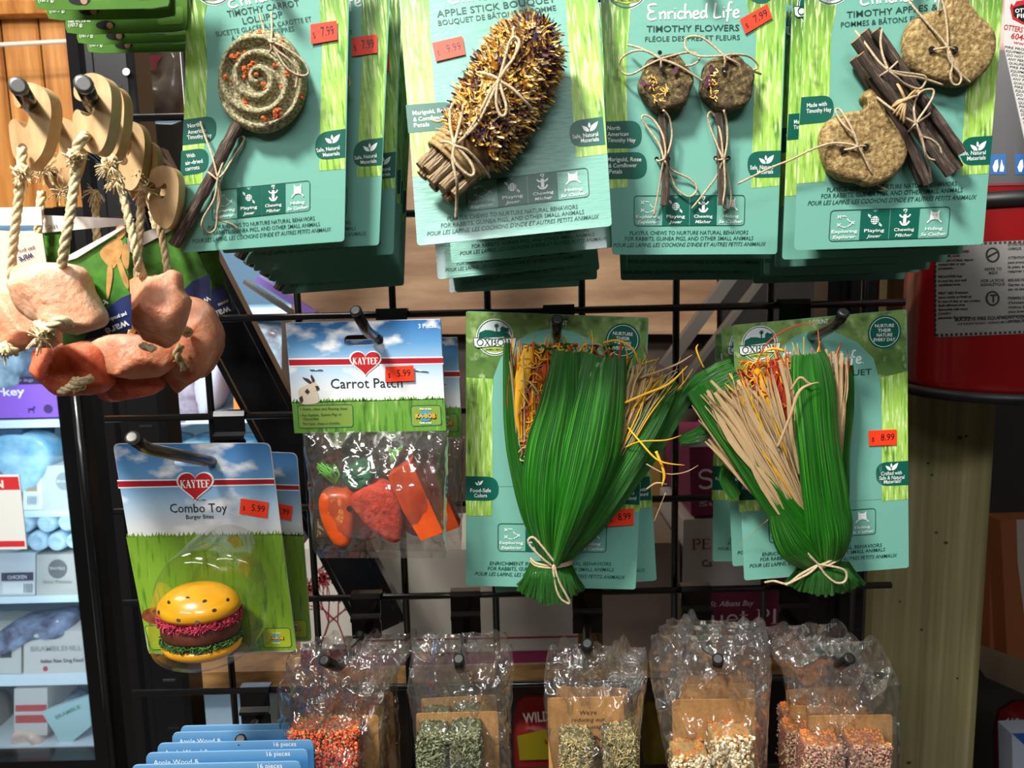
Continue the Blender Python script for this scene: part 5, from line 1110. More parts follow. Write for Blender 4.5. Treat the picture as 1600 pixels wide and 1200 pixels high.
mb = MB(LAWN2); lawn_edge(mb, F, (456, 628), (694, 622), (697, 673), (460, 677), .0008 + 2 * E, 90, 6, 2); mb.build('lawn_picture', R8)
H = .0008
mb = MB(WHITE); mb.poly(quad(F, [(451, 560), (692, 557), (693, 569), (452, 573)], H + 2 * E)); mb.use(REDINK); mb.poly(quad(F, [(451, 562), (692, 559), (693, 567), (452, 571)], H + 3 * E)); mb.build('red_band', R8)
heart_logo(F, 571, 565, 25, -.01, R8, H + 5 * E)
mb = MB(BLACKINK); text(mb, F, 'Carrot Patch', (517, 607), (629, 605), 16, H + 3 * E, MATS['charcoal_ink'], bold=.004); text(mb, F, '3 Pieces', (654, 513), (682, 512), 7, H + 3 * E, WHITE, bold=.01); mb.build('lettering', R8)
mb = MB(LIME); box_outline(mb, F, [(465, 634), (551, 632), (552, 667), (467, 669)], H + 3 * E, fill=mat('moss_box_ink', '#7f9a46', .4)); box_outline(mb, F, [(642, 634), (688, 633), (690, 664), (643, 666)], H + 3 * E, fill=MATS['moss_box_ink'])
for t_, a, b in (('• Gnaw, clean and flossing chew', (469, 641), (543, 640)), ('• For Rabbits, Guinea Pigs or', (469, 651), (534, 649)), ('Chinchillas', (474, 657), (498, 656)), ('Pour lapins, cobayes et chinchillas', (474, 664), (531, 663))): text(mb, F, t_, a, b, 4.5, H + 6 * E, INK, bold=.003)
mb.build('info_box', R8); kabob(F, 665, 650, 14, R8, H + 6 * E)
# rabbit picture on the header
mb = MB(mat('rabbit_white_ink', '#cfc0ae', .5)); J = H + 4 * E
mb.poly([F.L(x, y, J) for x, y in c2([(467, 620), (466, 610), (473, 604), (484, 600), (492, 606), (497, 616), (498, 628), (490, 631), (478, 632), (469, 630)], 3, True)])
mb.poly([F.L(x, y, J + E) for x, y in c2([(483, 603), (482, 597), (487, 594), (493, 597), (498, 604), (495, 609), (488, 611)], 3, True)])
mb.use(mat('rabbit_dark_ink', '#3c2f2c', .5))
for pl in ([(484, 600), (474, 592), (472, 589), (482, 592), (488, 598)], [(488, 597), (485, 588), (487, 585), (491, 592), (491, 598)], [(492, 603), (497, 603), (499, 607), (495, 610)], [(467, 622), (472, 618), (474, 626), (470, 631)], [(480, 607), (484, 612), (480, 616), (476, 612)]): mb.poly([F.L(x, y, J + 2 * E) for x, y in pl])
mb.build('rabbit_picture', R8)
for a, b in (((484, 578), (504, 578)), ((648, 579), (669, 581))): MB(CHROME).tube(F.path([(a[0], a[1], H + .0006), (b[0], b[1], H + .0006)]), .0003, 5).build('staple', R8)
sticker(F, [(602, 573), (646, 571), (647, 595), (602, 597)], '5.99', R8, h=.0025)
ORW = mat('orange_stained_wood', '#d9571c', .45, col2='#c2440f', nscale=60, stretch=(1, 1, 3), coat=.3)
LOOF = mat('orange_loofah', '#d8492a', .9, col2='#b02f18', nscale=300, bump=1, bscale=600); LGD = mat('dark_green_loofah', '#2d7a52', .9, col2='#195438', nscale=300, bump=1, bscale=600)
LGT = mat('pale_green_fibre', '#6cae4c', .7)
slab(F, c2([(505, 768), (515, 758), (540, 756), (556, 760), (561, 785), (560, 815), (554, 838), (541, 845), (527, 838), (513, 812), (506, 790)], 3, True), .004, .020, None, m=ORW).build('wooden_carrot', R8)
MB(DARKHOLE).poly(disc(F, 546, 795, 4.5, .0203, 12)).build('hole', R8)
slab(F, c2([(553, 768), (570, 752), (598, 745), (620, 758), (632, 780), (635, 812), (629, 834), (610, 830), (585, 812), (565, 790)], 3, True), .003, .021, lump_fn(400, .0012, 3), m=LOOF, shr=(1, .97, .92, .8, .7, .6, .5, .4, .3, .2, .1)).build('loofah_carrot', R8)
mb = MB(mat('deep_orange_wood', '#cf4e14', .5, col2='#b53c0c', nscale=50, coat=.2)); mb.prism([F.L(x, y, .019) for x, y in [(606, 745), (642, 721), (692, 832), (658, 845), (630, 800)]], (0, .014, 0)); mb.build('wooden_wedge', R8)
slab(F, c2([(540, 735), (550, 722), (570, 714), (584, 722), (588, 740), (575, 752), (558, 757), (545, 750)], 3, True), .004, .017, lump_fn(500, .002, 5), m=LGD, shr=(1, .96, .9, .8, .6, .4, .2)).build('loofah_leaves', R8)
mb = MB(LGT); rn = random.Random(4)
for i in range(34):
    x = rn.uniform(495, 524); mb.tube(F.path([(528 + rn.uniform(-6, 6), 759, .012), (x + 8, 735 + rn.uniform(-6, 6), .014 + rn.uniform(-.004, .004)), (x, 728 + rn.uniform(-6, 14), .013)]), .0006, 4, k=3)
o = mb.build('fibre_leaves', R8); o['kind'] = 'stuff'
mb = MB(LGT)
for i in range(16): mb.tube(F.path([(612, 724, .012), (616 + rn.uniform(-6, 6), 712, .013), (618 + rn.uniform(-12, 14), 697 + rn.uniform(-3, 8), .013)]), .0004, 4, k=3)
o = mb.build('fibre_leaves', R8); o['kind'] = 'stuff'
def film(F, rows, nu=40, nv=50, amp=.002, sc=90, seed=0, m=None, edge=None, top=0, crease=1.0, name='film', parent=None, both=True, rip=0.0):
    """crumpled plastic sheet: rows (y, xl, xr, hl, hm) in pixels"""
    objs = []
    for side in ((1, -1) if both else (1,)):
        G = []
        for i in range(nv + 1):
            t = i / nv * (len(rows) - 1); j = min(int(t), len(rows) - 2); f = t - j; a, b = rows[j], rows[j + 1]
            y = a[0] + (b[0] - a[0]) * f; xl = a[1] + (b[1] - a[1]) * f; xr = a[2] + (b[2] - a[2]) * f; he = a[3] + (b[3] - a[3]) * f; hm = a[4] + (b[4] - a[4]) * f
            row = []
            for c in range(nu + 1):
                u = c / nu; x = xl + (xr - xl) * u; yy = y
                w1 = noise.noise(Vector((x * .013 * 1, y * .013, seed))); w2 = noise.noise(Vector((x * .035 + 9, y * .022, seed * 2.3))); w3 = noise.noise(Vector((x * .11, y * .06, seed * 3.1 + 5)))
                cr = (1 - abs(w1) * 2.2) * .55 + (1 - abs(w2) * 2.4) * .35 + w3 * .18
                fall = min(1, max(0, (1 - i / nv * .55)))
                h = he + (hm - he) * sqrt(max(0, 1 - (2 * u - 1) ** 2)) if side == 1 else he - .001
                h += amp * (cr - .45) * crease * fall * (1 if 0 < c < nu else .3)
                if i == 0 and top: yy += top * noise.noise(Vector((x * .04, seed, 1))) * 2
                if rip and i < nv * .25: h += rip * sin(x * 1.15 + w2 * 2) * (1 - i / (nv * .25))
                if c in (0, nu): x += 2.2 * noise.noise(Vector((y * .06, seed, c)))
                row.append(F.L(x, yy, h))
            G.append(row)
        mb = MB(m or FILM); mb.grid(G); objs.append(mb.build(name, parent))
    return objs
film(F, [(674, 474, 700, .001, .004), (700, 474, 700, .002, .016), (740, 480, 700, .002, .024), (800, 484, 698, .002, .027), (840, 487, 697, .002, .022), (862, 490, 697, .001, .004), (872, 500, 697, .001, .001)], 60, 60, .006, seed=3, name='bag_film', parent=R8)
dup(R8, F.at(F.L(697, 673), 722, 682, .53, 0, 0), 'sky blue carrot toy header with its right edge showing behind the first', None, skip=('price_sticker',))

# ================================================================== 7. bags of chew blocks along the bottom
KRAFT = mat('kraft_card', '#c08e50', .8, col2='#b08044', nscale=500, bump=.2)
def flakes(mb, F, cx, cy, w_, hgt, h0, h1, n, s, mats_, wts, seed, fl=.4):
    """chips pressed over the face and top of a block"""
    rn = random.Random(seed)
    for i in range(n):
        x = cx + rn.uniform(-.5, .5) * w_; y = cy + rn.uniform(-.5, .5) * hgt
        e = min(1, (w_ / 2 - abs(x - cx)) / 6 + .3); top = min(1, (y - (cy - hgt / 2)) / 6 + .3)
        c = F.L(x, y, h0 + (h1 - h0) * min(e, top) + rn.uniform(0, .0015)); k = F.mm(x, y) * s * rn.uniform(.6, 1.2)
        nrm = Vector((rn.gauss(0, .5), -1, rn.gauss(0, .5) + .2)).normalized(); a = nrm.orthogonal().normalized(); a = (Matrix.Rotation(rn.uniform(0, 6), 3, nrm) @ a); b = nrm.cross(a)
        mb.use(rn.choices(mats_, wts)[0]); nn = 6
        vs = [c + a * cos(t) * k * rn.uniform(.8, 1.1) + b * sin(t) * k * fl * rn.uniform(.8, 1.2) for t in [2 * pi * q / nn for q in range(nn)]]
        mb.add(vs + [c + nrm * k * .3], [[q, (q + 1) % nn, nn] for q in range(nn)], False)
M_ = {k: mat(*v) for k, v in dict(cr=('carrot_flake', '#cc4a28', .8), cr2=('pale_carrot_flake', '#e07c4c', .8), gr=('dried_herb_flake', '#6d7050', .85), gd=('dark_herb_flake', '#3d4428', .85), gl=('pale_herb_flake', '#8f9272', .85), hy=('hay_flake', '#a08b58', .85), hl=('pale_hay_flake', '#c0ad7e', .85), oa=('oat_flake', '#ddd0ae', .8), oa2=('tan_oat_flake', '#b9a67e', .8), sd=('seed_flake', '#c58a3c', .7), pk=('pink_flake', '#b58a78', .85), pk2=('rosy_flake', '#94685a', .85), og=('orange_crumb', '#c56a24', .8)).items()}  # oats come in a pale and a tan tone, mixed at random
RECIPES = {'carrot': ([M_['cr'], M_['cr2'], M_['gd'], M_['gl']], [6, 3, 1, .7], 2.6, .7, '#8c3a20'), 'herb': ([M_['gr'], M_['gd'], M_['gl']], [5, 3, 3], 4.2, .32, '#45482e'), 'hay': ([M_['gr'], M_['hy'], M_['hl']], [4, 4, 3], 5.0, .2, '#5c5434'),
           'oat': ([M_['oa'], M_['oa2'], M_['sd']], [7, 2, .8], 3.4, .8, '#a88c58'), 'pink': ([M_['pk'], M_['pk2'], M_['hl']], [5, 3, 1.5], 2.8, .6, '#8a5a44')}
def chew_bag(name, label, group, F, film_rows, card, blocks, recipe, fill_mat, lettering, seed, back, topcol=None):
    R = thing(name, label, 'treat bag', mtx=F.m, group=group)
    mb = MB(KRAFT); mb.prism(quad(F, card, .002, .002), (0, .0006, 0)); mb.build('kraft_card', R)
    if lettering: mb = MB(BLACKINK); lettering(mb); mb.build('lettering', R)
    ms, ws, s_, fl, base = RECIPES[recipe]
    bm = mat(recipe + '_block', base, .9, nscale=300, bump=.8)
    for i, (x0, y0, x1, y1) in enumerate(blocks):
        q = c2([(x0, y0 + 8), (x0 + 7, y0), (x1 - 7, y0), (x1, y0 + 8), (x1, y1 - 8), (x1 - 7, y1), (x0 + 7, y1), (x0, y1 - 8)], 3, True)
        b = slab(F, q, .003, .022, lump_fn(200, .0012, seed + i), m=bm, hp=.019, shr=(1, .97, .92, .8, .6, .4, .2)).build('chew_block', R)
        mb = MB(ms[0]); flakes(mb, F, (x0 + x1) / 2, (y0 + min(y1, 1225)) / 2, x1 - x0 + 2, min(y1, 1225) - y0 + 3, .017, .0235, int((x1 - x0) * (min(y1, 1225) - y0) / (s_ * s_ * fl) * .85), s_, ms, ws, seed * 10 + i, fl)
        rn2 = random.Random(seed + i); tp = F.L(x0 + 3, y0, .019); te = F.L(x1 - 3, y0, .019); zb_ = F.L(x0, min(y1, 1225), .019).z
        for j in range(int((x1 - x0) * 30 / (s_ * s_ * fl) * .6) + int(60 / s_)):
            side_ = rn2.random(); k = F.mm(x0, y0) * s_ * rn2.uniform(.6, 1.2); hh = rn2.uniform(.003, .021)
            if side_ < .6: c = tp.lerp(te, rn2.random()); c = Vector((c.x, -hh, c.z + .0002)); nrm = Vector((rn2.gauss(0, .4), rn2.gauss(-.2, .4), 1)).normalized()
            else: sg = -1 if side_ < .8 else 1; c = Vector((F.L(x0 if sg < 0 else x1, y0, .019).x, -hh, tp.z + (zb_ - tp.z) * rn2.random())); nrm = Vector((sg, rn2.gauss(-.2, .4), rn2.gauss(0, .4))).normalized()
            a = nrm.orthogonal().normalized(); a = Matrix.Rotation(rn2.uniform(0, 6), 3, nrm) @ a; b_ = nrm.cross(a); mm_, ww_ = (topcol, [1] * len(topcol)) if (topcol and side_ < .6) else (ms, ws)
            mb.use(rn2.choices(mm_, ww_)[0]); mb.add([c + a * cos(t) * k + b_ * sin(t) * k * max(fl, .3) for t in [2 * pi * q_ / 6 for q_ in range(6)]] + [c + nrm * k * .35], [[q_, (q_ + 1) % 6, 6] for q_ in range(6)], False)
        if topcol: flakes(mb, F, (x0 + x1) / 2, y0 + 4, x1 - x0 - 4, 14, .010, .022, 90, 2.2, topcol, [1] * len(topcol), seed * 10 + i + 5, .6)
        o = mb.build('pressed_flakes', b); o['kind'] = 'stuff'
    film(F, film_rows, 80, 90, .013, seed=seed, m=FILMB, top=16, name='bag_film', parent=R, rip=.0004)
    for i, (dx, dy, y, roll, lab) in enumerate(back):
        a = film_rows[0]; dup(R, F.at(F.L(a[1], a[0]), a[1] + dx, a[0] + dy, y, roll, 0), lab, group, skip=('lettering',))
    return R
def FF(x0, y0, x1, y, ybl=None): return Frame((x0, y0), (x1, y0 - (x1 - x0) * .02), (x0 + 8, y0 + 200), y, y, ybl or y + .006)
F = FF(430, 1030, 600, .46)
chew_bag('treat_bag', 'cellophane bag with orange carrot blocks on kraft card, leftmost bag', 'carrot block bags', F, [(1012, 452, 640, .0, .004), (1040, 446, 628, .004, .008), (1078, 432, 602, .001, .012), (1120, 434, 600, .001, .018), (1200, 442, 602, .001, .030), (1380, 455, 600, .001, .026)],
    [(466, 1122), (591, 1118), (598, 1370), (470, 1372)], [(450, 1142, 504, 1200 + 30), (503, 1141, 560, 1230), (452, 1236, 506, 1330), (508, 1236, 562, 1330)], 'carrot', None, None, 3,
    [(22, -8, .50, 1, 'cellophane carrot block bag second from the front, leftmost bag hook'), (40, -18, .54, -2, 'cellophane carrot block bag third and hindmost, leftmost bag hook')], [M_['gd'], M_['gr'], M_['og']])
F = FF(635, 1030, 805, .46)
def lt(mb):
    for i, t_ in enumerate(("We're", 'reducing our')): text(mb, F, t_, (703, 1140 + i * 10), (730 + i * 25, 1139 + i * 10), 7, .0024, BLACKINK, bold=.0, shear=.15)
chew_bag('treat_bag', 'cellophane bag with grey-green herb blocks on kraft card', 'herb block bags', F, [(1005, 645, 800, .0, .004), (1040, 640, 803, .004, .008), (1080, 636, 801, .001, .010), (1130, 645, 798, .001, .018), (1200, 650, 800, .001, .030), (1380, 655, 800, .001, .026)],
    [(650, 1115), (778, 1112), (785, 1370), (655, 1372)], [(652, 1150, 699, 1235), (703, 1146, 752, 1235), (654, 1240, 700, 1330), (704, 1240, 753, 1330)], 'herb', None, lt, 5,
    [(4, -14, .50, -2, 'cellophane herb block bag directly behind the first grey-green one')])
F = FF(850, 1050, 1005, .475)
def lt(mb):
    for i, (t_, x0, x1) in enumerate((("We're", 906, 932), ('reducing our', 893, 945), ('plastic usage!', 893, 947))): text(mb, F, t_, (x0, 1117 + i * 11), (x1, 1116 + i * 11), 7.5, .0024, BLACKINK, bold=.0, shear=.15)
    for i, t_ in enumerate(('STRING', '+', 'N')): text(mb, F, t_, ((888, 930, 928)[i], 1160 + i * 14), ((958, 940, 943)[i], 1160 + i * 14), 12, .0024, mat('maroon_ink', '#5a2a2a', .5), bold=.03)
chew_bag('treat_bag', 'small cellophane bag with pale hay blocks and printed kraft card', 'hay block bags', F, [(1018, 856, 1000, .0, .004), (1040, 852, 1004, .003, .006), (1062, 850, 1006, .001, .008), (1110, 850, 1004, .001, .018), (1200, 862, 1000, .001, .028), (1380, 866, 996, .001, .026)],
    [(855, 1091), (974, 1089), (984, 1370), (862, 1372)], [(876, 1158, 926, 1240), (944, 1152, 994, 1240), (878, 1245, 926, 1330), (944, 1245, 993, 1330)], 'hay', None, lt, 7, [(18, -14, .505, 3, 'cellophane hay block bag tucked behind the small printed one')])
F = FF(1015, 1010, 1205, .45)
chew_bag('treat_bag', 'cellophane bag with white oat cluster blocks on kraft card', 'oat block bags', F, [(990, 1018, 1198, .0, .004), (1030, 1014, 1206, .004, .010), (1068, 1018, 1205, .001, .012), (1110, 1026, 1202, .001, .018), (1200, 1042, 1198, .001, .030), (1380, 1052, 1196, .001, .026)],
    [(1050, 1094), (1178, 1092), (1186, 1370), (1056, 1372)], [(1052, 1182, 1109, 1240), (1114, 1152, 1176, 1240), (1055, 1246, 1110, 1330), (1116, 1246, 1177, 1330)], 'oat', None, None, 9,
    [(12, -14, .49, -1, 'cellophane oat block bag second from the front, its card edge left of the oats'), (24, -24, .53, 2, 'cellophane oat block bag third and hindmost on its hook')], [M_['sd'], M_['og']])
F = FF(1225, 1020, 1405, .46)
chew_bag('treat_bag', 'cellophane bag with pinkish flake blocks on kraft card, rightmost bag', 'pink flake block bags', F, [(1000, 1232, 1372, .0, .004), (1032, 1226, 1390, .004, .010), (1072, 1255, 1408, .001, .012), (1110, 1260, 1406, .001, .018), (1200, 1256, 1405, .001, .030), (1380, 1262, 1402, .001, .026)],
    [(1262, 1119), (1394, 1117), (1396, 1370), (1266, 1372)], [(1258, 1166, 1318, 1240), (1329, 1164, 1392, 1240), (1260, 1246, 1318, 1330), (1330, 1246, 1392, 1330)], 'pink', None, None, 11,
    [(-22, -8, .50, 2, 'cellophane pink flake bag second from the front, rightmost bag hook'), (-36, -22, .54, -3, 'cellophane pink flake bag third and hindmost, rightmost bag hook')], [M_['og'], M_['sd']])

# ================================================================== 8. blue header cards, lower left, and green cards, upper left
BLUEC = picture_mat('blue_header_print', [(0, '#6f9fc6'), (.04, '#3c7cb4'), (.5, '#2f6ea8'), (1, '#3a78b0')], None, zrange=.2, rough=.35)
F = Frame((205, 1196), (470, 1188), (210, 1400), .40, .40, .403)
R9 = thing('header_card', 'blue header card lowest of the five fanned at lower left', 'header card', mtx=F.m, group='blue header cards fanned on one hook')
MB(BLUEC).prism(quad(F, [(205, 1196), (470, 1190), (478, 1420), (212, 1425)], 0, .004), (0, .001, 0)).build('card', R9)
mb = MB(WHITE); text(mb, F, 'Apple Wood &', (218, 1215), (292, 1213), 9, E, WHITE, bold=.0); text(mb, F, '16 pieces', (403, 1201), (441, 1200), 9, E, WHITE, bold=.0); mb.build('lettering', R9)
for i, (x, y, d, nm) in enumerate(((228, 1177, .42, 'fourth from the top'), (246, 1162, .437, 'third from the top'), (269, 1145, .455, 'second from the top'), (282, 1135, .47, 'topmost'))):
    dup(R9, F.at(F.L(205, 1196), x, y, d, 0, 0), 'blue header card %s of the five fanned at lower left' % nm)
GREENC = picture_mat('green_treat_card', [(0, '#44702a'), (.7, '#558236'), (1, '#446c2a')], [('#6f9a46', 30, (1, 1, 1), (.5, .8))], zrange=.1, rough=.35)
F = Frame((50, -120), (262, -128), (56, 12), .38, .38, .385)
R10 = thing('treat_card', 'green treat card frontmost and highest of five at upper left', 'treat card', mtx=F.m, group='green treat cards at upper left')
MB(GREENC).prism(quad(F, [(50, -120), (262, -128), (264, 4), (262, 9), (238, 13), (80, 16), (58, 13), (55, 4)], 0, 0), (0, .001, 0)).build('card', R10)
mb = MB(WHITE); text(mb, F, '(107.7 g)', (60, 3), (84, 2), 5.5, 2 * E, WHITE, bold=.01); text(mb, F, 'Net Wt 3.8 oz', (60, -4), (98, -6), 5.5, 2 * E, WHITE, bold=.01); mb.build('lettering', R10)
mb = MB(BLACKINK); mb.poly(disc(F, 124, 0, 7, E, 20, 17)); mb.use(mat('tan_ink', '#a8836c', .5)); mb.poly(disc(F, 131, 1, 5.5, 2 * E, 14)); mb.build('picture', R10)
MB(mat('light_green_ink', '#6f9e44', .4)).poly(quad(F, [(212, -30), (256, -32), (257, -2), (213, 0)], E, .002)).build('panel', R10)
for i, (x, y, d, nm) in enumerate(((73, 30, .40, 'second'), (102, 52, .42, 'third'), (120, 68, .44, 'fourth'), (136, 82, .46, 'fifth and lowest'))):
    dup(R10, F.at(F.L(55, 12), x, y - 2, d, 0, 0), 'green treat card %s of five stepping down at upper left' % nm)
# ================================================================== 9. salt chews on wooden hooks
SALT = mat('pink_salt', '#d98a62', .42, cols=[(.3, '#c0623c'), (.45, '#d58a66'), (.6, '#dda080'), (.72, '#ecc4ac')], nscale=55, detail=6, bump=1.0, bscale=260, sss=.35, sssr=.010)
SALTP = mat('pale_salt', '#e0b090', .42, cols=[(.3, '#d2906a'), (.5, '#e0ae8c'), (.7, '#edcfb6')], nscale=55, detail=6, bump=1.0, bscale=260, sss=.35, sssr=.010)
SALTR = mat('deep_orange_salt', '#c85c3c', .42, cols=[(.3, '#b03c24'), (.5, '#cf6644'), (.72, '#e29a78')], nscale=60, detail=6, bump=1.0, bscale=260, sss=.5, sssr=.012)
PLY = mat('pale_plywood', '#c4a274', .6, cols=[(.3, '#a67c4c'), (.55, '#c8a878'), (.75, '#d8bc90')], nscale=30, stretch=(3, 1, .6), bump=.2)
def FQ(x, y, d): return Frame((x, y), (x + 100, y - 2.3), (x + 2.3, y + 100), d)
def rock(F, outl, thick, m, parent, seed, k=3):
    """faceted lump: outline at its widest, cut planes and rough grain"""
    rn = random.Random(seed); q = c2(outl, k, True); pts = [F.L(x, y, 0) for x, y in q]; c = sum(pts, Vector()) / len(pts)
    R = max((p - c).length for p in pts)
    dirs = [(Vector((rn.uniform(-1, 1), -rn.uniform(.35, 1), rn.uniform(-1, 1))).normalized(), rn.uniform(.55, .82)) for _ in range(9)]
    def put(v):
        d = v - c
        for nrm, lim in dirs:
            e = Vector((d.x, d.y * R / (thick * .5), d.z)); x = e.dot(nrm) - lim * R
            if x > 0: e -= nrm * x * 1.0; d = Vector((e.x if abs(v.y - c.y) > thick * .05 else d.x, e.y / R * (thick * .5), e.z if abs(v.y - c.y) > thick * .05 else d.z))
        w = c + d; nn = Vector((d.x, d.y, d.z)).normalized()
        return w + nn * (nz(w, 50, seed) * .0015 + abs(nz(w, 130, seed)) * .0008 + nz(w, 500, seed) * .0005)
    rows = []
    for a in (-72, -50, -25, 0, 12, 24, 36, 48, 58, 66, 74, 82):
        s_, yy = cos(radians(a)) ** .62, -sin(radians(a)) * thick * .5
        rows.append([put(c + (p - c) * s_ + Vector((0, yy, 0))) for p in pts])
    mb = MB(m); mb.rings(rows, put(c + Vector((0, -thick * .5, 0))), smooth=True, back=True); return mb.build('salt_block', parent)
def wood_hook(F, outl, hole, parent, th=.009, m=PLY):
    q = [F.L(x, y, 0) for x, y in c2(outl, 4, True)]; k = F.mm(*hole)
    mb = MB(m); mb.prism(q, (0, th, 0)); h = mb.build('wooden_hook', parent)
    c = F.L(hole[0], hole[1], .0002); MB(mat('bored_hole_wood', '#6b4a2a', .8)).poly([c + Vector((cos(t) * 7 * k, 0, sin(t) * 7 * k)) for t in [2 * pi * i / 20 for i in range(20)]]).build('hole', h)
    return h
def frayed(mb, F, x, y, h, n, L_, seed, m=None, up=1):
    rn = random.Random(seed)
    for i in range(n):
        an = rn.uniform(0, 2 * pi); l = L_ * rn.uniform(.4, 1.1); mb.tube(F.path([(x + rn.gauss(0, 3), y + rn.gauss(0, 3), h), (x + cos(an) * l * .6, y + sin(an) * l * .5 * up, h + rn.uniform(-.003, .004)), (x + cos(an) * l, y + sin(an) * l * up + 4, h + rn.uniform(-.004, .004))]), rn.choice([.00018, .00028, .0004]), 3, k=3, cap=False)
def salt_chew(label, d, rockout, rm, thick, ropes, seed, hookout=None, hole=None, knots=(), frays=(), th=.009, rr=.0021, hd=None):
    x0, y0 = rockout[0]; F = FQ(x0, y0, d); R = thing('salt_chew', label, 'salt chew', mtx=F.m, group='pink salt chews on wooden hooks')
    rock(F, rockout, thick, rm, R, seed)
    mb = MB(SISAL)
    for r in ropes: mb.rope(F.path(r, .0), rr, 6)
    mb.build('rope', R)
    if knots:
        for x, y, h, s_ in knots:
            mb = MB(SISAL); k = F.mm(x, y) * s_
            c = F.L(x, y, h); mb.rope([c + Vector((cos(t) * k * .5, -sin(t * 2) * k * .3, sin(t) * k * .45 + t * .0)) for t in [i * .9 for i in range(9)]], rr * .95, 4)
            frayed(mb, F, x, y, h + .003, 16, s_ * .9, seed); mb.build('knot', R)
    if frays:
        mb = MB(SISAL)
        for x, y, h, n, l in frays: frayed(mb, F, x, y, h, n, l, seed + 3)
        o = mb.build('frayed_fibres', R); o['kind'] = 'stuff'
    if hookout:
        hF = F
        hk = wood_hook(FQ(x0, y0, hd or d), hookout, hole, R, th)
        if hd: 
            dv = F.im @ FQ(x0, y0, hd).m
            hk.matrix_local = dv
    return R, F
A_OUT = [(20, 150), (22, 138), (32, 131), (45, 129), (58, 132), (70, 141), (77, 153), (80, 170), (79, 190), (74, 215), (66, 238), (56, 252), (46, 263), (36, 262), (22, 245), (17, 228), (14, 205), (14, 193), (20, 186), (28, 189), (37, 200), (43, 193), (45, 180), (44, 165), (37, 160), (30, 168), (23, 164)]
B_OUT = [(115, 143), (118, 126), (130, 117), (145, 114), (160, 119), (170, 131), (174, 148), (174, 168), (172, 190), (167, 215), (160, 232), (150, 241), (138, 237), (125, 225), (118, 210), (114, 195), (114, 180), (118, 172), (124, 172), (128, 179), (135, 182), (144, 178), (149, 168), (150, 156), (146, 150), (138, 156), (127, 158), (118, 153)]
def sh(o, dx, dy, s=1.0): cx, cy = o[0]; return [(cx + (x - cx) * s + dx, cy + (y - cy) * s + dy) for x, y in o]
# front two
salt_chew('pale pink salt block on the front right wooden hook, its rope end frayed below', .345, [(13, 424), (30, 412), (60, 409), (95, 410), (126, 420), (135, 445), (148, 475), (158, 497), (150, 512), (118, 519), (88, 510), (60, 500), (38, 480), (30, 455)], SALTP, .034,
    [[(118, 236, .004), (119, 262, .006), (112, 320, .008), (103, 370, .010), (97, 412, .006), (95, 430, -.004)], [(135, 212, .001), (128, 218, .008), (120, 232, .008), (119, 250, .006)], [(60, 505, .010), (75, 512, .018), (95, 500, .020), (110, 508, .014)]], 3, B_OUT, (135, 212),
    knots=[(118, 243, .007, 13), (72, 518, .014, 15)], frays=[(66, 530, .014, 40, 26), (118, 250, .008, 18, 24)])
salt_chew('peach salt block at the far left edge, behind the pale one', .365, [(-40, 470), (-10, 458), (20, 462), (50, 470), (75, 480), (90, 500), (92, 525), (80, 542), (50, 540), (20, 552), (-10, 556), (-35, 540)], SALT, .034,
    [[(35, 232, .004), (33, 262, .006), (28, 320, .006), (22, 370, .005), (18, 430, .002), (25, 475, -.004)], [(-5, 540, .012), (10, 548, .018), (25, 550, .012)]], 5, A_OUT, (35, 231), knots=[(34, 268, .006, 14), (8, 545, .014, 12)], frays=[(36, 275, .008, 26, 26), (6, 552, .012, 14, 14)])
# middle
salt_chew('deep orange-red salt block hanging lowest left', .40, [(47, 560), (52, 545), (80, 538), (120, 535), (150, 545), (168, 570), (175, 598), (160, 612), (120, 617), (92, 615), (75, 602), (60, 598), (50, 580)], SALTR, .036,
    [[(66, 300, .0), (62, 330, .004), (60, 400, .004), (70, 540, -.002)], [(95, 612, .012), (120, 600, .018), (145, 590, .014)]], 7, sh(A_OUT, 50, 52, .9), (84, 268), knots=[(66, 262, .004, 12), (120, 600, .014, 14)], frays=[(70, 266, .006, 30, 30), (95, 300, .006, 26, 26)], th=.008)
salt_chew('rosy salt block on the right of the cluster with a vertical ridge', .385, [(202, 440), (225, 432), (250, 428), (268, 420), (278, 428), (280, 450), (292, 470), (285, 500), (275, 530), (262, 544), (240, 538), (222, 530), (210, 500), (203, 470)], SALT, .034,
    [[(167, 240, .001), (185, 280, .006), (203, 350, .008), (214, 400, .008), (225, 438, .0)], [(222, 540, .0), (240, 545, .004)]], 9, sh(B_OUT, 22, 14, .96), (166, 232), knots=[(172, 252, .005, 14)], frays=[(172, 262, .008, 34, 26), (180, 285, .008, 22, 20)])
salt_chew('salmon salt block at the right end of the cluster, knot on its face', .43, [(262, 480), (280, 465), (300, 463), (325, 475), (338, 500), (343, 530), (335, 560), (318, 585), (295, 600), (275, 615), (262, 600), (250, 575), (252, 530)], SALT, .034,
    [[(208, 262, .001), (222, 290, .005), (240, 330, .006), (254, 375, .006), (262, 425, .004), (270, 470, .0)], [(284, 540, .016), (276, 555, .018), (290, 575, .014)]], 11, sh(B_OUT, 82, 98, .82), (210, 258), knots=[(292, 518, .016, 7), (214, 270, .004, 12)], frays=[(214, 275, .006, 30, 22), (280, 560, .016, 14, 16)], th=.008)
salt_chew('orange salt block at the bottom middle of the cluster', .42, [(135, 580), (150, 560), (180, 555), (215, 560), (240, 572), (248, 590), (252, 608), (235, 618), (200, 624), (165, 626), (145, 612)], SALTR, .034,
    [[(150, 300, .0), (150, 340, .002), (156, 430, .002), (170, 560, -.004)]], 13, sh(B_OUT, 60, 70, .86), (192, 250), frays=[(148, 300, .005, 26, 22), (100, 280, .004, 20, 22)], th=.008)
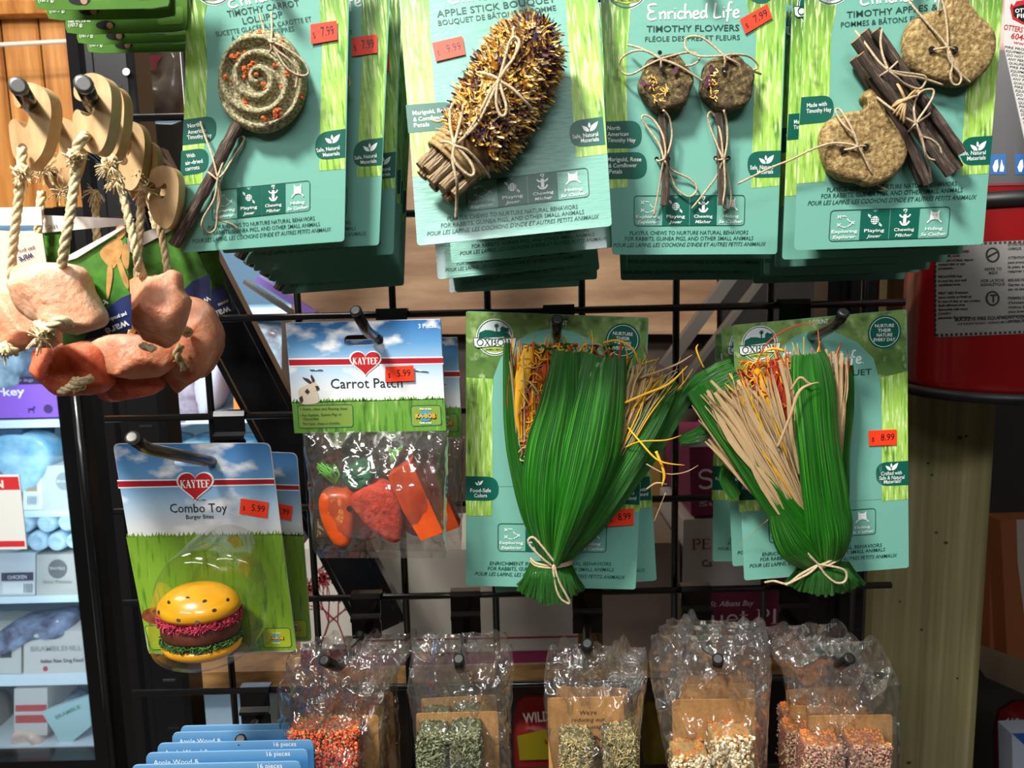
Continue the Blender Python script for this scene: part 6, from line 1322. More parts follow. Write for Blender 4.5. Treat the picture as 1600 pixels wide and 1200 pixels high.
salt_chew('peach salt block wedged in the middle under the ridge one', .41, [(140, 545), (160, 528), (200, 520), (240, 530), (268, 545), (270, 570), (250, 590), (215, 592), (180, 585), (155, 575)], SALT, .034,
    [[(225, 290, .0), (220, 330, .002), (214, 430, .002), (205, 525, -.004)]], 15, sh(B_OUT, 118, 138, .78), (236, 292), frays=[(225, 300, .004, 24, 20)], th=.008)
salt_chew('salmon salt block hindmost, showing along the right rim of the cluster', .46, [(290, 500), (310, 480), (330, 490), (342, 515), (344, 545), (334, 575), (315, 590), (298, 570)], SALT, .03,
    [[(238, 330, .0), (244, 360, .003), (262, 430, .003), (300, 485, .0)]], 17, sh(B_OUT, 128, 152, .74), (244, 306), frays=[(246, 330, .004, 22, 16)], th=.008)
# tags
GTAG = mat('green_tag_print', '#3f7a22', .5, cols=[(.35, '#265214'), (.65, '#4a8a28')], nscale=60); NAVY = mat('navy_tag_ink', '#1d2a5c', .45)
TAN = mat('rabbit_tan_ink', '#c99a58', .6, col2='#a8763c', nscale=150); TAGP = mat('tag_paper', '#ddd6cf', .6)
def utext(mb, F, t, a, b, cap, h, m): text(mb, F, t, b, a, cap, h, m, bold=.02)      # upside down lettering
def tagcard(label, d, body, navy, front, txts, rab=None, strip=None, m=GTAG):
    F = FQ(body[0][0], body[0][1], d); R = thing('hang_tag', label, 'tag', mtx=F.m, group='folded hang tags on the salt chews')
    MB(m).prism([F.L(x, y, 0) for x, y in body], (0, .0005, 0)).build('tag_card', R)
    if navy: MB(NAVY).poly([F.L(x, y, E) for x, y in navy]).build('navy_corner', R)
    if strip: MB(TAGP).prism([F.L(x, y, .0015) for x, y in strip], (0, .0004, 0)).build('folded_strip', R)
    if rab:
        mb = MB(TAN)
        for i, pl in enumerate(rab): mb.poly([F.L(x, y, (2 + i) * E) for x, y in c2(pl, 3, True)])
        mb.build('rabbit_picture', R)
    mb = MB(WHITE)
    for t, a, b, cap, m_, z in txts: utext(mb, F, t, a, b, cap, z, m_)
    if txts: mb.build('lettering', R)
    return R
RAB = [[(157, 392), (170, 378), (185, 372), (192, 380), (190, 395), (184, 410), (176, 420), (166, 412), (158, 402)], [(182, 355), (194, 352), (196, 365), (188, 374), (182, 370)], [(168, 418), (174, 412), (176, 430), (172, 455), (168, 468), (166, 450)], [(182, 408), (188, 405), (196, 425), (201, 440), (200, 452), (192, 440)], [(190, 390), (196, 380), (202, 392), (200, 420), (192, 412)]]
tagcard('green rabbit hang tag with navy corner between the two front salt blocks', .362, [(98, 408), (196, 354), (206, 513), (98, 540)], [(205, 459), (190, 465), (172, 478), (155, 497), (140, 519), (130, 532), (206, 514)], None,
    [('ware', (163, 514), (199, 500), 13, WHITE, 6 * E), ('pet products', (163, 500), (197, 488), 6, WHITE, 6 * E), ('H', (156, 478), (162, 468), 9, WHITE, 6 * E)], RAB, [(100, 409), (102, 402), (190, 354), (197, 354), (170, 372), (120, 403)])
tagcard('dark green hang tag turned behind the rosy salt block', .44, [(200, 368), (285, 345), (330, 440), (330, 490), (295, 500), (285, 450), (202, 470)], [(328, 428), (300, 440), (285, 455), (290, 475), (330, 492)], None,
    [('ware', (300, 478), (326, 462), 11, WHITE, 6 * E)], None, [(198, 372), (280, 344), (281, 352), (200, 396)])
tagcard('green and navy hang tag furthest right, against the lollipop card', .485, [(285, 400), (338, 392), (366, 486), (318, 495), (300, 440)], [(350, 445), (330, 452), (318, 462), (322, 494), (366, 486)], None, [('ware', (326, 490), (358, 478), 12, WHITE, 6 * E), ('pet products', (340, 475), (356, 468), 5, WHITE, 6 * E)])
tagcard('cream back of a hang tag at the left edge with boxed brand mark', .385, [(-30, 372), (0, 360), (66, 365), (72, 408), (72, 480), (-30, 500)], None, None, [('ware', (28, 402), (50, 394), 11, NAVY, 4 * E), ('pet pro', (28, 391), (53, 385), 5, NAVY, 4 * E)], None, [(-30, 325), (64, 323), (66, 352), (-30, 352)], m=mat('cream_tag_back', '#e2cdb6', .6))
F = FQ(65, 340, .40); R = thing('hang_tag', 'folded white paper strip tag reading 1PC upside down', 'tag', mtx=F.m, group='folded hang tags on the salt chews')
MB(TAGP).prism([F.L(x, y, 0) for x, y in [(64, 336), (210, 342), (196, 352), (66, 364)]], (0, .0004, 0)).build('folded_strip', R)
MB(GTAG).prism([F.L(x, y, -.001) for x, y in [(68, 362), (110, 360), (108, 420), (72, 408)]], (0, .0004, 0)).build('tag_card', R)
mb = MB(GREYINK); utext(mb, F, '1PC', (74, 352), (88, 350), 6, .0004, GREYINK); mb.build('lettering', R)
# ================================================================== 10. surroundings
def prismY(mb, pts, y, d): return mb.prism([P(a, b, y) for a, b in pts], (0, d, 0))
PINE = mat('varnished_pine', '#b5762f', .45, cols=[(.3, '#8a4f1c'), (.5, '#b57634'), (.72, '#cf9450')], nscale=5, stretch=(9, 9, .7), bump=.15, coat=.2)
wl = MB(mat('dark_wall_backing', '#3a2412', .9)); wl.prism([P(-700, -400, 1.62), P(240, -400, 1.62), P(240, 345, 1.62), P(-700, 345, 1.62)], (0, .02, 0)); wl = struct(wl.build('wall_left'))
off = wl.location
for i, (a, b) in enumerate(((-700, -560), (-557, -420), (-417, -280), (-277, -130), (-127, -30), (-27, 34), (36, 91), (93, 240))):
    mb = MB(PINE); v = [P(a, 345, 1.6).x, P(b, 345, 1.6).x]; z0, z1 = P(0, 340, 1.6).z, P(0, -400, 1.6).z
    mb.prism([(v[0], 1.6, z0), (v[0] + .004, 1.596, z0), (v[1] - .004, 1.596, z0), (v[1], 1.6, z0)], (0, 0, z1 - z0)); mb.build('plank', wl)
mb = MB(PINE); z0, z1 = P(0, 26, 1.58).z, P(0, 8, 1.58).z; mb.prism([(P(-700, 0, 1.58).x, 1.565, z0), (P(-700, 0, 1.58).x, 1.595, z0), (P(-700, 0, 1.58).x, 1.595, z1 + .1), (P(-700, 0, 1.58).x, 1.57, z1 + .1), (P(-700, 0, 1.58).x, 1.57, z1), (P(-700, 0, 1.58).x, 1.56, z1)], (P(140, 0, 1.58).x - P(-700, 0, 1.58).x, 0, 0)); struct(mb.build('trim_1'))
mb = MB(mat('white_cord', '#d8cfc4', .6)); mb.tube(wpath([(-60, 73, 1.5), (20, 69, 1.5), (110, 64, 1.5)]), .004, 8, k=3); tag(mb.build('cord'), 'white cord running across the pine planks at upper left', 'cord')

# freezer: glass fronted cabinet behind, left
FW = mat('freezer_white', '#c8d4dc', .4); FS = mat('freezer_shelf_edge', '#d8e8f0', .4); 
fz = thing('display_freezer', 'black framed glass door freezer with lit shelves at left', 'freezer', loc=P(100, 1300, 1.3))
x0, x1 = P(-420, 700, 1.3).x, P(760, 700, 1.3).x; zb, zt = P(100, 1176, 1.3).z, P(100, 345, 1.3).z; yb = 1.72
MB(FW).box((x0, yb, zb), (x1, yb + .02, zt)).build('back_panel', fz)
MB(FW).box((x0, 1.32, zt), (x1, yb, zt + .02)).build('top_panel', fz); MB(FW).box((x0, 1.32, zb - .02), (x1, yb, zb)).build('floor_panel', fz)
MB(FW).box((x1, 1.32, zb), (x1 + .02, yb, zt)).build('side_panel', fz); MB(FW).box((x0 - .02, 1.32, zb), (x0, yb, zt)).build('side_panel', fz)
SHY = [(490, 502), (656, 668), (798, 808), (932, 942), (1054, 1071)]
SZ = []
for a, b in SHY:
    za, zz = P(60, a, 1.33).z, P(60, b, 1.33).z; SZ.append(za); MB(FS).box((x0, 1.33, zz), (x1, yb, za)).build('shelf', fz)
mxa, mxb = P(93, 620, 1.27).x, P(182, 620, 1.27).x
FB = mat('black_door_frame', '#08090a', .3, coat=.5)
zlo, zhi = P(100, 1240, 1.27).z, P(100, 325, 1.27).z
mb = MB(FB); pr = [(mxa, 1.28), (mxa, 1.262), (mxa + .028, 1.26), (mxa + .034, 1.25), (mxa + .052, 1.244), (mxa + .060, 1.256), (mxb, 1.262), (mxb, 1.31), (mxa, 1.31)]
mb.prism([(a, b, zlo) for a, b in pr], (0, 0, zhi - zlo)); mb.build('door_frame', fz)
mb = MB(FB); mb.tube([(mxa + .047, 1.235, zlo + .03), (mxa + .047, 1.235, zhi - .1)], .007, 12); mb.build('door_handle', fz)
MB(FB).box((x0, 1.27, zlo - .4), (x1, 1.31, zb + .004)).build('lower_frame', fz)
MB(FW).box((x0, 1.27, zt), (P(250, 345, 1.3).x, 1.31, zt + .018)).build('upper_frame', fz)
MB(FB).box((mxa - .75, 1.27, zlo), (mxa - .70, 1.31, zhi)).build('door_frame', fz)
GL = film_mat('door_glass', .02, tint=(.93, .97, .98, 1), bump=0.0, scale=10, base=.03)
MB(GL).box((mxa - .70, 1.285, zb), (mxa, 1.289, zt)).build('glass_pane', fz); MB(GL).box((mxb, 1.285, zb), (x1, 1.289, zt)).build('glass_pane', fz)
mb = MB(mat('lit_tube', '#ffffff', .5, emit=('#cfe6ff', 3))); mb.tube([(mxa + .01, 1.34, zb + .02), (mxa + .01, 1.34, zt - .02)], .008, 8); mb.build('light_tube', fz)
mb = MB(MATS['lit_tube']); mb.tube([(x0 + .02, 1.35, zt - .02), (x1 - .02, 1.35, zt - .02)], .008, 8); mb.build('light_tube', fz)
lt_ = area('freezer_fill', ((mxa + x0) / 2 + .3, 1.297, (zb + zt) / 2), ((mxa + x0) / 2 + .3, 1.7, (zb + zt) / 2), 0.9, 1.0, 2.4, (.66, .82, 1.0))  # invisible fill panel just behind the glass, added to light the packs evenly
lt_ = area('freezer_fill', ((mxb + x1) / 2 - .2, 1.297, (zb + zt) / 2 + .2), ((mxb + x1) / 2 - .2, 1.7, (zb + zt) / 2 + .2), .6, .8, 1.8, (.7, .86, 1.0))  # same added fill panel for the second door
YI = 1.334
def pk(name, label, cat, pts, col, y=YI, d=.10, group='packs in the freezer', bands=(), txt=(), bag=False, seed=0, col2=None, rough=.5):
    """a box (or a soft bag) standing at its real depth; bands are printed panels, txt lettering"""
    F = FQ(pts[0][0], pts[0][1], y); R = thing(name, label, cat, mtx=F.m, group=group)
    m = mat('pack_' + col.strip('#') + (col2 or '').strip('#'), col, rough, col2=col2, nscale=25 if bag else 40)
    if bag: slab(F, c2(pts, 3, True), -d, .004, lambda v: nz(v, 40, seed) * .008 + nz(v, 110, seed) * .005, m=m, shr=(1, .97, .92, .8, .6, .4, .2)).build('bag', R)
    else: MB(m).prism(rcorner([F.L(x, y_, 0) for x, y_ in pts], .002, 2), (0, d, 0)).build('box', R)
    z = .006 if bag else E * 3
    for q, c_ in bands: MB(mat('print_' + c_.strip('#'), c_, .5)).poly([F.L(x, y_, z) for x, y_ in q]).build('printed_panel', R); z += E * 3
    if txt:
        mb = MB(WHITE)
        for t, a, b, cap, c_ in txt: text(mb, F, t, a, b, cap, z + E * 3, mat('ink_' + c_.strip('#'), c_, .5), bold=.02)
        mb.build('lettering', R)
    return R
def rect(x0, y0, x1, y1, s=-.02): return [(x0, y0), (x1, y0 + s * (x1 - x0)), (x1 + .02 * (y1 - y0) * 0, y1 + s * (x1 - x0)), (x0, y1)]
pk('frozen_pack', 'silver blue plastic bag above the purple box in the freezer', 'bag', [(-30, 520), (40, 512), (80, 530), (86, 590), (50, 600), (-20, 602)], '#9fb4c4', bag=True, seed=3, col2='#41566a', rough=.2)
pk('frozen_box', 'purple box with turkey lettering and dog marks in the freezer', 'box', rect(-120, 604, 118, 656), '#8e5ac8', bands=[(rect(-120, 592, 118, 603), '#2a2238')], txt=[('Turkey', (-32, 620), (39, 617), 13, '#f0e8f8'), ('source for dogs', (0, 597), (52, 596), 5, '#8a80a0')])
mb = MB(mat('dark_purple_ink', '#40205e', .5)); F = FQ(0, 640, YI - .002)
def dogmark(mb, F, x, y, s):
    mb.poly([F.L(x + a * s, y + b * s, .0008) for a, b in [(-1, -.5), (-.8, -.3), (.4, -.35), (.5, -.9), (.8, -.8), (1.1, -.6), (.8, -.4), (.7, .1), (.7, .9), (.5, .9), (.45, .2), (-.5, .2), (-.6, .9), (-.8, .9), (-.85, 0)]])
R = [o for o in bpy.data.objects if o.get('label', '').startswith('purple box with turkey')][0]
Fp = FQ(-120, 604, YI); mb = MB(MATS['dark_purple_ink']); dogmark(mb, Fp, 49, 640, 6); mb.build('dog_mark', R); mb = MB(MATS['dark_purple_ink']); mb.poly(disc(Fp, 75, 639, 7, .0008, 16)); mb.build('round_mark', R)
pk('frozen_pack', 'crumpled pale blue plastic bag hanging over the white boxes', 'bag', [(12, 676), (50, 668), (90, 676), (108, 700), (96, 730), (75, 758), (50, 757), (30, 735), (10, 710)], '#a8d0e4', y=1.333, d=.05, bag=True, seed=5, col2='#6aa6c8', rough=.15)
pk('frozen_box', 'grey white box with a round grey mark beside the pale blue bag', 'box', rect(66, 728, 150, 797), '#c2c4bf', bands=[([(100 + 13 * cos(t), 752 + 14 * sin(t)) for t in [i * .4 for i in range(16)]], '#8d9494')], txt=[('BRAMBLE', (89, 754), (111, 754), 4, '#e8e8e8')])
pk('frozen_box', 'white box with brown square and barcode under the pale blue bag', 'box', rect(36, 748, 66, 797), '#e3e6e8', y=1.333, bands=[(rect(40, 758, 58, 768), '#a88a5c'), (rect(42, 774, 60, 790), '#cfd6de')] + [(rect(43 + i * 3, 776, 44.2 + i * 3, 788), '#5a6676') for i in range(5)])
pk('frozen_box', 'dark blue box behind the pale blue bag at the left edge', 'box', rect(-60, 672, 34, 797), '#23425e')
for i, (x, y, r) in enumerate(((36, 820, 14), (72, 818, 15), (104, 817, 14), (24, 846, 16), (58, 846, 16), (88, 847, 15), (114, 846, 12))):
    F = FQ(x, y, YI); R = thing('meat_roll', ('round end of a frozen roll, %s of the stacked rolls in the freezer' % ['upper left', 'upper middle', 'upper right', 'lower leftmost', 'lower second', 'lower third', 'lower rightmost'][i]), 'frozen roll', mtx=F.m, group='frozen rolls')
    k = F.mm(x, y); n = 20; rows = []
    for s_, h in ((1, -.15), (1, -.01), (.93, 0), (.6, .002), (.3, -.003)): rows.append([Vector((cos(t) * r * k * s_, -h, sin(t) * r * k * s_)) for t in [2 * pi * j / n for j in range(n)]])
    MB(mat('frosted_roll', '#a9cfe2', .35, col2='#cfe3ee', nscale=60)).rings(rows, Vector((0, .003, 0))).build('roll', R)
pk('frozen_box', 'white box with dark band and barcode, left of the grey stamped box', 'box', rect(-60, 866, 55, 932), '#cfd2d4', bands=[(rect(2, 895, 52, 908), '#4a4458'), (rect(4, 910, 54, 928), '#e6e8e8')] + [(rect(37 + i * 3, 912, 38.4 + i * 3, 926), '#6a6f78') for i in range(5)], txt=[('CHICKEN', (12, 905), (42, 904), 6, '#d8d8e4')])
pk('frozen_box', 'grey box stamped with a dark round mark, above the tied bag', 'box', rect(57, 867, 128, 932), '#bdb9b0', bands=[([(90 + 15 * cos(t), 889 + 15 * sin(t)) for t in [i * .4 for i in range(16)]], '#6d6c6c')], txt=[('BRAMBLE', (78, 890), (102, 890), 4.5, '#c8c4bc'), ('Raw Patties', (68, 912), (112, 911), 5, '#98948c')])
pk('frozen_pack', 'tied pale plastic bag lying on top of the raw food boxes', 'bag', [(20, 972), (50, 955), (90, 950), (125, 945), (132, 965), (120, 975), (80, 978), (40, 998), (22, 990)], '#93a3c0', y=1.333, d=.06, bag=True, seed=8, col2='#4e4e68', rough=.15)
pk('frozen_box', 'white box with black square at the left edge, second shelf from the bottom', 'box', rect(-60, 992, 33, 1054), '#cccac6', bands=[(rect(0, 1008, 18, 1028), '#3c444c')])
pk('frozen_box', 'wide white raw dog food box with red dot', 'box', rect(37, 988, 150, 1054), '#d2cec8', y=1.333, bands=[([(71 + 4 * cos(t), 1045 + 4 * sin(t)) for t in [i * .6 for i in range(10)]], '#c03a50')], txt=[('BRAMBLEHILL', (48, 1018), (128, 1016), 8, '#a8a8a4'), ('Italian Raw Dog Food', (64, 1036), (130, 1034), 6, '#5a5a5c')])
pk('frozen_box', 'white carton with red bands on the bottom freezer shelf', 'box', rect(22, 1076, 74, 1150), '#c8c4c0', bands=[(rect(24, 1102, 73, 1112), '#b8484c'), (rect(24, 1118, 73, 1130), '#b8484c')])
pk('frozen_pack', 'pale grey pack at the left edge of the bottom freezer shelf', 'bag', [(-40, 1080), (10, 1076), (22, 1100), (20, 1150), (0, 1165), (-40, 1168)], '#a9a6a4', bag=True, seed=9, rough=.3)
pk('frozen_pack', 'pale pink wrapped pack lying on the bottom freezer shelf', 'bag', [(44, 1120), (70, 1118), (90, 1130), (92, 1155), (70, 1165), (45, 1160)], '#cfb4a8', y=1.333, d=.05, bag=True, seed=10, rough=.2)
pk('frozen_pack', 'pale green printed packet leaning across the bottom freezer shelf', 'packet', [(64, 1112), (138, 1088), (142, 1135), (104, 1166), (98, 1168), (88, 1150)], '#a8c8cc', y=1.333, d=.01, txt=[('BRAMBLE', (88, 1124), (126, 1106), 6, '#6a9a90')])
pk('frozen_pack', 'clear blue bag behind the leaning green packet', 'bag', [(90, 1080), (135, 1074), (145, 1120), (140, 1160), (110, 1168), (92, 1140)], '#7f8db4', y=1.38, d=.06, bag=True, seed=12, col2='#c4cce0', rough=.15)
# price sign on the door
F = FQ(-60, 742, 1.22); R = thing('price_sign', 'white sign with red top and bottom bands at the left edge', 'sign', mtx=F.m)
MB(WHITE).prism([F.L(x, y, 0) for x, y in [(-90, 742), (30, 742), (42, 858), (-90, 860)]], (0, .002, 0)).build('sign_board', R)
MB(mat('red_sign_ink', '#d8343c', .5)).poly([F.L(x, y, E * 3) for x, y in [(-88, 745), (28, 745), (31, 765), (-88, 767)]]).build('red_band', R)
MB(MATS['red_sign_ink']).poly([F.L(x, y, E * 3) for x, y in [(-88, 846), (38, 845), (39, 854), (-88, 856)]]).build('red_band', R)
mb = MB(WHITE); text(mb, F, 'FROZEN', (-58, 763), (6, 762), 12, E * 6, WHITE, bold=.04); mb.build('lettering', R)
# second door contents seen through the grid
pk('frozen_pack', 'silvery bag with orange blush behind the left grid openings', 'bag', [(240, 560), (300, 540), (330, 560), (345, 620), (330, 652), (250, 655)], '#b8a4a8', bag=True, seed=21, col2='#7a6270', rough=.15)
pk('frozen_box', 'bright orange box seen through the grid beside the carrot header', 'box', rect(365, 582, 500, 650), '#ef7a26', bands=[(rect(372, 590, 460, 597), '#d8601c')])
pk('frozen_pack', 'pale bag with brown meat above the orange box', 'bag', [(372, 520), (400, 500), (450, 506), (480, 530), (484, 580), (380, 582)], '#a9b4b8', bag=True, seed=22, col2='#5f4a48', rough=.15)
pk('frozen_box', 'blue purple box edge at the top left of the carrot header', 'box', rect(432, 520, 520, 580), '#3a3cc0', y=1.40)
pk('frozen_pack', 'clear pink bag above the silvery bag, seen past the salt cluster', 'bag', [(345, 505), (372, 498), (378, 560), (350, 640), (335, 600)], '#cbbcc0', bag=True, seed=23, rough=.15)
for i, (x, y) in enumerate(((282, 690), (330, 690), (395, 690), (455, 690))):
    pk('frozen_pack', 'blue frosted pack %s along the shelf above the burger card' % ['leftmost', 'second', 'third', 'rightmost'][i], 'pack', [(x - 22, y - 12), (x + 20, y - 14), (x + 24, y + 14), (x - 24, y + 16)], '#4f8aa8', bag=True, seed=30 + i, col2='#a8ccd8', rough=.2)

# wooden back wall of the shelf bay, behind the grid
GR = mat('brown_plywood', '#8a6a4e', .55, cols=[(.3, '#6e5038'), (.5, '#8a6a4e'), (.72, '#a88a68')], nscale=4, stretch=(1.2, 1, 6), detail=5)
wb = MB(GR); wb.prism([P(455, -300, 1.22), P(1120, -300, 1.22), P(1120, 522, 1.22), P(455, 522, 1.22)], (0, .02, 0)); struct(wb.build('wall_back'))
DK = mat('dark_panel', '#1c1612', .7, col2='#0f0c0a', nscale=20)
wb = MB(DK); wb.prism([P(1100, -300, 1.25), P(1900, -300, 1.25), P(1900, 1500, 1.25), P(1100, 1500, 1.25)], (0, .02, 0)); struct(wb.build('wall_right'))
wb = MB(mat('dim_back_board', '#4a3b30', .7, col2='#2c221b', nscale=12)); wb.prism([P(440, 500, 1.26), P(1110, 500, 1.26), P(1110, 1500, 1.26), P(440, 1500, 1.26)], (0, .02, 0)); struct(wb.build('wall_behind_shelf'))
fl = MB(mat('shop_floor', '#5c5650', .5, col2='#4a4540', nscale=6)); fl.box((-3, -2.5, -.02), (3, 2.2, 0)); struct(fl.build('floor', origin=Vector((0, 0, 0))))
wf = MB(mat('shop_wall', '#8c847a', .8)); wf.box((-3.0, 2.2, 0), (3.0, 2.25, 2.8)); struct(wf.build('wall_front'))
wf = MB(mat('shop_ceiling', '#b8b2a8', .9)); wf.box((-3.0, -2.5, 2.8), (3.0, 2.25, 2.85)); struct(wf.build('ceiling'))
wf = MB(mat('dark_shop_shelving', '#4c453e', .8, col2='#2e2a28', nscale=3)); wf.box((-3.0, -2.55, 0), (3.0, -2.5, 2.8)); struct(wf.build('wall_opposite'))
wf = MB(MATS['shop_wall']); wf.box((2.95, -2.5, 0), (3.0, 2.2, 2.8)); struct(wf.build('wall_far_right'))
wf = MB(MATS['shop_wall']); wf.box((-3.0, -2.5, 0), (-2.95, 2.2, 2.8)); struct(wf.build('wall_far_left'))
STL = mat('dull_steel', '#6a655f', .45, metal=.5)
for i, (a, b, w_, c_) in enumerate((((1150, 425), (1040, 575), 9, STL), ((1190, 440), (1075, 590), 4, STL), ((400, 435), (490, 492), 5, mat('violet_light_strip', '#9a7ad8', .4)), ((380, 440), (470, 500), 3, STL))):
    A, B_ = P(*a, 1.1), P(*b, 1.1); d = (B_ - A).normalized(); s_ = d.cross(Vector((0, 1, 0))).normalized() * (w_ * 1.1 / 1200)
    o = MB(c_).prism([A - s_, B_ - s_, B_ + s_, A + s_], (0, .02, 0)).build('shelf_rail'); tag(o, ['wide slanting steel rail behind the grid, right of centre', 'thin slanting steel rail behind the grid, right of centre', 'violet slanting strip behind the grid under the lollipop cards', 'thin slanting rail left of the violet strip'][i], 'rail')
o = MB(mat('gold_brown_panel', '#6e5426', .5)).prism([P(x, y, 1.15) for x, y in [(1012, 640), (1030, 640), (1034, 880), (1014, 880)]], (0, .02, 0)).build('cabinet_stile'); tag(o, 'narrow gold brown upright strip behind the centre grid opening', 'panel')
# knobbly ball
F = FQ(630, 115, .86); mb = MB(mat('woven_brown_ball', '#6e5238', .8, col2='#4a3524', nscale=120)); c = F.L(632, 120, 0); rad = F.mm(632, 120) * 62
n = 36; rows = []
for i in range(1, 24):
    ph = pi * i / 24; rows.append([c + Vector((sin(ph) * cos(t), sin(ph) * sin(t), cos(ph))) * rad * (1 + .05 * abs(sin(t * 9 + i * 1.57)) + .03 * sin(ph * 30)) for t in [2 * pi * j / n for j in range(n)]])
mb.rings(rows, c - Vector((0, 0, rad))); R = thing('treat_ball', 'knobbly brown round chew behind the gap between the first two stacks', 'chew ball', mtx=F.m); mb.build('ball', R)
# clear bag seen past the upright, upper left
pk('snack_bag', 'clear bag with pink and yellow label seen past the black upright', 'bag', [(205, 75), (300, 75), (302, 185), (208, 185)], '#8a7466', y=.80, d=.04, group=None, bag=True, seed=41, col2='#b8a898', rough=.15, bands=[([(212, 86), (255, 86), (244, 100), (246, 112), (230, 100), (214, 92)], '#d0506a'), ([(212, 92), (228, 98), (246, 114), (232, 106), (214, 97)], '#d8a040')])

# lower shelf with boxes
SW = mat('shelf_edge_wood', '#8a6338', .6, cols=[(.35, '#6e4a26'), (.65, '#a27c4a')], nscale=20, stretch=(1, 1, 5), bump=.3)
z0, z1 = P(700, 1068, .86).z, P(700, 1042, .86).z; sx0, sx1 = P(262, 1050, .86).x, P(1300, 1050, .86).x
sh_ = MB(SW).box((sx0, .86, z0), (sx1, 1.2, z1)).build('shelf'); tag(sh_, 'brown wooden shelf board behind the lower grid, under the cartons', 'shelf')
CW = '#b9b2aa'
def carton(label, pts, col, bands=(), txt=(), y=.88, d=.14): return pk('suet_carton', label, 'carton', pts, col, y=.863, d=d, group='cartons on the shelf behind the grid', bands=bands, txt=txt)
FLOR = mat('red_blossom_print', '#b4aaa2', .5, cols=[(.5, '#b8aea6'), (.56, '#8a2430')], nscale=60, detail=6)
c1 = carton('white carton with red blossom branches, left behind the grid', [(468, 858), (556, 856), (556, 1041), (470, 1043)], CW, bands=[([(470, 1016), (556, 1014), (556, 1040), (470, 1043)], '#7c2348')], y=.90)
Fc = FQ(468, 858, .863); rn = random.Random(6); mb = MB(mat('dark_red_ink', '#7a1f28', .5))
def branch(x, y, an, l, w_, dep):
    x2, y2 = x + cos(an) * l, y + sin(an) * l
    stroke(mb, [Fc.L(x, y, .0012), Fc.L((x + x2) / 2 + rn.uniform(-2, 2), (y + y2) / 2, .0012), Fc.L(x2, y2, .0012)], w_ * Fc.mm(500, 950))
    if dep == 0:
        for _ in range(5):
            c = Fc.L(x2 + rn.gauss(0, 4), y2 + rn.gauss(0, 4), .0014); r = Fc.mm(500, 950) * rn.uniform(1, 3); mb.poly([c + Vector((cos(t) * r * rn.uniform(.6, 1.2), 0, sin(t) * r * rn.uniform(.6, 1.2))) for t in [i for i in range(6)]])
        return
    for _ in range(3): branch(x2, y2, an + rn.uniform(-.8, .8), l * .75, w_ * .7, dep - 1)
for a in ((498, 1012, -1.2, 42, 2), (540, 1010, -1.9, 40, 2), (480, 920, -1.2, 24, 1.6), (520, 940, -.9, 26, 1.6)): branch(*a, 3)
mb.build('blossom_print', c1)
carton('large plain cream carton with maroon base band, centre behind the grid', [(560, 862), (903, 855), (903, 1036), (562, 1043)], '#aaa49b', bands=[([(562, 1000), (903, 993), (903, 996), (562, 1003)], '#8a2440'), ([(562, 1022), (903, 1015), (903, 1034), (562, 1041)], '#7c2348')], y=.89)
carton('plain brownish carton right of the black hook clip', [(942, 850), (1062, 848), (1064, 1036), (942, 1038)], '#85776a', y=.92)
c3 = carton('maroon suet carton topmost of the right pile, large white S', [(1077, 697), (1180, 693), (1180, 802), (1080, 806)], '#742046', bands=[([(1077, 690), (1180, 686), (1180, 695), (1078, 699)], '#c8bfc0'), ], txt=[('Suet', (1092, 791), (1150, 789), 8, '#b8a8b0')], y=.90)
Fs = FQ(1077, 697, .863); mb = MB(WHITE); serif(mb, Fs, 'S', (1090, 764), (1116, 763), 31, .0014, mat('ink_d8ccd0', '#d8ccd0', .5)); mb.build('serif_lettering', c3)
c4 = carton('white peanut suet carton in the middle of the right pile', [(1068, 812), (1200, 808), (1200, 914), (1066, 917)], '#b4aeaa', txt=[('Ca', (1097, 886), (1113, 885), 12, '#5a3a34')], y=.89)
Fs = FQ(1068, 812, .863); mb = MB(WHITE); serif(mb, Fs, 'PE', (1081, 859), (1111, 858), 17, .0014, mat('ink_7a2030', '#7a2030', .5)); mb.build('serif_lettering', c4)
c5 = carton('maroon suet plus carton lowest of the right pile', [(1105, 917), (1280, 913), (1282, 1036), (1107, 1038)], '#6a1c3e', y=.88)
Fs = FQ(1105, 917, .863); mb = MB(WHITE); L5 = MATS['ink_d8ccd0']; text(mb, Fs, 'St. Albans Bay', (1109, 948), (1178, 946), 9, .0012, L5, bold=.0, shear=.3); serif(mb, Fs, 'uet Pl', (1109, 977), (1216, 975), 25, .0012, L5); mb.build('lettering', c5)
pk('seed_bag', 'red and yellow wild bird seed bag under the shelf, left of centre', 'bag', [(806, 1090), (860, 1082), (905, 1090), (908, 1180), (880, 1192), (810, 1192)], '#9a2420', y=.92, d=.08, group='seed bags under the shelf', bag=True, seed=51, bands=[([(808, 1150), (850, 1140), (905, 1155), (905, 1185), (812, 1188)], '#b0a010')], txt=[('WILD', (818, 1130), (860, 1126), 17, '#c8b8b0')])
pk('seed_bag', 'yellow seed bag under the shelf, right of the hay bag', 'bag', [(1003, 1100), (1022, 1090), (1040, 1110), (1040, 1190), (1005, 1190)], '#8a7a18', y=.92, d=.08, group='seed bags under the shelf', bag=True, seed=52)
pk('seed_bag', 'pale green and white bag under the shelf beside the carrot blocks', 'bag', [(404, 1090), (440, 1078), (480, 1084), (480, 1160), (410, 1160)], '#8f9a8c', y=.92, d=.08, group='seed bags under the shelf', bag=True, seed=53)

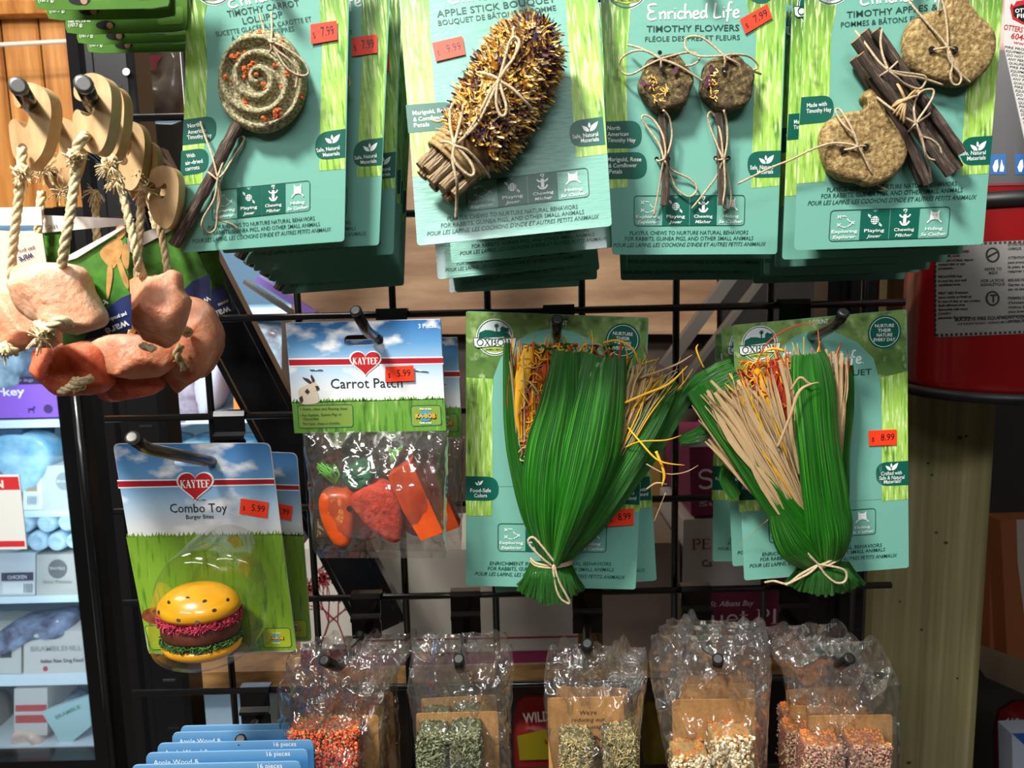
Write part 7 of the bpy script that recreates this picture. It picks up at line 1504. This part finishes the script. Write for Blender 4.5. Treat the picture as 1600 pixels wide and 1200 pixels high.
# wooden post, right
POST = mat('treated_post_wood', '#827a50', .75, cols=[(.3, '#625c3a'), (.5, '#807950'), (.7, '#9a9268')], nscale=4, stretch=(16, 4, .35), detail=5, bump=.8, bscale=4, bstretch=(30, 8, .5))
zt_, zb_ = 1.95, .55; pa, pb = P(1366, 900, .76).x, P(1548, 900, .76).x
mb = MB(POST); rr_ = [(pa, .76), (pb - .012, .76), (pb - .004, .763), (pb, .772), (pb + .001, .80), (pb, .86), (pa, .86)]
mb.prism([(a, b, zb_) for a, b in rr_], (0, 0, zt_ - zb_)); R = thing('wooden_post', 'greenish treated timber post standing right of the grid', 'post', loc=((pa + pb) / 2, .8, zb_))
mb.build('timber', R)
for x, y, w_ in ((1478, 848, 2.6), (1450, 724, 2), (1456, 742, 2), (1440, 984, 2), (1463, 832, 2), (1500, 684, 3), (1510, 682, 2), (1496, 1060, 1.6), (1420, 1192, 3), (1406, 940, 1.6)):
    c = P(x, y, .7595); k = .76 / 1200 * w_; MB(mat('knot_wood', '#3c2f18', .9)).poly([c + Vector((cos(t) * k * 1.4, 0, sin(t) * k)) for t in [i * .628 for i in range(10)]]).build('knot', R)
# fire extinguisher
EX = mat('extinguisher_red', '#7c0a0e', .28, coat=.7); cc = P(1549, 600, .675); cx_, cy_, er = cc.x, .675, .0735
zb2, zt2 = P(1549, 632, .60).z, P(1549, -120, .60).z
R = thing('fire_extinguisher', 'red fire extinguisher hung against the wooden post', 'fire extinguisher', loc=(cx_, cy_, zb2))
mb = MB(EX); n = 64; rows = []
for r, z in ((.80, zb2 - .0), (.97, zb2 + .003), (1, zb2 + .014), (1, zt2), (.93, zt2 + .03), (.75, zt2 + .055), (.4, zt2 + .07)): rows.append([Vector((cx_ + cos(t) * er * r, cy_ + sin(t) * er * r, z)) for t in [2 * pi * i / n for i in range(n)]])
mb.rings(rows, Vector((cx_, cy_, zt2 + .075)), back=True); mb.build('cylinder', R)
mb = MB(BLACKM); 
def band(z0, z1, r, a0=-pi, a1=pi, n=64):
    rows = [[Vector((cx_ + cos(a0 + (a1 - a0) * i / n) * rr, cy_ + sin(a0 + (a1 - a0) * i / n) * rr, z)) for i in range(n + 1)] for rr, z in ((er, z0), (r, z0), (r, z1), (er, z1))]
    return rows
mb.grid(band(zb2 - .002, zb2 + .007, er + .0012)); mb.build('base_ring', R)
zs0, zs1 = P(1549, 322, .603).z, P(1549, 297, .603).z; mb = MB(BLACKM); mb.grid(band(zs0, zs1, er + .002)); mb.build('strap', R)
class Cyl:
    def L(s, px, py, h=0.0):
        d = ray(px, py); r = er + h; ox, oy = CAM.x - cx_, CAM.y - cy_; A = d.x ** 2 + d.y ** 2; B_ = 2 * (ox * d.x + oy * d.y); C_ = ox * ox + oy * oy - r * r; D = B_ * B_ - 4 * A * C_
        return CAM + d * ((-B_ - sqrt(max(D, 0))) / (2 * A))
CY = Cyl()
def cpatch(mb, x0, y0, x1, y1, h, nx=14, slope=-.02, curve=0.0):
    mb.grid([[CY.L(x0 + (x1 - x0) * j / nx, (y0 + (y1 - y0) * i / 6) + slope * (x1 - x0) * j / nx + curve * (4 * (j / nx) * (1 - j / nx)), h) for j in range(nx + 1)] for i in range(7)])
def ctxt(mb, t, a, b, cap, h, m, bold=.02):
    mb.use(m); vs, fs = glyphs(t, bold, 0)
    mb.add([CY.L(a[0] + (b[0] - a[0]) * x, a[1] + (b[1] - a[1]) * x - cap * y, h) for x, y in vs], fs)
LBL = mat('silver_label', '#8f8c88', .35, metal=.35)
mb = MB(LBL); cpatch(mb, 1462, 381, 1658, 527, .0005, slope=-.04, curve=0); mb.build('label', R)
mb = MB(BLACKINK)
for i in range(26):
    cpatch(mb, 1462 + i * 7.6, 381 - i * .3 + .5, 1466 + i * 7.6, 385 - i * .3, .0007, 1, -.04); cpatch(mb, 1462 + i * 7.6, 522 - i * .3, 1466 + i * 7.6, 526 - i * .3, .0007, 1, -.04)
for i in range(19): cpatch(mb, 1459, 384 + i * 7.6, 1463, 388 + i * 7.6, .0007, 1, 0)
mb.build('dashed_border', R)
mb = MB(BLACKINK)
rows_ = ['IF DISCHARGED OR UNDER', 'PRESSURE. Avoid', 'breathing of dust, vapors', 'contact skin or eye', 'irritation.', '', 'PRECAUTIONS: Keep', 'in cool dry and well', 'ventilated area.', '', 'FIRST AID: If inhaled', 'move victim to fresh air', 'In case of skin or eye contact', 'flush affected area', 'thoroughly with water', 'Consult a', 'physician if irritation']
for i, t_ in enumerate(rows_):
    if t_: ctxt(mb, t_, (1466, 396 + i * 6.4), (1466 + len(t_) * 2.2, 394.5 + i * 6.4), 3.8, .0007, BLACKINK, .03)
for i, t_ in enumerate(('EXTINCTEUR À', 'CHIMIQUE', '', 'ATTENTION: Le', 'peut provoquer', 'la peau et les', 'respirer ni', '', 'MESURES DE', 'Garder au frais', 'sec et bien', '', 'PREMIERS SOINS', "d'inhalation", 'victime à l air', 'yeux laver', 'abondamment', 'pendant 20 min')):
    if t_: ctxt(mb, t_, (1575, 384 + i * 7.0), (1575 + len(t_) * 2.6, 383 + i * 7.0), 4.2, .0007, BLACKINK, .03)
ctxt(mb, 'REFER TO', (1539, 423), (1565, 422), 4.5, .0007, BLACKINK); ctxt(mb, 'MSDS', (1545, 429), (1559, 428), 4.5, .0007, BLACKINK)
ctxt(mb, 'VOIR LA FICHE', (1532, 441), (1569, 440), 4.5, .0007, BLACKINK); ctxt(mb, 'SIGNALÉTIQUE', (1532, 447), (1570, 446), 4.5, .0007, BLACKINK)
ctxt(mb, 'BUCKEYE FIRE EQUIPMENT COMPANY', (1492, 502), (1626, 496), 5.5, .0007, BLACKINK, .035); ctxt(mb, '110 KINGS ROAD • KINGS MOUNTAIN, NC 28086', (1496, 508), (1622, 503), 3.8, .0007, BLACKINK)
ctxt(mb, 'T', (1547, 472), (1557, 472), 12, .0007, BLACKINK, .04); mb.build('label_lettering', R)
for x, y in ((1551, 398), (1551, 466)):
    pts = [CY.L(x + 9.5 * cos(t), y + 10.5 * sin(t), .0009) for t in [2 * pi * i / 24 for i in range(24)]]; MB(BLACKINK).tube(pts, .0006, 4, closed=True).build('round_symbol', R)
mb = MB(BLACKINK); mb.poly([CY.L(a, b, .0009) for a, b in ((1542, 404), (1543, 400), (1558, 392), (1560, 394))]); mb.build('symbol_tip', R)
mb = MB(mat('pale_label', '#48484b', .5)); cpatch(mb, 1470, 80, 1658, 288, .0005); mb.build('upper_label', R)
mb = MB(mat('crimson_edge_ink', '#6e1a24', .5)); cpatch(mb, 1470, 288, 1658, 292, .0007); mb.build('label_edge', R)
for x in (1547, 1586):
    mb = MB(mat('pictogram_blue', '#0c5a9c', .5)); cpatch(mb, x, 241, x + 25, 273, .0008, 4); o = mb.build('pictogram', R)
    mb = MB(WHITE); mb.poly([CY.L(x + a, 241 + b, .001) for a, b in ((4, 20), (8, 10), (12, 8), (13, 20), (10, 28), (6, 27))]); mb.poly([CY.L(x + a, 241 + b, .001) for a, b in ((15, 27), (16, 18), (18, 8), (20, 16), (22, 20), (21, 27))]); mb.build('pictogram_mark', o)
# maintenance tag hanging in front
F = Frame((1572, -30), (1672, -32), (1567, 65), .53); R = thing('inspection_tag', 'white fire inspection tag hanging over the extinguisher', 'tag', mtx=F.m)
MB(mat('tag_card_white', '#cfccc8', .6)).prism([F.L(x, y, 0) for x, y in [(1572, -30), (1672, -32), (1672, 230), (1602, 222), (1568, 68)]], (0, .0006, 0)).build('tag_card', R)
mb = MB(mat('red_tag_ink', '#b8242c', .5)); RI = MATS['red_tag_ink']
text(mb, F, 'OTTERS FIRE PROTECTION', (1538 + 30, 46), (1668, 62), 8, E, RI, bold=.02); text(mb, F, '604-322-1100', (1579, 60), (1650, 72), 9, E, RI, bold=.02); text(mb, F, 'www.otters.ca', (1583, 68), (1650, 80), 5, E, RI, bold=.01)
mb.poly([F.L(x, y, E) for x, y in [(1578, 12), (1580, 5), (1584, 9), (1588, 2), (1600, 0), (1620, 4), (1620, 40), (1598, 38), (1582, 30)]]); mb.use(BLACKINK); mb.poly([F.L(x, y, 2 * E) for x, y in [(1583, 12), (1600, 7), (1620, 10), (1620, 36), (1598, 34), (1584, 25)]])
text(mb, F, 'OTTERS', (1586, 20), (1618, 18), 6, 3 * E, WHITE, bold=.02); text(mb, F, 'FIRE', (1589, 28), (1612, 27), 6, 3 * E, WHITE, bold=.02)
for i in range(20):
    y = 75 + i * 6.2; x = 1570 + i * 1.5; text(mb, F, ['FIRE PROTECTION', 'EQUIPMENT OR SYSTEM', 'DO NOT REMOVE BY', 'ANY PERSON EXCEPT', 'QUALIFIED TECHNICIAN'][i % 5], (x, y), (x + 62, y + 9), 3.6, E, BLACKINK, bold=.01)
mb.build('lettering', R)
# shelf with pouches at the far right
o = MB(mat('grey_shelf_board', '#8c7f6c', .6)).prism([P(1540, 1040, 1.05), P(1700, 1110, .75), P(1700, 1128, .75), P(1540, 1058, 1.05)], (.02, .08, 0)).build('side_shelf'); tag(o, 'grey wooden shelf edge slanting down at the right border', 'shelf')
pk('treat_pouch', 'brown treat pouch nearest the wooden post on the right shelf', 'pouch', [(1546, 812), (1570, 812), (1572, 930), (1576, 1050), (1547, 1048)], '#7a4424', y=1.06, d=.03, group='brown pouches on the right shelf', bands=[([(1560, 1028), (1563, 1023), (1569, 1028), (1569, 1034), (1562, 1035)], '#b8b0a8')])
pk('treat_pouch', 'brown treat pouch in front at the right border, standing on the shelf', 'pouch', [(1563, 812), (1640, 810), (1640, 1058), (1575, 1055), (1570, 950)], '#74401f', y=1.03, d=.03, group='brown pouches on the right shelf', bands=[([(1585, 1038), (1589, 1031), (1595, 1037), (1595, 1043), (1588, 1045)], '#c8c0b8'), ([(1588, 812), (1640, 810), (1640, 1000), (1600, 960), (1590, 880)], '#8a8078')])
pk('kibble_bag', 'dark red glossy bag under the right shelf, white 4 LB lettering', 'bag', [(1556, 1105), (1640, 1100), (1640, 1230), (1560, 1230)], '#5e0d10', y=1.0, d=.05, group=None, bag=True, seed=61, rough=.2, txt=[('4 LB', (1570, 1130), (1592, 1131), 9, '#a8a0a0')])
pk('kibble_bag', 'blue and white packet in front of the dark red bag', 'packet', [(1581, 1146), (1640, 1144), (1640, 1230), (1583, 1230)], '#9aa4b4', y=.96, d=.03, group=None, bands=[([(1581, 1146), (1640, 1144), (1640, 1200)], '#1c4a8c')])
